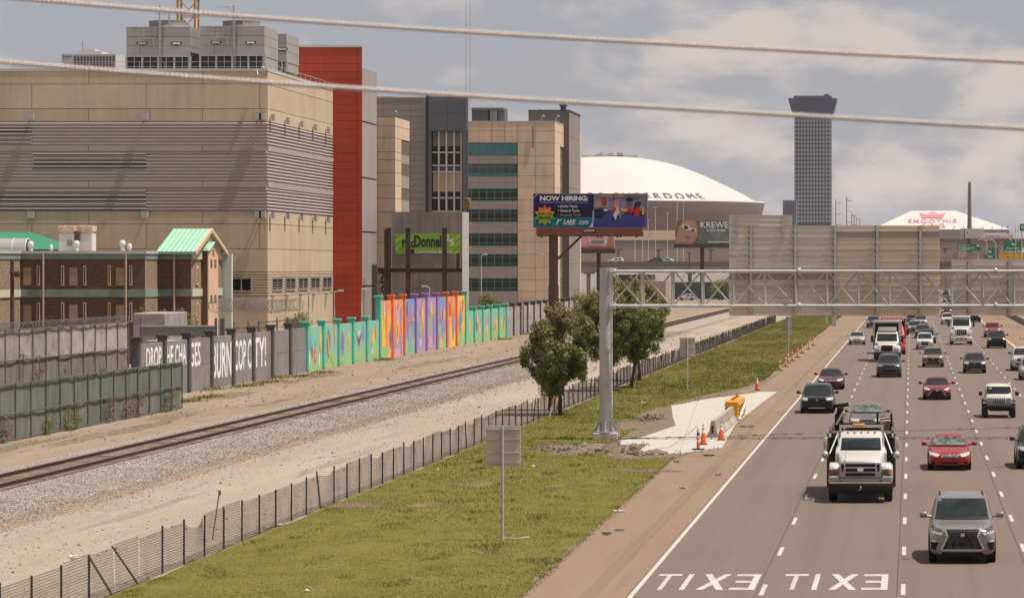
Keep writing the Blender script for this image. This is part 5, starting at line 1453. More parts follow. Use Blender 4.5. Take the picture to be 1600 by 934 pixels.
# right half: four people in dark clothes in front of a pale wall, painted as flat print
def art2(name, col, polys, layer):
    global face
    keep_, face = face, face2
    art(name, col, polys, layer); face = keep_
ell = lambda cu, cv, a, b, n=14: [(cu + a * math.cos(2 * math.pi * i / n), cv + b * math.sin(2 * math.pi * i / n)) for i in range(n)]
art2('pale_wall', (.37, .25, .22), [rect(.535, .80, .60, .97)], 1)
art2('violet_wall', (.20, .18, .31), [rect(.66, .965, .52, .88)], 2)
art2('dark_line', (.06, .05, .05), [rect(.535, .965, .88, .90), rect(.845, .85, .88, .99), rect(.70, .706, .80, .97)], 3)
art2('jackets', (.020, .022, .055), [rect(.535, .985, 0, .33), [(.535, .33), (.66, .33), (.70, .48), (.60, .58), (.535, .55)], [(.78, .33), (.985, .33), (.985, .45), (.90, .52), (.80, .44)]], 3)
art2('blue_cloth', (.05, .055, .22), [rect(.535, .985, 0, .26), [(.60, .26), (.68, .26), (.72, .42), (.66, .50)], [(.75, .26), (.985, .26), (.985, .33), (.80, .40)]], 4)
art2('brown_faces', (.22, .07, .055), [ell(.624, .775, .024, .15), ell(.845, .73, .028, .13), ell(.91, .60, .024, .12)], 5)
art2('pink_face', (.52, .22, .20), [ell(.733, .66, .022, .13)], 5)
art2('hair', (.02, .015, .02), [ell(.846, .84, .034, .055), ell(.918, .70, .030, .08), [(.883, .5), (.893, .72), (.905, .60)]], 6)
art2('hat', (.50, .16, .26), [ell(.733, .775, .026, .055)], 6)
art2('red_scarf', (.45, .03, .025), [[(.69, .42), (.73, .40), (.73, .58), (.70, .60)], [(.80, .46), (.88, .44), (.89, .58), (.82, .56)], [(.885, .30), (.93, .34), (.94, .58), (.89, .56)]], 6)
art2('yellow_scarf', (.62, .36, .04), [[(.765, .50), (.82, .47), (.83, .55), (.77, .58)], [(.955, .38), (.975, .38), (.972, .60), (.955, .58)]], 7)
art2('white_collar', (.55, .55, .68), [[(.70, .36), (.725, .20), (.735, .38), (.76, .44), (.74, .62), (.725, .50)], [(.755, .24), (.78, .40), (.80, .44), (.765, .34)], [(.61, .53), (.64, .56), (.66, .50), (.63, .48)]], 7)
sk_ = MB(); sz0, sz1 = PZ(367, BYd), PZ(355.5, BYd)
sx0_, sx1_ = PX(839, BYd), PX(1005, BYd)
for k in range(46):
    a = sx0_ + (sx1_ - sx0_) * k / 46; b = sx0_ + (sx1_ - sx0_) * (k + 1) / 46
    sk_.box(a, BYd - .9, sz0, b - .06, BYd - .86, sz1).box(b - .06, BYd - .88, sz0, b, BYd - .85, sz1)
sk_.box(sx0_, BYd - .9, sz0 - .05, sx1_, BYd + .4, sz0).build('catwalk_skirt', M_skirt, bb)
pl2 = MB().box(PX(912, BYd), BYd - .95, PZ(363, BYd), PX(932, BYd), BYd - .905, PZ(357.5, BYd)).build('owner_plate', M_black, bb)
mb = MB(); text(mb, 'LAMAR', PX(930.5, BYd) - PX(913.5, BYd), .28, facing_cam(PX(913.5, BYd), BYd - .955, PZ(362, BYd)), .01, .008); mb.build('owner_lettering', M_wht, pl2)
MB().tube((PX(864.5, BYd), BYd + .3, 0), (PX(864.5, BYd), BYd + .3, PZ(446, BYd)), .66, 20, caps=False).tube((PX(864.5, BYd), BYd + .3, PZ(446, BYd)), (PX(864.5, BYd), BYd + .3, sz0), .58, 20).build('column', M_pole_r, bb, smooth=40)
MB().tube((PX(871, BYd), BYd + .3, PZ(405, BYd)), (PX(909, BYd), BYd + .3, sz0 - .1), .16, 8).build('brace', M_pole_r, bb)
MB().tube((sx0_, BYd + .3, sz0 + .1), (sx1_, BYd + .3, sz0 + .1), .3, 10).build('head_beam', M_pole_r, bb)
mb = MB()
for px in (847, 935, 940, 965, 970, 995): mb.box(PX(px, BYd) - .1, BYd - .8, sz0 - .35, PX(px, BYd) + .12, BYd - .5, sz0 - .05)
mb.build('lamp_arm', M_steel, bb)
mb = MB(); mb.box(PX(1012, BYd), BYd, PZ(371, BYd), PX(1020, BYd), BYd + .1, PZ(360, BYd)).build('side_box', M_whitev, bb)

# two smaller billboards farther off
def board(label, px0, px1, p0, p1, Y, pole_px, m_face, plate=True):
    t = thing('billboard', label, 'billboard', (PX(pole_px, Y), Y, 0))
    a, b, c, d = PX(px0, Y), PX(px1, Y), PZ(p1, Y), PZ(p0, Y)
    MB().box(a, Y, c, b, Y + .6, d).build('poster', m_face, t)
    MB().box(a - .2, Y - 1.2, c - .9, b + .2, Y + .6, c - .02).build('catwalk', M_steel, t)
    MB().tube((PX(pole_px, Y), Y + .3, 0), (PX(pole_px, Y), Y + .3, c), 3.2 * Y / F, 12).build('column', M_steel, t)
    return t, a, b, c, d
t, a, b, c, d = board('eyewear billboard with a face in white sunglasses, half covered by the sign backs', 1055, 1160, 345, 381, 820, 1097, mat('mottled dark green', (.05, .06, .055), .5, scale=.35, col2=(.20, .25, .24)))
po = t.children[0]
def pp(name, col, poly, layer, Y=820.0):
    mb = MB(); k_ = .82 if Y > 800 else 1
    mb.prism([(a + u * k_ * (b - a), c + v * (d - c)) for u, v in poly], lambda x_, z_: (x_, Y - .01 * layer, z_), lambda x_, z_: (x_, Y - .01 * layer - .008, z_)); return mb.build(name, mat('ad ' + name, col, .55, var=.1, scale=.5), po)
pp('skin', (.40, .21, .14), [(0, 0), (.34, 0), (.40, .25), (.42, .7), (.40, 1), (.02, 1), (.0, .5)], 1)
pp('hair', (.16, .095, .07), [(0, .5), (.04, 1), (.14, 1), (.06, .72), (.02, .3), (0, .3)], 2)
pp('hair', (.16, .095, .07), [(.36, 1), (.44, 1), (.45, .4), (.40, 0), (.32, 0), (.40, .3), (.41, .7)], 2)
pp('white_frames', (.60, .56, .52), [(.14, .86), (.24, .82), (.27, .70), (.38, .64), (.37, .50), (.30, .48), (.27, .62), (.22, .55), (.15, .62), (.11, .80)], 3)
pp('lenses', (.035, .03, .03), [(.16, .80), (.23, .77), (.24, .66), (.20, .60), (.155, .66)], 4)
pp('lenses', (.035, .03, .03), [(.29, .64), (.36, .61), (.355, .53), (.31, .51), (.285, .56)], 4)
pp('lips', (.26, .06, .05), [(.18, .30), (.24, .33), (.28, .27), (.22, .24)], 3)
mb = MB(); text(mb, 'KREWE', (b - a) * .41, (d - c) * .25, facing_cam(a + .38 * (b - a), 819.9, c + .70 * (d - c)), .0, .01); text(mb, 'EYEWEAR', (b - a) * .28, (d - c) * .10, facing_cam(a + .47 * (b - a), 819.9, c + .53 * (d - c)), .0, .01)
mb.box(a + .48 * (b - a), 819.9, c + .06 * (d - c), a + .98 * (b - a), 819.92, c + .10 * (d - c)).build('ad_lettering', M_wht, po)
t, a, b, c, d = board('small pink advert billboard just right of the beige office building', 905, 960, 366, 389, 700, 935, mat('pink poster', (.60, .32, .34), .5))
po = t.children[0]
pp('pale_panel', (.66, .54, .52), [(.30, .25), (.78, .25), (.78, .95), (.24, .95)], 1, 700.0)
pp('bust', (.42, .20, .15), [(.70, 0), (1, 0), (1, .5), (.95, .95), (.85, .95), (.82, .5)], 2, 700.0)
pp('lower_band', (.34, .12, .09), [(0, 0), (1, 0), (1, .14), (0, .18)], 3, 700.0)
mb = MB()
for k, v in enumerate((.82, .68)): mb.box(a + .32 * (b - a), 699.9, c + v * (d - c), a + .74 * (b - a), 699.93, c + (v + .06) * (d - c))
mb.build('ad_lettering', mat('ad red', (.42, .10, .12), .5), po)
mb = MB()
for v in (.5, .38): mb.box(a + .34 * (b - a), 699.9, c + v * (d - c), a + .72 * (b - a), 699.93, c + (v + .05) * (d - c))
mb.build('ad_lettering', M_steel, po)

# ==================================================================================== SIGN GANTRY
M_gal2 = mat('galvanised gantry tube', (.43, .42, .41), .45, metal=.2, var=.16, scale=2.5)
GYd = 168.9
gt = thing('sign_gantry', 'galvanised lattice sign gantry spanning the freeway on a thick round pole', 'gantry', (PX(947, GYd), GYd, 0))
gx = PX(947, GYd)
MB().tube((gx, GYd, .35), (gx, GYd, PZ(418.5, GYd)), .335, 28, .315).build('pole', M_gal2, gt, smooth=40)
mb = MB()
for k in range(8):
    a = math.pi * 2 * k / 8
    c_, s_ = math.cos(a), math.sin(a)
    mb.prism([(.30, .40), (.62, .40), (.34, .95)], lambda u, v: (gx + u * c_ - .015 * s_, GYd + u * s_ + .015 * c_, v), lambda u, v: (gx + u * c_ + .015 * s_, GYd + u * s_ - .015 * c_, v))
mb.lathe([(.01, .40), (.66, .40), (.66, .34), (.01, .34)], 24, gx, GYd).build('base_plate', M_gal2, gt)
MB().bbox(gx - .62, GYd - .62, -.1, gx + .62, GYd + .62, .34, .04).build('footing', mat('gantry footing concrete', (.48, .43, .37), .9, var=.15), gt)
yA, yB = GYd - .62, GYd + .62
zT, zB = PZ(424, yA), PZ(478, yA)
xr = 19.5
chords = [(yA, zT), (yB, zT), (yA, zB), (yB, zB)]
for yy, zz_ in chords: MB().tube((gx + .25, yy, zz_), (xr, yy, zz_), .085, 12).build('chord', M_gal2, gt, smooth=40)
bays = [PX(p, yA) for p in (953, 1002.5, 1050, 1097, 1145.5, 1194.5, 1243, 1292, 1341, 1390, 1438.5, 1487, 1536, 1584.5)]
st_ = bays[-1] - bays[-2]
while bays[-1] < xr - 1: bays.append(bays[-1] + st_)
for i, xx in enumerate(bays):
    for yy in (yA, yB): MB().tube((xx, yy, zB), (xx, yy, zT), .05, 8).build('upright', M_gal2, gt)
    mb = MB(); mb.tube((xx, yA, zT), (xx, yB, zT), .04, 6).tube((xx, yA, zB), (xx, yB, zB), .04, 6).build('cross_strut', M_gal2, gt)
for i, (xa, xb) in enumerate(zip(bays, bays[1:])):
    up = i % 2 == 0
    for yy, f in ((yA, up), (yB, not up)):
        MB().tube((xa + .09, yy, zB + .06 if f else zT - .06), (xb - .09, yy, zT - .06 if f else zB + .06), .043, 8).build('diagonal', M_gal2, gt)
    MB().tube((xa, yA if up else yB, zT), (xb, yB if up else yA, zT), .03, 6).build('plan_brace', M_gal2, gt)
for px in (1248.5, 1556.5):
    for yy, zz_ in chords: MB().tube((PX(px, yA) - .05, yy, zz_), (PX(px, yA) + .05, yy, zz_), .18, 14).build('flange', M_gal2, gt)
for yy, zz_ in chords[:1] + chords[2:3]: MB().bbox(gx + .2, yA - .05, zz_ - .16, gx + .45, yB + .05, zz_ + .16, .02).build('pole_bracket', M_gal2, gt)
mb = MB(); mb.box(gx + .27, yA - .03, zB - .2, gx + .37, yA + .05, zT + .1).box(gx + .27, yA + .05, PZ(620, yA), gx + .33, yA + .15, zB).build('pole_plate', M_gal2, gt)

M_alu = mat('sign back aluminium', (.78, .69, .60), .6, metal=.0, scale=.9, col2=(.64, .56, .48), stretch=(.35, 1, 6), orand=.14, coords='World')
M_alut = mat('yellowed sign back aluminium', (.78, .67, .53), .6, metal=.0, scale=.9, col2=(.62, .51, .39), stretch=(.35, 1, 6), orand=.16, coords='World')
M_alud = mat('dark sign back plank', (.38, .32, .29), .6, metal=.0, var=.15, scale=2, stretch=(.35, 1, 5))
M_signface = mat('green sign face', (.01, .18, .09), .5)
SY = 170.2
def sign_back(label, px0, px1, ptop, pbot, mpl, bars, tab=None, dark=()):
    x0, x1, z0, z1 = PX(px0, SY), PX(px1, SY), PZ(pbot, SY), PZ(ptop, SY)
    t = thing('highway_sign', label, 'road sign', ((x0 + x1) / 2, SY, z0), 'sign boards on the gantry')
    def planks(xa, xb, za, zb, m, dk=()):
        n = max(1, round((zb - za) / .305)); h_ = (zb - za) / n
        for k in range(n):
            zz_ = za + h_ * k
            mb = MB(); mb.box(xa, SY, zz_ + .008, xb, SY + .05, zz_ + h_ - .008)
            mb.box(xa, SY - .035, zz_ + .008, xb, SY, zz_ + .03).box(xa, SY - .035, zz_ + h_ - .03, xb, SY, zz_ + h_ - .008)
            mb.box(xa, SY - .018, zz_ + h_ * .5 - .012, xb, SY, zz_ + h_ * .5 + .012)
            mb.build('plank', M_alud if k in dk else m, t)
    for (pa, pb, m, dk) in mpl: planks(PX(pa, SY), PX(pb, SY), z0, z1, m, dk)
    if tab: planks(PX(tab[0], SY), PX(tab[1], SY), z1 + .02, PZ(tab[2], SY), M_alu)
    MB().box(x0, SY + .055, z0, x1, SY + .07, z1).build('face', M_signface, t)
    for p in bars:
        xx = PX(p, SY)
        MB().box(xx - .065, SY - .16, z0, xx + .065, SY - .15, z1).box(xx - .012, SY - .15, z0, xx + .012, SY - .04, z1).box(xx - .065, SY - .05, z0, xx + .065, SY - .038, z1).build('mounting_bar', M_gal2, t)
        mb = MB()
        for k in range(15): mb.box(xx - .12, SY - .06, z0 + .15 + k * .305, xx - .06, SY - .037, z0 + .21 + k * .305)
        mb.build('clip', M_steel, t)
    if tab:
        for p in (1152, 1223.5):
            xx = PX(p, SY); MB().box(xx - .025, SY - .12, PZ(380, SY), xx + .025, SY - .04, PZ(tab[2] + 1, SY)).build('tab_bar', M_gal2, t)
    return t
sign_back('wide weathered sign back with a raised exit tab, at the left of the gantry', 1139, 1468, 352.5, 493, [(1139, 1305, M_alu, (6,)), (1305.4, 1468, M_alut, (13,))], (1173.5, 1243, 1305, 1371, 1438.5), tab=(1139, 1237, 336))
sign_back('sign back at the right end of the gantry cut by the picture edge', 1487, 1760, 405.5, 493, [(1487, 1760, M_alu, ())], (1514.5, 1577.5, 1640, 1700))

# back of small road signs on posts in the grass
def small_sign(label, px, pb, p0, p1, px0, px1, m, seams, extra=None):
    Y = GY(pb); xx = PX(px, Y)
    t = thing('road_sign', label, 'road sign', (xx, Y, 0), 'small sign backs in the grass verge')
    MB().tube((xx, Y, -.1), (xx, Y, PZ(p0, Y) - .02), .045 if Y < 150 else .05, 10).build('post', M_gal2, t, smooth=40)
    zs = np.linspace(PZ(p1, Y), PZ(p0, Y), seams + 1)
    for a, b in zip(zs, zs[1:]): MB().bbox(PX(px0, Y), Y + .07, a + .004, PX(px1, Y), Y + .11, b - .004, .004).build('plate', m, t)
    mb = MB()
    for a in list(zs[1:-1]) + [zs[0] + .12, zs[-1] - .12]: mb.box(PX(px0, Y) + .03, Y + .035, a - .02, PX(px1, Y) - .03, Y + .072, a + .02)
    mb.build('rail', M_gal2, t)
    return t
M_sq = mat('dull sign back', (.50, .44, .37), .6, var=.12, scale=2.5, orand=.08)
small_sign('square dull sign back on a tall galvanised post, nearest in the grass', 785, 845, 665, 729, 759, 813, M_sq, 3)
small_sign('grey rectangular sign back on a post in the grass behind the gantry pole', 1074, 610, 527, 558, 1062, 1086, M_sq, 2)
small_sign('narrow grey double sign back far along the verge, beside the striped posts', 1232, 560, 494, 524, 1228, 1237, mat('pale sign back', (.36, .36, .37), .6, var=.1), 2)
for px, pb, p0, w_ in ((1303, 510, 478, 7), (1291, 507, 480, 3)):
    Y = GY(pb); xx = PX(px, Y)
    t = thing('roadside_cabinet' if w_ > 5 else 'sign_post', 'grey roadside cabinet on a post under the big sign' if w_ > 5 else 'thin grey post beside the roadside cabinet', 'cabinet' if w_ > 5 else 'post', (xx, Y, 0))
    MB().bbox(xx - w_ * Y / F / 2, Y, 0, xx + w_ * Y / F / 2, Y + .5, PZ(p0, Y), .03).build('casing', M_gal2, t)

# ==================================================================================== ROADWORKS AND LITTER
M_or = mat('safety orange', (.72, .095, .025), .55, var=.08, scale=4)
M_rub = mat('black rubber', (.03, .028, .027), .8)
M_refl = mat('white reflective band', (.68, .66, .63), .5)
def cone(label, px, py, h_=.92):
    x_, y_ = G(px, py); t = thing('traffic_cone', label, 'traffic cone', (x_, y_, .012), 'traffic cones at the new concrete apron')
    MB().bbox(x_ - .2, y_ - .2, .022, x_ + .2, y_ + .2, .065, .015).build('base', M_rub, t)
    rr_ = lambda f: .155 * (1 - f) + .03 * f
    z_ = lambda f: .065 + (h_ - .065) * f
    MB().lathe([(rr_(0), z_(0)), (rr_(1), z_(1)), (.01, z_(1))], 18, x_, y_).build('body', M_or, t, smooth=40)
    MB().lathe([(rr_(.55) + .004, z_(.55)), (rr_(.72) + .004, z_(.72))], 18, x_, y_).lathe([(rr_(.80) + .004, z_(.80)), (rr_(.92) + .004, z_(.92))], 18, x_, y_).build('reflective_band', M_refl, t, smooth=40)
cone('orange cone standing in front of the concrete barrier end', 1127, 688)
cone('orange cone behind the striped post, left of the barrier', 1099, 695, 1.0)
cone('orange cone alone at the far tip of the pale apron', 1183, 610)
def striped_post(label, px, py, h_, r_, bands, grp=None, top=None):
    x_, y_ = G(px, py); t = thing('delineator_post', label, 'traffic post', (x_, y_, .012), grp)
    MB().bbox(x_ - .28, y_ - .22, .022, x_ + .28, y_ + .22, .08, .02).build('base', M_rub, t)
    zz_ = .08
    for i, (fr_, m) in enumerate(bands):
        z2 = zz_ + (h_ - .08) * fr_
        MB().lathe([(r_, zz_), (r_, z2), (.01, z2)], 14, x_, y_).build('band', m, t, smooth=40); zz_ = z2
    return t
M_blue = mat('blue band', (.06, .09, .24), .6)
tp = striped_post('orange, white and blue striped tube with yellow tape on its top', 1091, 703, 1.0, .075, ((.34, M_or), (.12, M_refl), (.10, M_or), (.08, M_refl), (.18, M_blue), (.18, M_refl)))
x_, y_ = G(1091, 703)
mb = MB(); mb.path([(x_, y_, 1.0), (x_ - .05, y_, 1.15), (x_ - .25, y_ + .1, .95), (x_ - .8, y_ + .4, .5), (x_ - 1.4, y_ + .8, .08), (x_ - 2.0, y_ + .6, .05)], .014, 4).build('warning_tape', mat('yellow black tape', (.50, .46, .16), .6, scale=9, col2=(.05, .05, .04)), tp)
nth = ['nearest', 'second', 'third', 'fourth', 'fifth', 'sixth', 'seventh', 'farthest']
for i, (px, py) in enumerate(((1218, 579), (1227.5, 573), (1231, 567.5), (1237.8, 564), (1246.5, 558.5), (1253, 552), (1263.5, 545.5), (1271, 540))):
    striped_post('%s orange and white tube in the row along the far grass edge' % nth[i], px, py, 1.05, .07, ((.25, M_or), (.16, M_refl), (.22, M_or), (.16, M_refl), (.21, M_or)), 'striped tubes along the grass edge')
# concrete barrier segments and the orange crash cushion
M_barr = mat('weathered barrier concrete', (.36, .32, .27), .9, var=.25, scale=1.5, streak=.5, bump=.15)
prof = [(-.31, 0), (.31, 0), (.31, .09), (.15, .33), (.09, .82), (-.09, .82), (-.15, .33), (-.31, .09)]
for i, (ya, yb, xa, xb, lb) in enumerate(((170.3, 176.2, -9.95, -9.9, 'near concrete barrier block with its stained end towards the camera'), (176.4, 182.2, -9.9, -9.9, 'middle concrete barrier block'), (182.4, 188.3, -9.9, -9.93, 'far concrete barrier block touching the orange cushion'))):
    t = thing('concrete_barrier', lb, 'barrier', (xa, ya, .02), 'concrete barrier blocks')
    MB().prism(prof, lambda u, v: (xa + u, ya, v + .02), lambda u, v: (xb + u, yb, v + .02)).build('block', M_barr, t)
    MB().box(xa - .05, ya - .012, .25, xa + .05, ya - .002, .62).build('end_slot', M_rub, t)
M_att = mat('orange plastic cushion', (.66, .27, .015), .5, var=.12, scale=3)
M_attd = mat('dark orange plastic', (.42, .13, .01), .55)
t = thing('crash_cushion', 'orange ribbed plastic crash cushion at the end of the barrier', 'crash cushion', (-9.95, 188.8, .02))
for k in range(3):
    ya = 188.8 + k * 2.4
    MB().bbox(-10.32, ya, .04, -9.58, ya + 2.3, 1.12, .09).build('module', M_att, t)
    mb = MB()
    for j in range(4): mb.bbox(-10.37, ya + .1, .18 + .22 * j, -9.53, ya + 2.2, .28 + .22 * j, .03)
    mb.build('rib', M_att, t)
    mb = MB()
    for j in range(3): mb.box(-9.535, ya + .25 + .6 * j, .32, -9.515, ya + .6 + .6 * j, .82)
    mb.build('recess', M_attd, t)
    MB().tube((-9.95, ya + 1.1, 1.1), (-9.95, ya + 1.1, 1.22), .12, 10).build('cap', M_attd, t)
MB().prism([(-10.3, .1), (-9.6, .1), (-9.7, .9), (-10.2, .9)], lambda u, v: (u, 196.1, v), lambda u, v: (u, 196.6, v * .9)).build('nose', M_rub, t)
MB().bar((-9.55, 188.7, .1), (-9.3, 191.6, .95), .1, .12).build('transition_plate', M_refl, t)
# tyre shreds and litter
def shred(label, px, py, ln, curve, seed, m=M_rub, cat='tyre shred', wd=.07):
    x_, y_ = G(px, py); rr_ = random.Random(seed)
    mb = MB(); pts = []
    for k in range(8):
        a = curve * (k / 7 - .5)
        pts.append((x_ + ln * (math.sin(a) / max(curve, .1) if curve > .1 else (k / 7 - .5)), y_ + 3.0 * ln * (1 - math.cos(a)) / max(curve, .1), .04 + .05 * rr_.random()))
    for p, q in zip(pts, pts[1:]): mb.bar(p, q, wd * 2.2, .03)
    o = mb.build('tyre_shred' if cat == 'tyre shred' else 'litter', m); o.location = (0, 0, 0)
    return tag(o, label, cat, 'rubber scraps on the shoulder' if cat == 'tyre shred' else 'litter on the verge')
shred('long curved black tyre shred beside the barrier', 1166, 668, .75, 2.2, 1)
shred('black scrap of rubber lying on the shoulder below the cones', 1107, 713, .35, 1.0, 2, wd=.11)
shred('short dark scrap on the shoulder edge below the apron', 1057, 723, .2, .2, 3)
shred('small dark scrap half way down the shoulder', 1122, 743, .25, .1, 4)
shred('tiny dark scrap farthest left on the shoulder', 1066, 765, .2, .1, 5)
shred('dark curled scrap on the lower shoulder by the grass', 947, 836, .22, 1.9, 6)
shred('thin dark strip right of the curled scrap', 968, 830, .3, .1, 7, wd=.04)
shred('dark bundle on the grass edge near the striped tubes', 1195, 589, .7, .6, 8, wd=.22)
shred('grey scrap in the grass left of the dark bundle', 1163, 590, .6, .1, 9, m=M_sq, cat='litter', wd=.1)
M_lit = mat('white plastic litter', (.66, .64, .60), .6)
for i, (px, py, ln, lb) in enumerate(((435, 822, .30, 'crumpled white plastic bag at the foot of the chain link fence'), (417, 826, .12, 'small white cup left of the crumpled bag'), (115, 872, .30, 'pale broken pipe lying on the sand by the fence corner'), (714, 709, .16, 'red scrap against the fence'),
                                      (806, 843, .85, 'white pipe lying at the foot of the nearest sign post'), (684, 736, .12, 'white scrap of litter in the grass below the fence'), (834, 730, .12, 'white scrap right of the square sign'), (480, 925, .1, 'pale scrap in the near grass'),
                                      (1005, 630, .3, 'pale rubble piece in the grass behind the gantry pole'), (968, 800, .4, 'pale chip on the shoulder edge'))):
    shred(lb, px, py, ln, .3, i, m=mat('red scrap', (.35, .02, .03), .6) if 'red' in lb else M_lit, cat='litter', wd=.07 if ln < .5 else .025)
x_, y_ = PX(272, 100.5), 100.5
sp = MB(); sp.tube((x_ - .10, y_ + 6, 0), (x_ + .12, y_ + 6, 1.5), .022, 5).box(x_ + .09, y_ + 5.97, 1.42, x_ + .17, y_ + 6.03, 1.56)
tag(sp.build('survey_stake', mat('rusty stake', (.22, .10, .05), .9), None), 'thin rusty leaning stake standing in the sand behind the fence', 'stake')

# ==================================================================================== CABLES OVERHEAD
M_cab = mat('pale twisted cable', (.50, .455, .42), .38, metal=.35, var=.1, scale=30)
def cable(label, pts, Y, r_):
    t = thing('overhead_cable', label, 'cable', (PX(800, Y), Y, PZ(pts[3][1], Y)), 'cables across the view')
    xs = [p[0] for p in pts]; yv = [p[1] for p in pts]
    co = np.polyfit(xs, yv, 3)
    P = [Vector((PX(px, Y), Y, PZ(float(np.polyval(co, px)), Y))) for px in np.linspace(-120, 1720, 420)]
    for s_ in range(3):
        mb = MB(); pts_ = []
        for k in range(len(P) * 2 - 1):
            c = P[k // 2] if k % 2 == 0 else (P[k // 2] + P[k // 2 + 1]) / 2
            a = k * .62 + s_ * 2.094
            pts_.append(c + Vector((0, math.cos(a), math.sin(a))) * r_ * .48)
        n, m_ = 6, len(pts_)
        vs = []
        for c in pts_:
            for j in range(n):
                b = 2 * math.pi * j / n; vs.append(c + Vector((0, math.cos(b), math.sin(b))) * r_ * .56)
        fs = [(i * n + j, i * n + (j + 1) % n, (i + 1) * n + (j + 1) % n, (i + 1) * n + j) for i in range(m_ - 1) for j in range(n)]
        mb.add(vs, fs).build('strand', M_cab, t, smooth=True)
cable('upper pale twisted cable crossing the whole sky', [(0, -4), (130, 3), (275, 20), (540, 37.5), (800, 53.5), (1085, 71), (1600, 97)], 14.0, .0112)
cable('lower pale twisted cable crossing in front of the buildings', [(0, 97.5), (140, 106), (300, 120), (540, 138), (800, 155), (1220, 178), (1600, 201.5)], 13.4, .0112)

# ==================================================================================== FAR CITY
M_domew = mat('white dome roof', (.52, .495, .465), .5, var=.06, scale=.012, col2=(.45, .425, .40))
M_bronze = mat('bronze stadium wall', (.185, .14, .125), .6, metal=.1, var=.06, scale=.05)
DY = 2250.0
dx_ = PX(950, DY)
sd = thing('domed_stadium', 'huge white domed stadium with bronze flared wall far beyond the billboard', 'stadium', (dx_, DY, 0))
dome = [(104, 50.6), (103.2, 51.6), (100, 51.6), (96.4, 52.6), (90, 56.3), (82, 60.4), (74, 64.2), (65, 68.4), (56, 72.2), (47.5, 75.2), (39, 77.6), (30, 79.4), (20, 80.8), (10, 81.5), (.5, 81.8)]
MB().lathe(dome, 120, dx_, DY).build('dome_roof', M_domew, sd, smooth=30)
MB().lathe([(86, 0), (90, 18), (100.2, 36), (104, 50.5), (104, 50.7)], 120, dx_, DY).build('flared_wall', M_bronze, sd, smooth=30)
MB().lathe([(78, 0), (86.5, 14), (86.5, 19)], 80, dx_, DY).build('lower_wall', mat('stadium plinth', (.23, .18, .155), .8), sd)
mb = MB()
for k in range(7):
    a = -math.pi / 2 + R(-32 + 9 * k)
    mb.box(dx_ + 14 * math.cos(a) - 1.5, DY + 14 * math.sin(a), 81, dx_ + 14 * math.cos(a) + 1.5, DY + 14 * math.sin(a) + 2, 82.2 + (k % 3) * .7)
mb.box(dx_ + 6, DY - 2, 81.5, dx_ + 10, DY + 2, 84.4).box(dx_ - 22, DY - 2, 81, dx_ + 20, DY + 1, 82.5).build('roof_vents', M_galv, sd)
dr = [d[0] for d in dome][::-1]; dz = [d[1] for d in dome][::-1]
def on_dome(a0, a1, r0, r1):
    def f(u, v, w_):
        a = -math.pi / 2 + R(a0 + (a1 - a0) * u); r_ = r0 + (r1 - r0) * v
        return (dx_ + r_ * math.cos(a), DY + r_ * math.sin(a), float(np.interp(r_, dr, dz)) + .35 + w_ * .1)
    return f
mb = MB(); text(mb, 'CAESARS SUPERDOME', 1, 1, on_dome(-24, 44.6, 98.2, 91.5), .0, 1, 0, 1.5)
mb.build('roof_lettering', mat('dark roof lettering', (.075, .07, .075), .7), sd)

AY = 2400.0
x = lambda p: PX(p, AY); z = lambda p: PZ(p, AY)
ar = thing('sports_arena', 'white pyramid roofed arena with a pink red crown logo, far right', 'arena', (x(1470), AY, 0))
dep = 92
roofv = [(x(1362), AY, z(358.5)), (x(1579), AY, z(358.5)), (x(1579), AY + dep, z(358.5)), (x(1362), AY + dep, z(358.5)), (x(1424), AY + 27, z(328.3)), (x(1494), AY + 27, z(328.3)), (x(1494), AY + dep - 27, z(328.3)), (x(1424), AY + dep - 27, z(328.3))]
MB().add(roofv, [(0, 1, 5, 4), (1, 2, 6, 5), (2, 3, 7, 6), (3, 0, 4, 7), (4, 5, 6, 7), (0, 3, 2, 1)]).build('roof', M_domew, ar)
MB().box(x(1364), AY + 1, 0, x(1577), AY + dep - 1, z(358.6)).build('wall', mat('blue grey arena wall', (.27, .265, .285), .6, var=.1, scale=.05), ar)
M_pinkr = mat('faded red roof logo', (.52, .20, .21), .6)
on_roof = lambda u, v, w_: (u, AY + 27 * v - .3 - w_, z(358.5) + (z(328.3) - z(358.5)) * v + .25)
def rt_(s, p0, p1, va, vb, bold):
    mb = MB(); text(mb, s, x(p1) - x(p0), vb - va, lambda a, b, c: on_roof(x(p0) + a, va + b, c * .1), bold, 1, 0, 1.12); mb.build('roof_lettering', M_pinkr, ar)
rt_('SMOOTHIE', 1419, 1495, .345, .54, .015); rt_('KING', 1439, 1476, .10, .295, .015)
cw = [(1440.5, .60), (1474, .60), (1475, .68), (1440, .68)]
pts = [(1440, .70), (1475, .70), (1478, .88), (1467.5, .80), (1458, .97), (1449, .80), (1437, .88)]
MB().prism(pts, lambda u, v: on_roof(x(u), v, 0), lambda u, v: on_roof(x(u), v, .2)).prism(cw, lambda u, v: on_roof(x(u), v, 0), lambda u, v: on_roof(x(u), v, .2)).build('crown_logo', M_pinkr, ar)
mb = MB()
for k in range(14): mb.box(x(1370 + k * 15), AY - .5, z(356), x(1371.6 + k * 15), AY + .5, z(354.4))
mb.build('eave_lights', M_steel, ar)
mb = MB(); mb.box(x(1526), AY - 3, z(376), x(1584), AY - 1, z(363.5)).build('sign_band', mat('pale arena screen', (.62, .58, .60), .5), ar)
mb = MB(); text(mb, 'GET READY', 14, 3.4, facing_cam(x(1539), AY - 3.2, z(372.5)), .02, .1); text(mb, 'WHO DAT', 12.3, 3.4, facing_cam(x(1556), AY - 3.2, z(372.5)), .02, .1)
mb = MB()
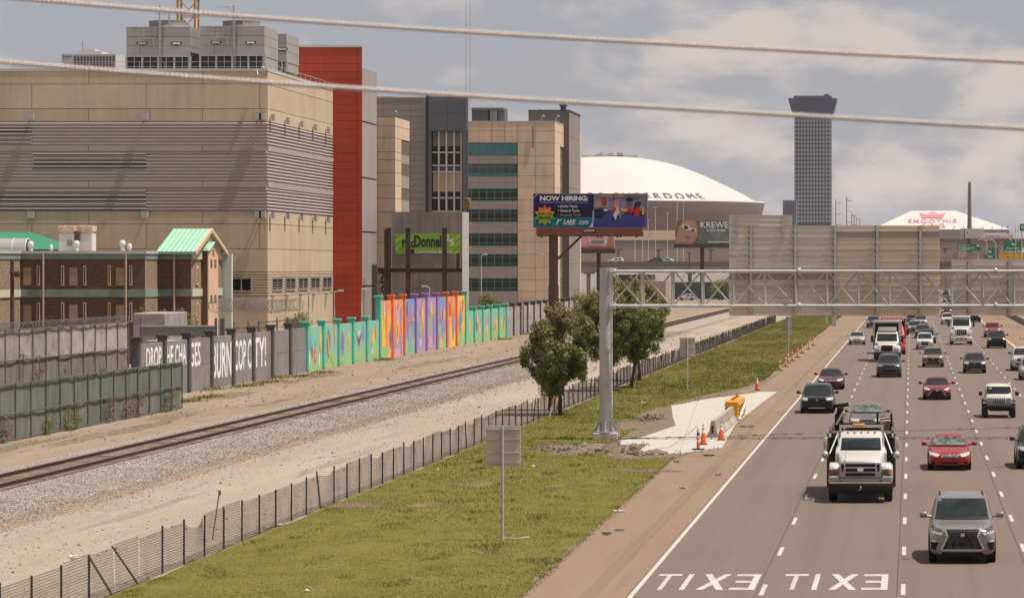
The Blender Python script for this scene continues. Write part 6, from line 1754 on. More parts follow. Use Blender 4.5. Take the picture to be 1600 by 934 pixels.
for k in range(16): mb.box(x(1539 + k * 2.7), AY - 3.3, z(372.5), x(1540.6 + k * 2.7), AY - 3.05, z(367.5))
mb.build('screen_pattern', mat('screen pink', (.50, .22, .30), .5), ar)

TY = 3000.0
x = lambda p: PX(p, TY); z = lambda p: PZ(p, TY)
pt = thing('office_tower', 'dark slender tower with a flared crown and a grid of pale windows', 'tower', (x(1269.5), TY, 0))
M_twr = mat('dark blue grey tower frame', (.034, .039, .092), .6)
M_twc = mat('tower crown navy', (.014, .021, .075), .5)
M_tww = mat('pale tower window', (.30, .295, .32), .3)
x0, x1 = x(1240.5), x(1299)
dp = x1 - x0
MB().box(x0 + .4, TY + .4, 0, x1 - .4, TY + dp - .4, z(150)).build('frame', M_twr, pt)
w0, w1, c0 = x(1239.5), x(1300), x(1231)
MB().add([(w0, TY - 1, z(182)), (w1, TY - 1, z(182)), (w1, TY + dp + 1, z(182)), (w0, TY + dp + 1, z(182)), (x(1231.5), TY - 5, z(154)), (x(1307.5), TY - 5, z(154)), (x(1307.5), TY + dp + 5, z(154)), (x(1231.5), TY + dp + 5, z(154)),
          (x(1235), TY - 3.5, z(168)), (x(1304), TY - 3.5, z(168)), (x(1304), TY + dp + 3, z(168)), (x(1235), TY + dp + 3, z(168))],
         [(0, 1, 9, 8), (8, 9, 5, 4), (1, 2, 10, 9), (9, 10, 6, 5), (2, 3, 11, 10), (10, 11, 7, 6), (3, 0, 8, 11), (11, 8, 4, 7), (4, 5, 6, 7), (3, 2, 1, 0)]).build('flared_crown', M_twc, pt)
MB().box(x(1240), TY, z(154), x(1299), TY + dp, z(149.8)).box(x(1287), TY + 4, z(150), x(1295), TY + 8, z(147)).build('roof_plant', M_twr, pt)
first = None
for r_ in range(25):
    for c_ in range(12):
        xa = x0 + dp * (c_ + .20) / 12; za = z(187 + 6.5 * r_ + 4.2)
        if first is None: first = MB().box(0, -.15, 0, dp / 12 * .58, .3, 2.35).mesh('window', M_tww)
        o = link('window', first, pt); o.location = (xa - pt.location.x, .2, za)
cm_ = thing('blue_office_block', 'small dark blue grey block left of the dark tower\'s foot', 'building', (x(1232), TY - 200, 0))
MB().box(PX(1223, 2800), 2800, 0, PX(1244, 2800), 2825, PZ(313, 2800)).build('wall', mat('dull violet block', (.10, .10, .17), .6), cm_)
MB().box(PX(1228, 2800), 2799.5, PZ(332, 2800), PX(1241, 2800), 2800, PZ(316, 2800)).build('glass_band', mat('block glass', (.06, .06, .09), .2), cm_)
ch = thing('chimney', 'tall tapering dark chimney in front of the white pyramid arena', 'chimney', (PX(1515, 1900), 1900, 0))
MB().tube((PX(1515, 1900), 1900, 0), (PX(1515, 1900), 1900, PZ(284.5, 1900)), 1.75, 16, .85).build('stack', mat('dark brick chimney', (.16, .125, .115), .9, var=.2, scale=.3), ch, smooth=40)
lo = thing('office_block', 'pale office block with vertical window strips on the left skyline', 'building', (PX(140, 1500), 1500, 0))
z = lambda p: PZ(p, 1500); x = lambda p: PX(p, 1500)
MB().box(x(96.5), 1500, 0, x(181), 1530, z(84.5)).build('wall', mat('pale office wall', (.46, .44, .43), .8), lo)
MB().box(x(98), 1499.8, z(90), x(112), 1500, z(87.5)).build('roof_sign', mat('blue roof sign', (.10, .12, .25), .5), lo)
MB().box(x(122), 1502, z(84.5), x(157), 1520, z(80)).box(x(127), 1503, z(80), x(146), 1515, z(76.5)).build('roof_plant', mat('pale plant', (.50, .47, .44), .8), lo)
MB().tube((x(125), 1505, z(80)), (x(125), 1505, z(64)), .3, 4).build('mast', M_galv, lo)
for k in range(13):
    for r_ in range(3): MB().box(x(116 + 5 * k), 1499.7, z(99.5 + r_ * 13), x(119 + 5 * k), 1500.1, z(87.5 + r_ * 13)).build('window', M_slated, lo)

# elevated roads
M_deck = mat('stained overpass concrete', (.30, .26, .22), .9, var=.3, scale=.12, col2=(.20, .17, .145), stretch=(1, 1, .4))
M_deckd = mat('dark overpass soffit', (.14, .12, .105), .9)
def overpass(name, label, Y, x0, x1, zt, zb, wid, m, piers, rail=.9):
    t = thing(name, label, 'overpass', (x0, Y, 0))
    MB().box(x0, Y, zb, x1, Y + wid, zt).build('deck', m, t)
    MB().box(x0, Y - .25, zt - .5, x1, Y - .003, zt + rail).box(x0, Y + wid + .003, zt - .5, x1, Y + wid + .3, zt + rail).build('parapet', M_deckd, t)
    n = int((x1 - x0) / 18)
    for k in range(n): MB().box(x0 + k * 18 + .15, Y - .16, zb - .2, x0 + k * 18 + 17.85, Y - .02, zt - .55).build('girder', m, t)
    for px_ in piers: MB().tube((px_, Y + 3, 0), (px_, Y + 3, zb), .6, 10).box(px_ - 1.2, Y + 1, zb - .8, px_ + 1.2, Y + wid - 1, zb - .01).build('pier', m, t)
    return t
OYd = 1000.0
op = overpass('road_overpass', 'stained concrete overpass crossing beyond the railway, cars on top', OYd, PX(880, OYd), PX(1640, OYd), PZ(413.5, OYd), PZ(424, OYd), 11, M_deck, [PX(p, OYd) for p in (918, 1077, 1200, 1320)])
op2 = overpass('elevated_freeway', 'grey elevated freeway in front of the domed stadium', 1650, PX(880, 1650), PX(1180, 1650), PZ(378, 1650), PZ(389, 1650), 14, mat('grey far deck', (.20, .185, .18), .9), [PX(p, 1650) for p in (1028, 965, 1110)])
op3 = overpass('ramp_overpass', 'tan elevated ramp at the upper right under the arena', 1450, PX(1440, 1450), PX(1760, 1450), PZ(376, 1450), PZ(387, 1450), 12, mat('tan far deck', (.27, .20, .165), .9, var=.2, scale=.1), [PX(p, 1450) for p in (1477, 1530, 1590)])
def block(name, label, px0, px1, p0, p1, Y, dep, m, cat='building', z0=None):
    o = MB().box(PX(px0, Y), Y, PZ(p1, Y) if z0 is None else z0, PX(px1, Y), Y + dep, PZ(p0, Y)).build(name, m, None)
    return tag(o, label, cat)
block('parking_deck', 'sunlit cream parking deck wall below the domed stadium', 920, 1062, 360, 376, 2050, 20, mat('cream parking wall', (.62, .47, .30), .8), z0=0)
block('brown_hall', 'plain brown wall between the two elevated roads', 900, 1240, 388.5, 412, 1800, 20, mat('brown hall wall', (.30, .225, .19), .85, var=.1, scale=.05), z0=0)
block('white_warehouse', 'white warehouse wall seen under the overpass', 905, 1240, 427, 446, 1250, 30, mat('white warehouse wall', (.74, .71, .67), .7), z0=0)
block('dark_warehouse', 'dark green warehouse behind the end of the railway wall', 1051, 1240, 441, 470, 900, 30, mat('dark green wall', (.045, .06, .055), .8, var=.2, scale=.2), z0=0)
block('black_shed', 'black shed roof above the trees under the overpass', 966, 1016, 429, 445, 860, 16, mat('black shed', (.03, .035, .035), .7), z0=0)
block('brown_shed', 'brown shed with a ribbed wall past the trees', 999, 1040, 439, 470, 720, 14, mat('brown shed wall', (.33, .24, .18), .85, var=.15, scale=.3), z0=0)
block('tan_terrace', 'low tan terrace of roofs under the right hand overpass', 1440, 1700, 394, 420, 1300, 20, mat('tan terrace wall', (.34, .25, .20), .9, var=.6, scale=.25), z0=0)
for i, (px, Y, top, lb) in enumerate(((1004, 1150, 355, 'short'), (1013, 1160, 344, 'thin'), (1024, 1100, 325, 'tall thin'), (1043, 1120, 333, 'leftmost tall'), (1058, 1200, 310, 'tallest'), (1068, 1200, 316, 'second tallest'), (992, 1000, 348, 'near'))):
    t = thing('light_mast', '%s light mast on the skyline %s' % (lb, ('right of the billboard', 'before the cream deck', 'before the cream deck, left', 'before the dome wall', 'beside the eyewear billboard', 'just right of another by the eyewear billboard', 'at the billboard edge')[i]), 'light mast', (PX(px, Y), Y, 0), 'light masts near the overpass')
    MB().tube((PX(px, Y), Y, 0), (PX(px, Y), Y, PZ(top, Y)), .16, 6, .1).build('pole', M_pole, t)
    MB().box(PX(px, Y) - .5, Y - .2, PZ(top, Y), PX(px, Y) + .5, Y + .2, PZ(top, Y) + .2).build('lamp_head', M_pole, t)
for i, (px, Y, top) in enumerate(((1306, 1900, 312), (1323, 1900, 308), (1331, 2150, 332), (1334.5, 2400, 336), (1338, 2700, 340), (1343, 3000, 341))):
    t = thing('utility_pole', '%s utility pole in the row right of the dark tower' % ('leftmost tall', 'second tall', 'third', 'fourth', 'fifth small', 'farthest small')[i], 'utility pole', (PX(px, Y), Y, 0), 'utility poles right of the tower')
    zt_ = PZ(top, Y)
    MB().tube((PX(px, Y), Y, 0), (PX(px, Y), Y, zt_), .28, 6, .2).build('pole', M_pole_r, t)
    mb = MB()
    for k in range(3): mb.tube((PX(px, Y), Y, zt_ - 2 - k * 6), (PX(px, Y) + 3, Y, zt_ - 2 - k * 6), .15, 5)
    mb.build('cross_arm', M_pole_r, t)
for i, (px, Y, top, lb) in enumerate(((1022, 1000, 345, ''), )): pass
lp = thing('street_lamp', 'dark twin headed lamp post below the eyewear billboard', 'street lamp', (PX(1077, 960), 960, 0))
MB().tube((PX(1077, 960), 960, 0), (PX(1077, 960), 960, PZ(395, 960)), .14, 6).build('pole', M_steel, lp)
MB().box(PX(1073.5, 960), 959.8, PZ(396, 960), PX(1080, 960), 960.2, PZ(394.5, 960)).build('lamp_head', M_steel, lp)

# green guide signs and others at the far right
M_gsign = mat('green guide sign', (.015, .155, .085), .5)
M_ysign = mat('yellow exit panel', (.58, .30, .03), .5)
def guide(label, px0, px1, p0, p1, Y, lines, yl=None):
    t = thing('guide_sign', label, 'guide sign', (PX((px0 + px1) / 2, Y), Y, 0), 'green guide signs in the distance')
    MB().box(PX(px0, Y), Y, PZ(p1, Y), PX(px1, Y), Y + .2, PZ(p0, Y)).build('plate', M_gsign, t)
    mb = MB()
    for (s_, a, b, c, d) in lines: text(mb, s_, (b - a) * Y / F, (d - c) * Y / F, facing_cam(PX(a, Y), Y - .03, PZ(d, Y)), .02, .02)
    mb.build('lettering', M_wht, t)
    if yl: MB().box(PX(yl[0], Y), Y - .02, PZ(yl[3], Y), PX(yl[1], Y), Y + .2, PZ(yl[2], Y)).build('yellow_panel', M_ysign, t)
    for a in (px0 + 3, px1 - 3): MB().tube((PX(a, Y), Y + .4, 0), (PX(a, Y), Y + .4, PZ(p1, Y)), .15, 6).build('post', M_pole, t)
guide('wide green sign with three text lines, leftmost of the far signs', 1496, 1531, 381, 392, 1150, [('Loyola Ave', 1497.5, 1514, 382.3, 385), ('W Claiborne Ave', 1497.5, 1523, 386, 388.6), ('Poydras St', 1497.5, 1515, 389.2, 391.6), ('1', 1526, 1530, 382.5, 385)])
guide('green sign with a white route shield between two others', 1542.5, 1560, 387, 398, 1100, [('90', 1544, 1549, 391, 396)])
guide('low green sign under the shield sign', 1538, 1560, 397.5, 404, 1098, [('Exit', 1544, 1551, 399, 402.5)])
guide('tallest green sign with a yellow exit panel below, far right', 1568, 1597, 376, 395, 1000, [('West', 1580, 1586, 379, 383.5), ('Superdome', 1573, 1592, 386.5, 389.5), ('Claiborne Ave', 1570, 1596, 391, 394.3)], (1561, 1598, 395, 405))
guide('corner of a green sign cut by the right picture edge', 1593.5, 1640, 350, 361, 950, [('10', 1596, 1599.5, 352, 358)])
vb = thing('billboard', 'grey back of a slatted billboard on a post below the chimney', 'billboard', (PX(1515, 1350), 1350, 0))
for k in range(12): MB().box(PX(1508 + 2.4 * k, 1350), 1350, PZ(372, 1350), PX(1510 + 2.4 * k, 1350), 1350.4, PZ(357, 1350)).build('slat', M_whitev, vb)
MB().box(PX(1500, 1350), 1350.5, PZ(373, 1350), PX(1508, 1350), 1352, PZ(357, 1350)).box(PX(1507, 1350), 1350.5, PZ(373, 1350), PX(1537, 1350), 1350.8, PZ(357, 1350)).build('backing', M_galv, vb)
MB().tube((PX(1515, 1350), 1352, 0), (PX(1515, 1350), 1352, PZ(373, 1350)), .8, 8).build('column', M_steel, vb)
for i, (px, Y, top, arm) in enumerate(((1587, 1000, 354, -1), (1591, 1010, 354, -1), (1556, 1040, 380, -16), (1580, 1050, 375, -18), (1542, 1200, 379, -12))):
    t = thing('street_lamp', '%s lamp post among the far green signs' % ('first straight', 'second straight', 'curved arm', 'longest curved arm', 'small curved arm')[i], 'street lamp', (PX(px, Y), Y, 0), 'lamp posts by the far signs')
    zt_ = PZ(top, Y)
    MB().tube((PX(px, Y), Y, 0), (PX(px, Y), Y, zt_), .13, 6).build('pole', M_pole, t)
    if arm < -5: MB().path([(PX(px, Y), Y, zt_), (PX(px + arm * .3, Y), Y, PZ(top - 5, Y)), (PX(px + arm * .7, Y), Y, PZ(top - 6, Y)), (PX(px + arm, Y), Y, PZ(top - 4.5, Y))], .1, 5).box(PX(px + arm - 3, Y), Y - .2, PZ(top - 3.5, Y), PX(px + arm + 2, Y), Y + .2, PZ(top - 5, Y)).build('arm', M_pole, t)
# median barrier with weeds at the far right
mbw = thing('median_barrier', 'low dark weathered median barrier at the right edge', 'barrier', (16.6, 400, 0))
for k in range(40): MB().prism([(-.3, 0), (.3, 0), (.1, .8), (-.1, .8)], lambda u, v: (16.9 + u, 260 + k * 9, v), lambda u, v: (16.9 + u, 268.9 + k * 9, v)).build('block', M_deckd if k > 14 else M_deck, mbw)
nw = 1500
wy = 300 + 330 * rng.random(nw); wx = 14.2 + rng.normal(0, .8, nw) + (rng.random(nw) < .3) * 1.8
keep = (np.sin(wy * .33) + np.sin(wy * .081) > .9) & (wx > 12.4)
wx, wy = wx[keep], wy[keep]; nw = len(wx); aa = rng.random(nw) * 6.28
V = np.empty((nw, 3, 3), np.float32)
V[:, 0] = np.stack([wx - .04, wy, np.full(nw, .012)], 1); V[:, 1] = np.stack([wx + .04, wy, np.full(nw, .012)], 1)
V[:, 2] = np.stack([wx + .2 * np.cos(aa), wy + .2 * np.sin(aa), .06 + .2 * rng.random(nw)], 1)
fast_mesh('median_weeds', V.reshape(-1, 3), np.arange(nw * 3).reshape(-1, 3), M_vine, attr=rng.random(nw))
# background trees by the office building and past the wall
for (px, Y, wd_, h_, n, lb) in ((925, 470, 5, 6.0, 5000, 'broad green tree right of the office building'), (1010, 760, 5, 6, 1800, 'small tree beside the brown shed'), (1125, 880, 6, 5.5, 1600, 'dark tree in front of the green warehouse'), (915, 620, 4, 3.5, 1600, 'low shrub under the office building corner')):
    shrub('background_tree', lb, PX(px, Y), Y, 0, wd_, h_, n, M_leaf, .12 * Y / 450, None, 'tree', .12 if px == 925 else 0)

# ==================================================================================== VEHICLES
def carpaint(name, col, metal=.5, rough=.32):
    return mat('car paint ' + name, col, rough, metal=metal, coat=.45, spec=.35)
PT = dict(silver=carpaint('silver grey', (.235, .215, .21)), red=carpaint('red', (.30, .012, .018), .25), maroon=carpaint('maroon', (.10, .012, .018), .4), cherry=carpaint('cherry', (.20, .010, .028), .35),
          navy=carpaint('navy', (.012, .015, .024), .4), black=carpaint('black', (.010, .010, .011), .2), white=carpaint('white', (.46, .445, .42), 0, .35), grey=carpaint('dark grey', (.065, .062, .065)),
          bronze=carpaint('bronze beige', (.20, .165, .135)), taupe=carpaint('taupe', (.16, .135, .115)), brown=carpaint('brown grey', (.075, .063, .058)), lsilver=carpaint('light silver', (.40, .39, .38)),
          bred=carpaint('bright red', (.46, .03, .035), .1), blue=carpaint('slate blue', (.07, .08, .11)), dred=carpaint('dark red', (.14, .02, .025), .3), teal=carpaint('pale teal', (.20, .36, .36), .2))
M_wind = mat('windscreen glass', (.010, .013, .015), .04, spec=.2, scale=1.6, col2=(.030, .035, .036))  # lighter noise tone is a painted pattern of soft reflections
M_windl = mat('clear windscreen over pale cabin', (.20, .22, .185), .06, spec=.4, scale=2.6, col2=(.022, .028, .027), detail=2.0)
M_tyre = mat('tyre rubber', (.018, .017, .017), .85)
M_rim = mat('alloy wheel', (.30, .29, .285), .35, metal=.8)
M_chrome = mat('chrome', (.62, .61, .60), .15, metal=.95)
M_blk = mat('black plastic', (.012, .011, .011), .55, spec=.25)
M_hl = mat('headlight lens', (.62, .60, .56), .08, metal=.3, spec=.9, coat=.6)
M_hld = mat('dark headlight housing', (.05, .05, .055), .15, spec=.8)
M_amber = mat('amber lens', (.70, .24, .03), .25)
M_cabin = mat('cabin trim', (.05, .047, .045), .9)

def stations(kind, L, W, H):
    w_ = W / 2
    if kind == 'sedan':
        return [(0, .76, .30, .50, .60, 0), (.05, .90, .22, .57, .68, 0), (.28, .965, .19, .66, .78, 0), (.8, 1, .19, .76, .88, 0), (1.25, 1, .19, .84, .955, 0), (1.62, 1, .19, .88, 1.17, .80), (2.0, 1, .19, .90, H - .06, .73),
                (2.5, 1, .19, .91, H, .70), (3.1, 1, .19, .92, H - .03, .69), (3.6, 1, .19, .94, H - .20, .70), (4.0, .99, .2, .95, 1.12, .76), (4.25, .97, .21, .94, 1.04, 0), (L - .15, .92, .26, .90, 1.0, 0), (L, .82, .34, .80, .88, 0)]
    if kind == 'suv':
        h = H / 1.75
        return [(0, .80, .34, .72, .86 * h, 0), (.05, .92, .25, .80, .95 * h, 0), (.25, .975, .22, .88, 1.02 * h, 0), (.8, 1, .21, .97, 1.08 * h, 0), (1.15, 1, .21, 1.0 * h, 1.12 * h, 0), (1.45, 1, .21, 1.03 * h, 1.36 * h, .84), (1.8, 1, .21, 1.04 * h, H - .09, .79),
                (2.3, 1, .21, 1.05 * h, H - .01, .77), (3.2, 1, .21, 1.06 * h, H, .76), (3.9, 1, .21, 1.07 * h, H - .015, .76), (L - .4, .98, .23, 1.08 * h, H - .09, .77), (L - .1, .95, .28, 1.05 * h, 1.2 * h, .84), (L, .86, .36, .95 * h, 1.08 * h, 0)]
    if kind == 'pickup':
        h = H / 1.9
        return [(0, .86, .42, .85, 1.02 * h, 0), (.05, .95, .32, .92, 1.10 * h, 0), (.25, .985, .30, .98, 1.17 * h, 0), (.9, 1, .30, 1.06 * h, 1.22 * h, 0), (1.35, 1, .30, 1.10 * h, 1.25 * h, 0), (1.65, 1, .30, 1.12 * h, 1.5 * h, .86), (2.0, 1, .30, 1.13 * h, H - .08, .81),
                (2.5, 1, .30, 1.14 * h, H, .79), (3.3, 1, .30, 1.15 * h, H - .02, .79), (3.55, 1, .30, 1.15 * h, H - .25, .82), (3.62, 1, .32, 1.15 * h, 1.2 * h, 0), (L - .1, 1, .38, 1.15 * h, 1.2 * h, 0), (L, .96, .45, 1.05 * h, 1.12 * h, 0)]
    if kind == 'jeep':
        return [(0, .60, .58, .95, 1.12, 0), (.04, .70, .55, .99, 1.17, 0), (.5, .74, .5, 1.03, 1.21, 0), (1.0, .80, .45, 1.06, 1.23, 0), (1.2, .84, .45, 1.08, 1.25, 0), (1.3, .86, .45, 1.10, 1.42, .80), (1.55, .88, .45, 1.12, H - .08, .78),
                (1.8, .88, .45, 1.12, H, .78), (2.8, .88, .45, 1.12, H, .77), (3.8, .88, .45, 1.12, H - .04, .77), (4.1, .87, .5, 1.12, H - .12, .78), (4.2, .84, .55, 1.05, 1.25, .7)]
def body_mesh(kind, L, W, H):
    w_ = W / 2; secs = []
    for (y, wf, zu, zb, zt, rw) in stations(kind, L, W, H):
        w = w_ * wf; h = zt - zb
        if rw: p = [(0, zu), (w * .8, zu), (w * .97, zu + .09), (w, zu + .35 * (zb - zu)), (w * .99, zb - .07), (w * .95, zb), (w_ * (rw + (.95 * wf - rw) * .42), zb + h * .5), (w_ * rw, zt - min(.09, h * .25)), (w_ * rw * .84, zt - .015), (0, zt + .01)]
        else: p = [(0, zu), (w * .8, zu), (w * .97, zu + .09), (w, zu + .35 * (zb - zu)), (w * .99, zb - .07), (w * .94, zb), (w * .86, zb + h * .55), (w * .70, zb + h * .82), (w * .4, zt - .006), (0, zt)]
        secs.append([(x_, y, z_) for x_, z_ in p] + [(-x_, y, z_) for x_, z_ in p[-2:0:-1]])
    n = len(secs[0]); vs = [v for s_ in secs for v in s_]
    fs = [(i * n + k, i * n + (k + 1) % n, (i + 1) * n + (k + 1) % n, (i + 1) * n + k) for i in range(len(secs) - 1) for k in range(n)]
    for i, flip in ((0, 0), (len(secs) - 1, 1)):           # end caps as strips of quads
        o = i * n
        for k in range(n // 2):
            a, b, c, d = o + k, o + k + 1, o + (n - k - 1) % n, o + (n - k) % n
            q = [a, b, c, d]; q = list(dict.fromkeys(q))
            if len(q) > 2: fs.append(tuple(q if flip else q[::-1]))
    me = bpy.data.meshes.new('body'); me.from_pydata(vs, [], fs)
    bm = bmesh.new(); bm.from_mesh(me); bmesh.ops.recalc_face_normals(bm, faces=bm.faces[:]); bm.to_mesh(me); bm.free()
    ob_ = bpy.data.objects.new('body', me); C.objects.link(ob_)
    md = ob_.modifiers.new('s', 'SUBSURF'); md.levels = 2
    dg = bpy.context.evaluated_depsgraph_get()
    m2 = bpy.data.meshes.new_from_object(ob_.evaluated_get(dg))
    bpy.data.objects.remove(ob_); bpy.data.meshes.remove(me)
    m2.name = 'body'; m2.materials.clear()
    m2.polygons.foreach_set('use_smooth', [True] * len(m2.polygons))
    bvh = BVHTree.FromPolygons([v.co[:] for v in m2.vertices], [tuple(p.vertices) for p in m2.polygons])
    return m2, bvh
_bm = {}
def get_body(kind, L, W, H):
    k = (kind, L, W, H)
    if k not in _bm: _bm[k] = body_mesh(*k)
    return _bm[k]
def patch(bvh, quad, nu=6, nv=4, off=.012, axis='y', side=1):
    """surface piece lying on the body: quad TL,TR,BR,BL in (x,z) seen from the front, or (y,z) seen from the side"""
    tl, tr, br, bl = quad; mb = MB(); vs = []; last = None
    for j in range(nv + 1):
        for i in range(nu + 1):
            u, v = i / nu, j / nv
            a = [(tl[k] * (1 - u) + tr[k] * u) * (1 - v) + (bl[k] * (1 - u) + br[k] * u) * v for k in (0, 1)]
            if axis == 'y': o_, d_ = Vector((a[0], -3, a[1])), Vector((0, 1, 0))
            else: o_, d_ = Vector((side * 3, a[0], a[1])), Vector((-side, 0, 0))
            h_, nn, _, _ = bvh.ray_cast(o_, d_)
            if h_ is None:
                h_, nn, _, _ = bvh.find_nearest(Vector((a[0], last.y if last else 0, a[1])) if axis == 'y' else Vector((side * 1, a[0], a[1])))
            last = h_
            if nn.dot(d_) > 0: nn = -nn
            vs.append((h_ + nn * off, h_ - nn * .01))
    n = (nu + 1) * (nv + 1)
    pts = [p[0] for p in vs] + [p[1] for p in vs]
    q = lambda i, j: j * (nu + 1) + i
    fs = [(q(i, j), q(i + 1, j), q(i + 1, j + 1), q(i, j + 1)) for j in range(nv) for i in range(nu)]
    rim = [q(i, 0) for i in range(nu)] + [q(nu, j) for j in range(nv)] + [q(i, nv) for i in range(nu, 0, -1)] + [q(0, j) for j in range(nv, 0, -1)]
    fs += [(a, b, b + n, a + n) for a, b in zip(rim, rim[1:] + rim[:1])]
    return mb.add(pts, fs)
def wheel(t, x_, y_, r_, wd_, s_, rimm=M_rim):
    xo, xi = x_, x_ - s_ * wd_
    w = MB().lathe([(r_ * .60, -wd_ / 2), (r_ * .93, -wd_ / 2), (r_, -wd_ * .36), (r_, wd_ * .36), (r_ * .93, wd_ / 2), (r_ * .60, wd_ / 2)], 22)
    w.v = [(( xo + xi) / 2 + z_, y_ + a, r_ + b) for a, b, z_ in w.v]
    wo = w.build('wheel', M_tyre, None, smooth=30); wo.parent = t
    rm = MB()
    rm.tube((xo - s_ * .05, y_, r_), (xo - s_ * .02, y_, r_), r_ * .63, 18)
    for k in range(5):
        a = 2 * math.pi * k / 5
        rm.bar((xo - s_ * .015, y_, r_), (xo - s_ * .015, y_ + r_ * .58 * math.cos(a), r_ + r_ * .58 * math.sin(a)), .03, r_ * .16)
    ro = rm.build('rim', rimm, None); ro.parent = wo
STY = {}
def car(name, label, cat, kind, paint_, px, py, W, H, L, style, wheel_r=.34, ground=0.02, x_=None, y_=None, rot=0, group='traffic on the freeway', small=False, glass=None):
    glass = glass or M_wind
    Y = GY(py) if y_ is None else y_
    X = PX(px, Y) if x_ is None else x_
    front = 0.92 if kind != 'jeep' else .55
    t = thing(name, label, cat, (X, Y - front + .1, ground), group)
    t.rotation_euler = (0, 0, rot)
    m2, bvh = get_body(kind, L, W, H)
    me = m2.copy(); me.materials.append(paint_)
    b = link('body', me, t)
    def put(nm, quad, m, nu=6, nv=4, off=.012, axis='y', side=1, parent=None):
        o = patch(bvh, quad, nu, nv, off, axis, side).build(nm, m, None, smooth=40); o.parent = parent or t; return o
    w = W / 2
    st = stations(kind, L, W, H)
    i0 = next(i for i, s_ in enumerate(st) if s_[5]) - 1
    yc, zc = st[i0][0], st[i0][4]; zr = H - .12
    rw = st[i0 + 2][5]
    # glass
    put('windscreen', [(-w * rw * .90, zr), (w * rw * .90, zr), (w * .80, zc + .035), (-w * .80, zc + .035)], glass, 12, 6, .010)
    put('wiper_cowl', [(-w * .80, zc + .06), (w * .80, zc + .06), (w * .82, zc + .0), (-w * .82, zc + .0)], M_blk, 10, 1, .016)
    y1 = next(s_[0] for s_ in reversed(st) if s_[5])
    for s_ in (-1, 1):
        zbelt = st[i0 + 3][3]
        ya, yb = yc + .75, (yc + .75 + y1) / 2
        put('side_window', [(ya + .25, zr - .06), (yb - .06, zr - .06), (yb - .06, zbelt + .06), (ya - .05, zbelt + .06)], M_wind, 5, 3, .008, 'x', s_)
        if kind != 'pickup': put('side_window', [(yb + .06, zr - .06), (y1 - .45, zr - .09), (y1 - .35, zbelt + .10), (yb + .06, zbelt + .06)], M_wind, 5, 3, .008, 'x', s_)
        # mirror
        zm = zc + .10 if kind in ('sedan', 'suv') else zc + .16
        mb = MB().bbox(s_ * (w + .05), yc + .42, zm - .085, s_ * (w + .27), yc + .60, zm + .085, .045).tube((s_ * (w - .12), yc + .52, zm - .06), (s_ * (w + .08), yc + .52, zm - .03), .035, 6)
        o = mb.build('mirror', M_blk if style.get('mirror') == 'black' else paint_, None, smooth=50); o.parent = t
        for yw in (front, L - front - (.15 if kind != 'pickup' else .25)):
            arch = MB().tube((s_ * (w - .24), yw, wheel_r), (s_ * (w - .004), yw, wheel_r), wheel_r * 1.16, 20)
            if not small: o = arch.build('wheel_arch', M_blk, None, smooth=40); o.parent = t
            wheel(t, s_ * (w + .006), yw, wheel_r, .22, s_)
    # underside in shadow, lower valance
    MB().box(-w * .78, .35, .16, w * .78, L - .4, .30).build('underbody', M_blk, None).parent = t
    for nm, quad, m in style['front']:
        q = [(u * w, v * H) for u, v in quad]
        o = put(nm, q, m, 8 if abs(q[0][0] - q[1][0]) > .5 else 4, 3, .014 if m is not M_chrome else .022)
        if abs(q[0][0] + q[1][0]) > .08 * W and nm != 'badge':     # mirrored twin on the other side
            q2 = [(-q[1][0], q[1][1]), (-q[0][0], q[0][1]), (-q[3][0], q[3][1]), (-q[2][0], q[2][1])]
            put(nm, q2, m, 8 if abs(q[0][0] - q[1][0]) > .5 else 4, 3, .014 if m is not M_chrome else .022)
    if style.get('rails'):
        for s_ in (-1, 1):
            o = MB().path([(s_ * w * rw * .83, 2.35, H - .085), (s_ * w * rw * .83, 2.6, H - .035), (s_ * w * rw * .83, L - 1.1, H - .035), (s_ * w * rw * .82, L - .8, H - .11)], .025, 6).build('roof_rail', style['rails'], None); o.parent = t
    return t
# front ends: quads TL, TR, BR, BL in fractions of half width and height
def q_(x0, x1, z0, z1, k=0.0): return [(x0, z1), (x1, z1), (x1 - k, z0), (x0 + k, z0)]
def slats(x0, x1, z0, z1, n, t_=.008):
    return [('grille_bar', q_(x0, x1, z0 + (z1 - z0) * (i + .5) / n - t_, z0 + (z1 - z0) * (i + .5) / n + t_), M_chrome) for i in range(n)]
S_lux = dict(front=[('grille', [(-.50, .525), (.50, .525), (.42, .42), (-.42, .42)], M_blk), ('grille', [(-.42, .425), (.42, .425), (.60, .225), (-.60, .225)], M_blk),
                    ('grille_trim', [(.50, .535), (.56, .535), (.48, .42), (.425, .42)], M_chrome), ('grille_trim', [(.425, .42), (.48, .42), (.66, .225), (.60, .225)], M_chrome), ('grille_trim', q_(-.60, .60, .205, .225), M_chrome), ('grille_trim', q_(-.50, .50, .525, .54), M_chrome),
                    ('headlight', [(.60, .52), (.93, .56), (.95, .50), (.64, .44)], M_hld), ('headlight_lens', [(.60, .475), (.90, .50), (.93, .475), (.64, .44)], M_hl), ('fog_lamp', [(.78, .36), (.92, .37), (.92, .345), (.80, .335)], M_hl), ('side_vent', [(.72, .33), (.95, .34), (.93, .22), (.80, .22)], M_blk),
                    ('lower_intake', q_(-.62, .62, .145, .185), M_blk), ('badge', [(-.06, .475), (.06, .475), (.06, .42), (-.06, .42)], M_chrome)]
             + [('grille_bar', q_(-.44 - .03 * (i % 2), .44 + .03 * (i % 2), .50 - .032 * i, .506 - .032 * i), mat('grille mesh grey', (.20, .20, .20), .3, metal=.7)) for i in range(9)], rails=M_blk)
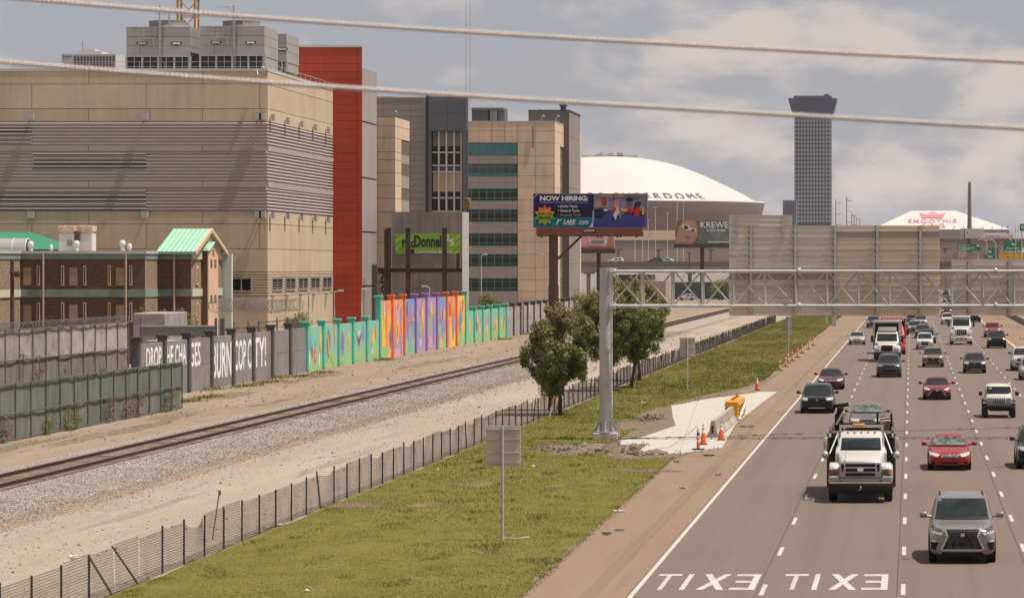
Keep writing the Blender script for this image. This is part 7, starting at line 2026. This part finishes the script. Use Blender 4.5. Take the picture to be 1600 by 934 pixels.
S_sedan = dict(front=[('grille', [(-.42, .46), (.42, .46), (.32, .38), (-.32, .38)], M_blk)] + slats(-.38, .38, .385, .455, 3, .007) + [('grille_trim', [(.42, .47), (.46, .47), (.36, .37), (.32, .38)], M_chrome),
                      ('headlight', [(.47, .47), (.93, .53), (.90, .45), (.55, .39)], M_hl), ('lower_intake', q_(-.42, .42, .20, .255, .05), M_blk), ('fog_recess', q_(.66, .84, .20, .27, .03), M_blk), ('badge', q_(-.07, .07, .405, .46), M_chrome)])
S_spin = dict(front=[('grille', [(-.44, .47), (.44, .47), (.36, .40), (-.36, .40)], M_blk), ('grille', [(-.36, .40), (.36, .40), (.60, .20), (-.60, .20)], M_blk), ('grille_trim', [(.36, .40), (.41, .40), (.66, .20), (.60, .20)], M_chrome),
                     ('headlight', [(.50, .48), (.92, .55), (.90, .47), (.58, .42)], M_hl), ('fog_recess', [(.72, .30), (.92, .33), (.90, .22), (.76, .22)], M_blk), ('badge', q_(-.06, .06, .40, .445), M_chrome)], mirror=None)
S_suv = dict(front=[('grille', [(-.52, .50), (.52, .50), (.46, .41), (-.46, .41)], M_blk), ('headlight', [(.54, .525), (.95, .55), (.93, .465), (.56, .44)], M_hl), ('lower_intake', q_(-.60, .60, .22, .33, .06), M_blk), ('fog_recess', q_(.70, .90, .26, .36, .04), M_blk),
                    ('skid_trim', q_(-.50, .50, .185, .21), M_chrome), ('badge', q_(-.06, .06, .44, .48), M_chrome)], rails=M_blk)
S_mean = dict(front=[('grille', q_(-.46, .46, .465, .515, .02), M_blk), ('headlight', [(.48, .525), (.93, .53), (.92, .46), (.50, .465)], M_hld), ('headlight_lens', [(.52, .515), (.90, .52), (.90, .50), (.54, .495)], M_hl), ('lower_intake', q_(-.60, .60, .22, .34, .05), M_blk), ('fog_recess', q_(.68, .86, .26, .33, .03), M_blk)], rails=M_blk)
S_split = dict(front=[('grille', [(-.55, .46), (.55, .46), (.45, .28), (-.45, .28)], M_blk), ('grille_trim', [(-.55, .475), (.55, .475), (.55, .458), (-.55, .458)], M_chrome), ('headlight', [(.56, .545), (.94, .555), (.93, .525), (.58, .505)], M_hl), ('headlight', [(.64, .40), (.84, .41), (.82, .33), (.66, .33)], M_hld), ('lower_intake', q_(-.52, .52, .20, .26), M_blk), ('badge', q_(-.06, .06, .37, .43), M_chrome)], rails=M_blk)
S_chev = dict(front=[('grille', q_(-.40, .40, .45, .48, .02), M_blk), ('lower_intake', q_(-.42, .42, .27, .40, .05), M_blk), ('headlight', [(.46, .51), (.93, .57), (.92, .47), (.54, .43)], M_hl), ('fog_recess', q_(.70, .88, .25, .32, .03), M_blk), ('grille_trim', q_(-.42, .42, .405, .44), M_chrome)], mirror='black', rails=M_blk)
S_truckf = dict(front=[('grille', q_(-.58, .58, .43, .57), M_blk), ('grille_bar', q_(-.58, .58, .49, .51), M_chrome), ('headlight', [(.60, .575), (.96, .57), (.95, .46), (.61, .46)], M_hl), ('bumper', q_(-.96, .96, .25, .34), M_chrome), ('lower_intake', q_(-.5, .5, .20, .245), M_blk), ('badge', q_(-.09, .09, .485, .525), M_chrome)], mirror='black')
S_offr = dict(front=[('grille', q_(-.55, .55, .42, .54), M_blk), ('grille_bar', q_(-.45, .45, .475, .495), mat('grey lettering bar', (.12, .12, .12), .4)), ('headlight', [(.60, .55), (.95, .55), (.95, .47), (.62, .48)], M_hl), ('bumper', q_(-.9, .9, .24, .36), M_blk)], mirror='black')
S_buick = dict(front=[('grille', q_(-.34, .34, .39, .46, .03), M_blk), ('grille_trim', q_(-.36, .36, .455, .475), M_chrome), ('grille_trim', q_(-.32, .32, .375, .392), M_chrome), ('headlight', [(.42, .475), (.90, .50), (.88, .40), (.44, .38)], M_hl), ('lower_intake', q_(-.45, .45, .21, .25), M_blk), ('bumper_trim', q_(-.86, .86, .30, .315), M_blk)])

car('suv_car', 'silver grey luxury car with a huge dark hourglass grille, nearest to the camera', 'car', 'suv', PT['silver'], 1503.5, 878, 1.93, 1.88, 4.88, S_lux, .39)
car('sedan_car', 'bright red sedan with clear headlights in the lane of the silver nearest car', 'car', 'sedan', PT['red'], 1483.5, 734, 1.82, 1.46, 4.8, S_sedan, glass=M_windl)
car('suv_car', 'black car cut by the right picture edge, behind the silver nearest car', 'car', 'suv', PT['black'], 1624, 732, 1.95, 1.75, 4.9, S_suv, .37)
car('sedan_car', 'taupe old sedan with chrome grille close behind the white utility truck', 'car', 'sedan', PT['taupe'], 1355, 675, 1.87, 1.45, 5.0, S_buick, glass=M_windl)
car('sedan_car', 'cherry red sedan with pointed grille in the middle lane', 'car', 'sedan', PT['cherry'], 1464, 624.5, 1.80, 1.47, 4.7, S_spin)
car('suv_car', 'navy black family car in the slow lane at the shoulder line', 'car', 'suv', PT['navy'], 1277, 645.5, 1.95, 1.70, 4.75, S_suv, .37)
car('sedan_car', 'maroon sedan following the navy car along the shoulder line', 'car', 'sedan', PT['maroon'], 1298, 608.5, 1.83, 1.47, 4.9, S_sedan)
car('suv_car', 'dark grey car with dark glossy headlights right in front of the white box truck', 'car', 'suv', PT['grey'], 1389, 589.5, 1.93, 1.80, 5.1, S_mean, .39)
car('sedan_car', 'light silver sedan alone on the shoulder line under the big sign', 'car', 'sedan', PT['lsilver'], 1339, 538.5, 1.78, 1.46, 4.7, S_sedan)
car('suv_car', 'bronze beige car with wide black grille in the middle lane', 'car', 'suv', PT['bronze'], 1458, 573.5, 1.84, 1.70, 4.6, S_split, .36)
car('suv_car', 'brown grey car by itself in the fourth lane', 'car', 'suv', PT['brown'], 1523, 583, 1.83, 1.68, 4.55, S_suv, .35)
car('suv_car', 'white compact car ahead of the line of dark cars', 'car', 'suv', PT['white'], 1445, 546, 1.80, 1.74, 4.6, S_chev, .35)
car('pickup_truck', 'white pickup truck half cut by the right edge, behind the pale car', 'pickup truck', 'pickup', PT['white'], 1600, 579.5, 2.02, 1.95, 5.8, S_truckf, .40)
car('suv_car', 'pale silver car cut by the right edge in front of the white pickup', 'car', 'suv', PT['lsilver'], 1613, 594, 1.9, 1.72, 4.7, S_chev, .36)
car('pickup_truck', 'bright red pickup truck at the yellow line behind a black one', 'pickup truck', 'pickup', PT['bred'], 1551, 527.5, 1.98, 1.86, 5.6, S_truckf, .39)
car('pickup_truck', 'black pickup truck at the yellow line ahead of a red one', 'pickup truck', 'pickup', PT['black'], 1557.5, 544, 1.98, 1.88, 5.5, S_offr, .40)
car('suv_car', 'dark blue black car beside the shoulder line directly below the sign', 'car', 'suv', PT['blue'], 1364.5, 512.5, 1.9, 1.7, 4.7, S_suv, .36)
car('suv_car', 'grey silver car leading the dark cars left of the white compact', 'car', 'suv', PT['silver'], 1429.5, 521.5, 1.88, 1.70, 4.7, S_suv, .36, group='cars queued under the sign')
car('suv_car', 'dark grey car between the grey silver one and a black sedan', 'car', 'suv', PT['grey'], 1442, 528.5, 1.88, 1.66, 4.6, S_mean, .35, group='cars queued under the sign')
car('sedan_car', 'black blue sedan directly behind the white compact car', 'car', 'sedan', PT['blue'], 1449.5, 536.5, 1.86, 1.60, 4.8, S_sedan, group='cars queued under the sign')
car('suv_car', 'light silver car partly hidden under the sign in the middle lane', 'car', 'suv', PT['lsilver'], 1439, 511, 1.9, 1.7, 4.7, S_suv, .36, group='cars queued under the sign')
car('sedan_car', 'slate blue sedan beside the red truck under the sign', 'car', 'sedan', PT['blue'], 1416.5, 513.5, 1.84, 1.5, 4.8, S_sedan, group='cars queued under the sign')
car('suv_car', 'small dark car farthest in the queue below the sign edge', 'car', 'suv', PT['grey'], 1426, 500, 1.84, 1.7, 4.6, S_suv, .35, group='cars queued under the sign')
car('minivan', 'white minivan just left of the white tractor truck', 'minivan', 'suv', PT['white'], 1480.5, 507.5, 1.9, 1.8, 4.9, S_chev, .35)
car('suv_car', 'dark red car above the white minivan in the gap between the signs', 'car', 'suv', PT['dred'], 1479.5, 493, 1.9, 1.85, 4.8, S_suv, .36)
car('pickup_truck', 'black pickup truck peeping out right of the white tractor truck', 'pickup truck', 'pickup', PT['black'], 1522.5, 503.5, 1.95, 1.8, 5.5, S_offr, .38)
car('suv_car', 'grey car seen through the gap just over the lower truss chord', 'car', 'suv', PT['grey'], 1480, 473, 1.9, 1.75, 4.7, S_suv, .36)
car('suv_car', 'black car seen through the gap between the sign boards', 'car', 'suv', PT['black'], 1478, 461.5, 1.9, 1.75, 4.7, S_suv, .36)
oz = PZ(413.5, OYd)
def crossing(label, px, p, k, x0, Yy, L, H, W, sty, z0):
    t = car('car', label, 'car', k, p, 0, 0, W, H, L, sty, .34, z0, x_=x0, y_=Yy, rot=R(-90), group='cars on the overpass'); return t
crossing('white car driving on the overpass', 960, PT['white'], 'suv', PX(949, 1001), 1003, 4.7, 1.62, 1.85, S_suv, oz + .45)
crossing('dark car on the overpass right of the white one', 1023, PT['grey'], 'suv', PX(1011, 1001), 1003, 4.6, 1.75, 1.85, S_suv, oz + .45)
crossing('pale teal car on the overpass behind a dark car', 1038, PT['teal'], 'sedan', PX(1029, 1005), 1006, 4.6, 1.6, 1.8, S_sedan, oz + .45)
crossing('white car parked under the overpass by the green warehouse', 1066, PT['white'], 'suv', PX(1060, 870), 870, 4.6, 1.65, 1.85, S_suv, .02)

# ------------------------------------------------------------------ off-road car with flat fenders and a slotted grille
def jeep(px, py):
    Y = GY(py); X = PX(px, Y); W, H, L = 1.88, 1.88, 4.4
    t = thing('off_road_car', 'white boxy off road car with a slotted grille and black fenders', 'car', (X, Y - .6, .02), 'traffic on the freeway')
    m2, bvh = get_body('jeep', L, W, H)
    me = m2.copy(); me.materials.append(PT['white']); link('body', me, t)
    def put(nm, quad, m, nu=6, nv=4, off=.012, axis='y', side=1):
        patch(bvh, quad, nu, nv, off, axis, side).build(nm, m, None, smooth=40).parent = t
    def pb(nm, a, m, bev=.02, p=t):
        o = MB().bbox(*a, bev).build(nm, m, None, smooth=40); o.parent = p; return o
    pb('grille_panel', (-.70, -.10, .78, .70, .10, 1.17), PT['white'], .05)
    for k in range(7): pb('grille_slot', (-.345 + .1 * k, -.118, .84, -.29 + .1 * k, -.09, 1.10), M_blk, .008)
    for s_ in (-1, 1):
        o = MB().tube((s_ * .52, -.125, .99), (s_ * .52, -.09, .99), .125, 18).build('headlight_ring', M_blk, None); o.parent = t
        o2 = MB().tube((s_ * .52, -.14, .99), (s_ * .52, -.12, .99), .10, 18).build('headlight', mat('grey round lamp', (.34, .34, .36), .08, metal=.4, spec=.9), None); o2.parent = t
        pb('fender', (s_ * .66, -.02, .86, s_ * .94, 1.05, .98), M_blk, .04)
        pb('fender_face', (s_ * .68, -.04, .80, s_ * .93, .1, .92), M_galv, .03)
        pb('mirror', (s_ * .93, 1.30, 1.22, s_ * 1.14, 1.42, 1.44), M_blk, .04)
        for yw in (.52, 3.4): wheel(t, s_ * .93, yw, .41, .29, s_)
        pb('rear_fender', (s_ * .70, 2.9, .80, s_ * .94, 3.95, .95), M_blk, .04)
        put('side_window', [(1.9, 1.72), (2.8, 1.72), (2.8, 1.25), (1.7, 1.25)], M_wind, 4, 3, .01, 'x', s_)
        put('side_window', [(2.9, 1.72), (3.7, 1.72), (3.7, 1.25), (2.9, 1.25)], M_wind, 4, 3, .01, 'x', s_)
    pb('bumper', (-.85, -.32, .52, .85, -.08, .72), M_blk, .05)
    pb('bumper_skirt', (-.55, -.26, .40, .55, -.08, .53), M_blk, .04)
    pb('underbody', (-.6, .2, .42, .6, 4.0, .6), M_blk)
    put('windscreen', [(-.66, 1.72), (.66, 1.72), (.72, 1.32), (-.72, 1.32)], M_wind, 8, 4, .012)
    for a in (-.45, .12): o = MB().tube((a, 1.27, 1.30), (a + .38, 1.33, 1.36), .012, 5).build('wiper', M_blk, None); o.parent = t
    pb('spare_wheel', (-.36, 4.25, .75, .36, 4.5, 1.45), M_tyre, .1)
    pb('registration_slip', (-.56, 1.36, 1.60, -.40, 1.40, 1.66), M_wht, .005)
jeep(1561, 652.5)

# ------------------------------------------------------------------ heavy trucks
def loft(secs, caps=True):
    n = len(secs[0]); mb = MB()
    fs = [(i * n + k, i * n + (k + 1) % n, (i + 1) * n + (k + 1) % n, (i + 1) * n + k) for i in range(len(secs) - 1) for k in range(n)]
    if caps: fs += [tuple(range(n)), tuple(range((len(secs) - 1) * n, len(secs) * n))]
    return mb.add([v for s_ in secs for v in s_], fs)
def rsec(y, w, z0, z1, r=.1, wt=None):
    """rounded rectangle cross section, wt = half width at the top"""
    wt = w if wt is None else wt
    p = [(-w + r, z0), (w - r, z0), (w, z0 + r), (wt, z1 - r), (wt - r * .3, z1 - r * .3), (wt - r, z1), (-wt + r, z1), (-wt + r * .3, z1 - r * .3), (-wt, z1 - r), (-w, z0 + r)]
    return [(x_, y, z_) for x_, z_ in p]
def hauler(name, label, px, py, body, W=2.4, hood_z=(1.55, 1.85), cab=(2.05, 2.75), hood_l=1.5, roof_w=.78, bump=(.42, .82), grille=(.9, 1.5, .75), gm=M_chrome, bm_=M_chrome, bars=4, tyre=.50, group='traffic on the freeway', hood_w=(.72, .78), fender=True, cabw=.90, mirrors=True, horiz=True):
    Y = GY(py); X = PX(px, Y); w = W / 2
    t = thing(name, label, 'truck', (X, Y - .95, .02), group)
    def add(nm, mb, m, smooth=None):
        o = mb.build(nm, m, None, smooth=smooth or False); o.parent = t; return o
    hz0, hz1 = hood_z; cz, roof = cab
    hw0, hw1 = hood_w[0] * w, hood_w[1] * w
    add('hood', loft([rsec(0.0, hw0 * .93, .75, hz0 - .10, .12, hw0 * .86), rsec(.08, hw0, .72, hz0, .14, hw0 * .92), rsec(hood_l * .5, (hw0 + hw1) / 2, .72, (hz0 + hz1) / 2, .12, (hw0 + hw1) / 2 * .96), rsec(hood_l + .35, hw1 * 1.06, .72, hz1, .10)]), body, 50)
    if fender:
        for s_ in (-1, 1):
            secs = []
            for y_, ww, za, zb in ((.02, .20, .74, 1.16), (.12, .23, .72, hz0 - .16), (.6, .25, .8, hz0 - .08), (1.3, .25, .8, hz0 - .10), (1.7, .2, .74, 1.2)):
                c = s_ * (w - ww - .01)
                secs.append([(c + a * ww * (1 if abs(b - zb) > .01 else .8), y_, b) for a, b in ((-1, za), (1, za), (1, zb - .1), (.8, zb), (-1, zb))])
            add('fender', loft(secs), body, 50)
    cy0 = hood_l
    cw = cabw * w
    add('cab', loft([rsec(cy0, cw, .7, cz - .15, .08), rsec(cy0 + .25, cw, .6, cz, .08), rsec(cy0 + .75, cw, .6, roof - .12, .10, cw * roof_w * 1.1), rsec(cy0 + 1.0, cw, .6, roof, .12, cw * roof_w * 1.1), rsec(cy0 + 2.0, cw, .6, roof, .12, cw * roof_w * 1.1)]), body, 40)
    rt = cw * roof_w * 1.1 - .10
    # windscreen lies on the raked front of the cab
    za, zb = cz + .02, roof - .20
    def wy(z_): return cy0 + .25 + .5 * (z_ - cz) / max(.1, roof - .12 - cz) - .035
    def ww(z_): return cw + (cw * roof_w * 1.1 - cw) * (z_ - .6) / (roof - .6) - .10
    g_ = MB(); n_ = 8; vs = []
    for j in range(3):
        z_ = za + (zb - za) * j / 2
        for i in range(n_ + 1):
            u = 2 * i / n_ - 1; vs.append((u * ww(z_), wy(z_) - .06 * (1 - u * u) , z_))
    vs += [(v[0], v[1] + .12, v[2]) for v in vs]
    nn = 3 * (n_ + 1)
    fs = [(j * (n_ + 1) + i, j * (n_ + 1) + i + 1, (j + 1) * (n_ + 1) + i + 1, (j + 1) * (n_ + 1) + i) for j in range(2) for i in range(n_)]
    rim = list(range(n_ + 1)) + [n_ + (n_ + 1) * j for j in (1, 2)] + [2 * (n_ + 1) + i for i in range(n_ - 1, -1, -1)] + [n_ + 1]
    fs += [(a, b, b + nn, a + nn) for a, b in zip(rim, rim[1:] + rim[:1])]
    add('windscreen', g_.add(vs, fs), M_wind, 50)
    add('wiper_cowl', MB().bar((-ww(za), wy(za) - .05, za - .03), (ww(za), wy(za) - .05, za - .03), .08, .05), M_blk)
    for s_ in (-1, 1):
        add('side_window', MB().prism([(cy0 + .75, cz + .05), (cy0 + 1.8, cz + .05), (cy0 + 1.8, roof - .22), (cy0 + .95, roof - .22)], lambda u, v: (s_ * (ww(v) + .11), u, v), lambda u, v: (s_ * (ww(v) + .06), u, v)), M_wind)
        m_ = MB().bbox(s_ * (w + .05), cy0 + .45, cz - .15, s_ * (w + .27), cy0 + .58, cz + .45, .04).tube((s_ * cw, cy0 + .5, cz - .05), (s_ * (w + .1), cy0 + .5, cz - .02), .03, 6).tube((s_ * cw, cy0 + .5, cz + .35), (s_ * (w + .1), cy0 + .5, cz + .35), .03, 6)
        if mirrors: add('mirror', m_, M_blk, 50)
        for yw in (.95,): wheel(t, s_ * (w - .02), yw, tyre, .30, s_, M_rim)
        for yw in (6.2, 7.4): wheel(t, s_ * (w - .02), yw, tyre, .45, s_, M_rim)
    add('bumper', MB().bbox(-w * .98, -.28, bump[0], w * .98, -.02, bump[1], .05), bm_, 50)
    gz0, gz1, gw = grille
    gwv = gw * w
    add('grille', MB().bbox(-gwv, -.05, gz0, gwv, .10, gz1, .05), gm, 50)
    gi = MB()
    if horiz:
        for k in range(bars):
            za_ = gz0 + .06 + (gz1 - gz0 - .12) * (k + .14) / bars; zb_ = gz0 + .06 + (gz1 - gz0 - .12) * (k + .86) / bars
            gi.bbox(-gwv * .72, -.062, za_, gwv * .72, -.03, zb_, .01)
    else:
        for k in range(bars):
            xa = -gwv * .88 + gwv * 1.76 * (k + .12) / bars; xb = -gwv * .88 + gwv * 1.76 * (k + .88) / bars
            gi.bbox(xa, -.062, gz0 + .06, xb, -.03, gz1 - .06, .01)
    add('grille_opening', gi, M_blk)
    add('chassis', MB().box(-.45, .5, .45, .45, 8.0, .75).box(-w * .8, .3, .35, w * .8, 1.8, .7), M_blk)
    return t, add, w, cy0, cz, roof

# white utility truck with rack, crane and deck
PT['cream'] = carpaint('cream white', (.44, .42, .39), 0, .4)
t, add, w, cy0, cz, roof = hauler('utility_truck', 'white utility truck with chrome slotted grille, black bumper and machinery on its deck', 1345, 783, PT['cream'], W=2.36, hood_z=(1.50, 1.80), cab=(1.88, 2.46), grille=(.88, 1.50, .64), gm=mat('grey silver grille', (.42, .415, .41), .3, metal=.7), bm_=M_blk, bump=(.36, .78), bars=3, hood_l=1.25, cabw=.80, mirrors=False, roof_w=.76, hood_w=(.68, .72))
for s_ in (-1, 1):
    add('headlight', MB().bbox(s_ * .80, -.03, 1.00, s_ * 1.14, .05, 1.22, .02), M_hld, 50)
    add('turn_lamp', MB().bbox(s_ * (1.02 if s_ > 0 else 1.0), -.045, 1.02, s_ * 1.13, .03, 1.2, .015), M_amber if s_ > 0 else mat('red brown lens', (.25, .05, .03), .3))
    add('marker_trim', MB().bbox(s_ * .82, -.03, .90, s_ * 1.14, .04, .97, .01), M_wht)
    add('grille_vent', MB().prism([(s_ * .58, 1.40), (s_ * .70, 1.40), (s_ * .70, 1.18), (s_ * .63, 1.08)], lambda u, v: (u, -.055, v), lambda u, v: (u, -.02, v)), M_blk)
    add('rack_post', MB().box(s_ * 1.12, 2.9, .9, s_ * 1.22, 3.0, 2.62).box(s_ * 1.13, 1.6, 2.30, s_ * 1.19, 3.0, 2.36), M_galv)
    add('rack_brace', MB().tube((s_ * .86, 1.9, 2.42), (s_ * 1.14, 1.1, 1.72), .028, 6).tube((s_ * .80, 1.5, 1.82), (s_ * .86, 1.9, 2.42), .02, 6), M_galv)
    add('spot_mirror', MB().lathe([(.01, -.14), (.09, -.11), (.13, 0), (.09, .11), (.01, .14)], 14), M_galv, 60).location = (s_ * 1.31, 1.35, 1.66)
    add('big_mirror', MB().bbox(s_ * 1.24, 1.6, 1.88, s_ * 1.38, 1.68, 2.28, .03).path([(s_ * 1.1, 1.7, 2.3), (s_ * 1.3, 1.64, 2.3)], .02, 5), M_galv, 50)
    add('side_box', MB().box(s_ * .85, 3.13, .55, s_ * 1.2, 8.2, 1.44), M_steel)
    add('side_panel', MB().box(s_ * .80, 2.72, .62, s_ * 1.215, 2.88, 2.28), M_blk)
add('badge', MB().lathe([(.01, -.012), (.12, -.012), (.12, .012), (.01, .012)], 18), M_wht).rotation_euler = (R(90), 0, 0)
o = [c for c in t.children if c.name.startswith('badge')][0]; o.location = (0, -.075, 1.20); o.scale = (1, .5, 1)
add('bumper_stripe', MB().box(-1.12, -.288, .70, 1.12, -.281, .73), mat('red reflective stripe', (.30, .08, .06), .5))
add('bumper_stripe', MB().box(-1.12, -.289, .731, 1.12, -.281, .765), M_refl)
add('tow_hook', MB().path([(0, -.29, .62), (.03, -.36, .58), (0, -.38, .50), (-.05, -.34, .48)], .022, 6), mat('brass hook', (.35, .26, .14), .5))
# rack over the cab, beacon, deck clutter
add('side_column', MB().box(-1.27, 1.95, .45, -1.185, 2.15, 2.4).box(1.185, 1.95, .45, 1.27, 2.15, 2.4), M_steel)
add('cab_rack', MB().box(-.82, 2.6, 2.60, .82, 2.7, 2.70).box(-.82, 2.6, 2.0, -.74, 2.7, 2.6).box(.74, 2.6, 2.0, .82, 2.7, 2.6).box(-1.2, 2.9, 2.40, 1.2, 2.98, 2.46), PT['cream'])
add('beacon', MB().bbox(-.32, 2.5, 2.66, .12, 2.68, 2.75, .03), M_amber, 50)
for k in range(5): add('cab_lamp', MB().bbox(-.52 + .25 * k, 2.12, 2.44, -.46 + .25 * k, 2.22, 2.485, .012), M_amber)
add('deck', MB().box(-1.18, 3.05, 1.45, 1.18, 9.2, 1.6).box(-1.18, 3.05, 1.6, -1.1, 9.2, 2.5).box(1.1, 3.05, 1.6, 1.18, 9.2, 2.5).box(-1.18, 3.05, 1.6, 1.18, 3.12, 2.35), M_steel)
add('crane_column', MB().box(-1.02, 4.0, 1.6, -.70, 4.3, 3.05).tube((-.86, 4.15, 2.9), (-.80, 4.0, 3.3), .12, 8).bar((-1.10, 4.1, 3.32), (-.50, 4.1, 3.40), .16, .14).bbox(-.98, 3.92, 2.6, -.74, 4.02, 2.85, .03), M_blk)
add('hydraulic_ram', MB().tube((-.95, 3.9, 2.65), (-.70, 3.9, 3.12), .05, 8).tube((-.72, 3.92, 2.8), (-.60, 3.92, 3.1), .035, 6), M_galv)
for xa in (.58, 1.10): add('deck_post', MB().box(xa - .04, 4.4, 1.6, xa + .04, 4.5, 3.05), M_blk)
add('deck_gear', MB().bbox(.62, 4.5, 2.3, 1.08, 5.1, 2.78, .05).tube((.65, 4.4, 2.82), (1.05, 4.4, 2.88), .05, 6).path([(.7, 4.4, 2.9), (.8, 4.4, 3.0), (.95, 4.4, 2.86), (1.06, 4.4, 2.96)], .03, 5), mat('rusty deck gear', (.20, .11, .065), .85, scale=4, col2=(.42, .36, .30)))
add('deck_pipes', MB().tube((-.6, 3.6, 2.55), (.6, 3.6, 2.6), .07, 8).tube((-.7, 3.8, 2.7), (.5, 3.8, 2.68), .05, 8), M_steel)
add('hood_strap', MB().bar((-.56, -.02, 1.52), (-.52, 1.3, 1.81), .05, .02), M_galv)

# white box truck
t, add, w, cy0, cz, roof = hauler('box_truck', 'white nosed box truck with a grey cargo body behind the dark grey car', 1386, 565.5, PT['white'], W=2.42, hood_z=(1.55, 1.82), cab=(1.90, 2.72), grille=(.98, 1.52, .42), gm=M_blk, bm_=M_blk, bump=(.40, .90), bars=4, roof_w=.80)
for s_ in (-1, 1): add('headlight', MB().bbox(s_ * .66, -.03, 1.05, s_ * 1.04, .06, 1.34, .07), M_hl, 50)
add('cargo_box', MB().bbox(-1.3, 3.55, .95, 1.3, 10.2, 3.62, .03), mat('grey cargo body', (.30, .285, .275), .6, var=.1), 50)
add('box_visor', MB().box(-1.3, 3.3, 3.48, 1.3, 3.56, 3.66).box(-1.3, 3.35, 2.0, -1.12, 3.56, 3.5).box(1.02, 3.35, 2.0, 1.3, 3.56, 3.5), PT['white'])
add('box_front', MB().box(-1.1, 3.52, 2.1, 1.0, 3.545, 3.46), M_blk)
add('roof_fairing', loft([rsec(2.3, .82, 2.70, 2.78, .03), rsec(2.8, .84, 2.70, 3.05, .05), rsec(3.3, .84, 2.70, 3.12, .05)]), mat('grey fairing', (.16, .15, .145), .5), 50)
# red truck behind it
t, add, w, cy0, cz, roof = hauler('red_truck', 'bright red high truck following the box truck', 1396, 554, PT['bred'], W=2.4, hood_z=(1.6, 1.9), cab=(2.0, 2.9), grille=(1.0, 1.6, .5), gm=M_chrome, bm_=PT['bred'], bump=(.4, .95), bars=4)
add('dump_body', MB().bbox(-1.22, 3.6, 1.0, 1.22, 9.0, 3.5, .05).bbox(-1.22, 2.2, 3.42, 1.22, 3.7, 3.55, .04), PT['bred'], 50)
mb = MB()
for k in range(8): mb.bbox(-1.05 + .27 * k, 2.18, 3.3, -.88 + .27 * k, 2.24, 3.4, .02)
add('marker_lamps', mb, M_wht)
add('body_shadow_gap', MB().box(-1.1, 3.58, 2.4, 1.1, 3.595, 3.3), M_blk)
# white tractor unit
t, add, w, cy0, cz, roof = hauler('tractor_truck', 'white tractor truck with wide chrome grille in the fourth lane', 1502, 538.5, PT['white'], W=2.45, hood_z=(1.72, 2.02), cab=(2.10, 3.0), grille=(.98, 1.72, .50), gm=M_chrome, bm_=mat('pale metal bumper', (.55, .52, .48), .3, metal=.3), bump=(.38, .88), bars=5, horiz=False, roof_w=.82, hood_w=(.66, .74))
for s_ in (-1, 1): add('headlight', MB().bbox(s_ * .70, -.04, 1.12, s_ * 1.10, .10, 1.42, .09), M_hl, 50)
add('roof_cap', loft([rsec(cy0 + .7, 1.02, 2.9, 3.06, .05), rsec(cy0 + 1.2, 1.04, 2.9, 3.32, .10), rsec(cy0 + 2.2, 1.04, 2.0, 3.36, .10)]), PT['white'], 50)
for k in range(5): add('cab_lamp', MB().bbox(-.72 + .35 * k, cy0 + .72, 3.07, -.64 + .35 * k, cy0 + .85, 3.13, .02), M_amber)
mb = MB()
for a, b in ((-.62, -.32), (-.22, .22), (.32, .62)): mb.box(a, -.288, .62, b, -.281, .75)
add('bumper_vent', mb, M_blk)
add('fifth_wheel', MB().box(-.5, 5.6, .75, .5, 6.6, 1.0), M_blk)

# ------------------------------------------------------------------ summer haze over the whole place
if HAZE:
    hz_m = bpy.data.materials.new('haze'); hz_m.use_nodes = True
    tn = hz_m.node_tree; tn.nodes.clear()
    o_ = N(tn, 'ShaderNodeOutputMaterial'); pv = N(tn, 'ShaderNodeVolumePrincipled')
    pv.inputs['Color'].default_value = (.88, .93, 1.0, 1); pv.inputs['Density'].default_value = HAZE; pv.inputs['Anisotropy'].default_value = .2
    tn.links.new(pv.outputs[0], o_.inputs['Volume'])
    MB().box(-6500, -120, -1.0, 6500, 9500, 190).build('haze', hz_m, None, kind='stuff')
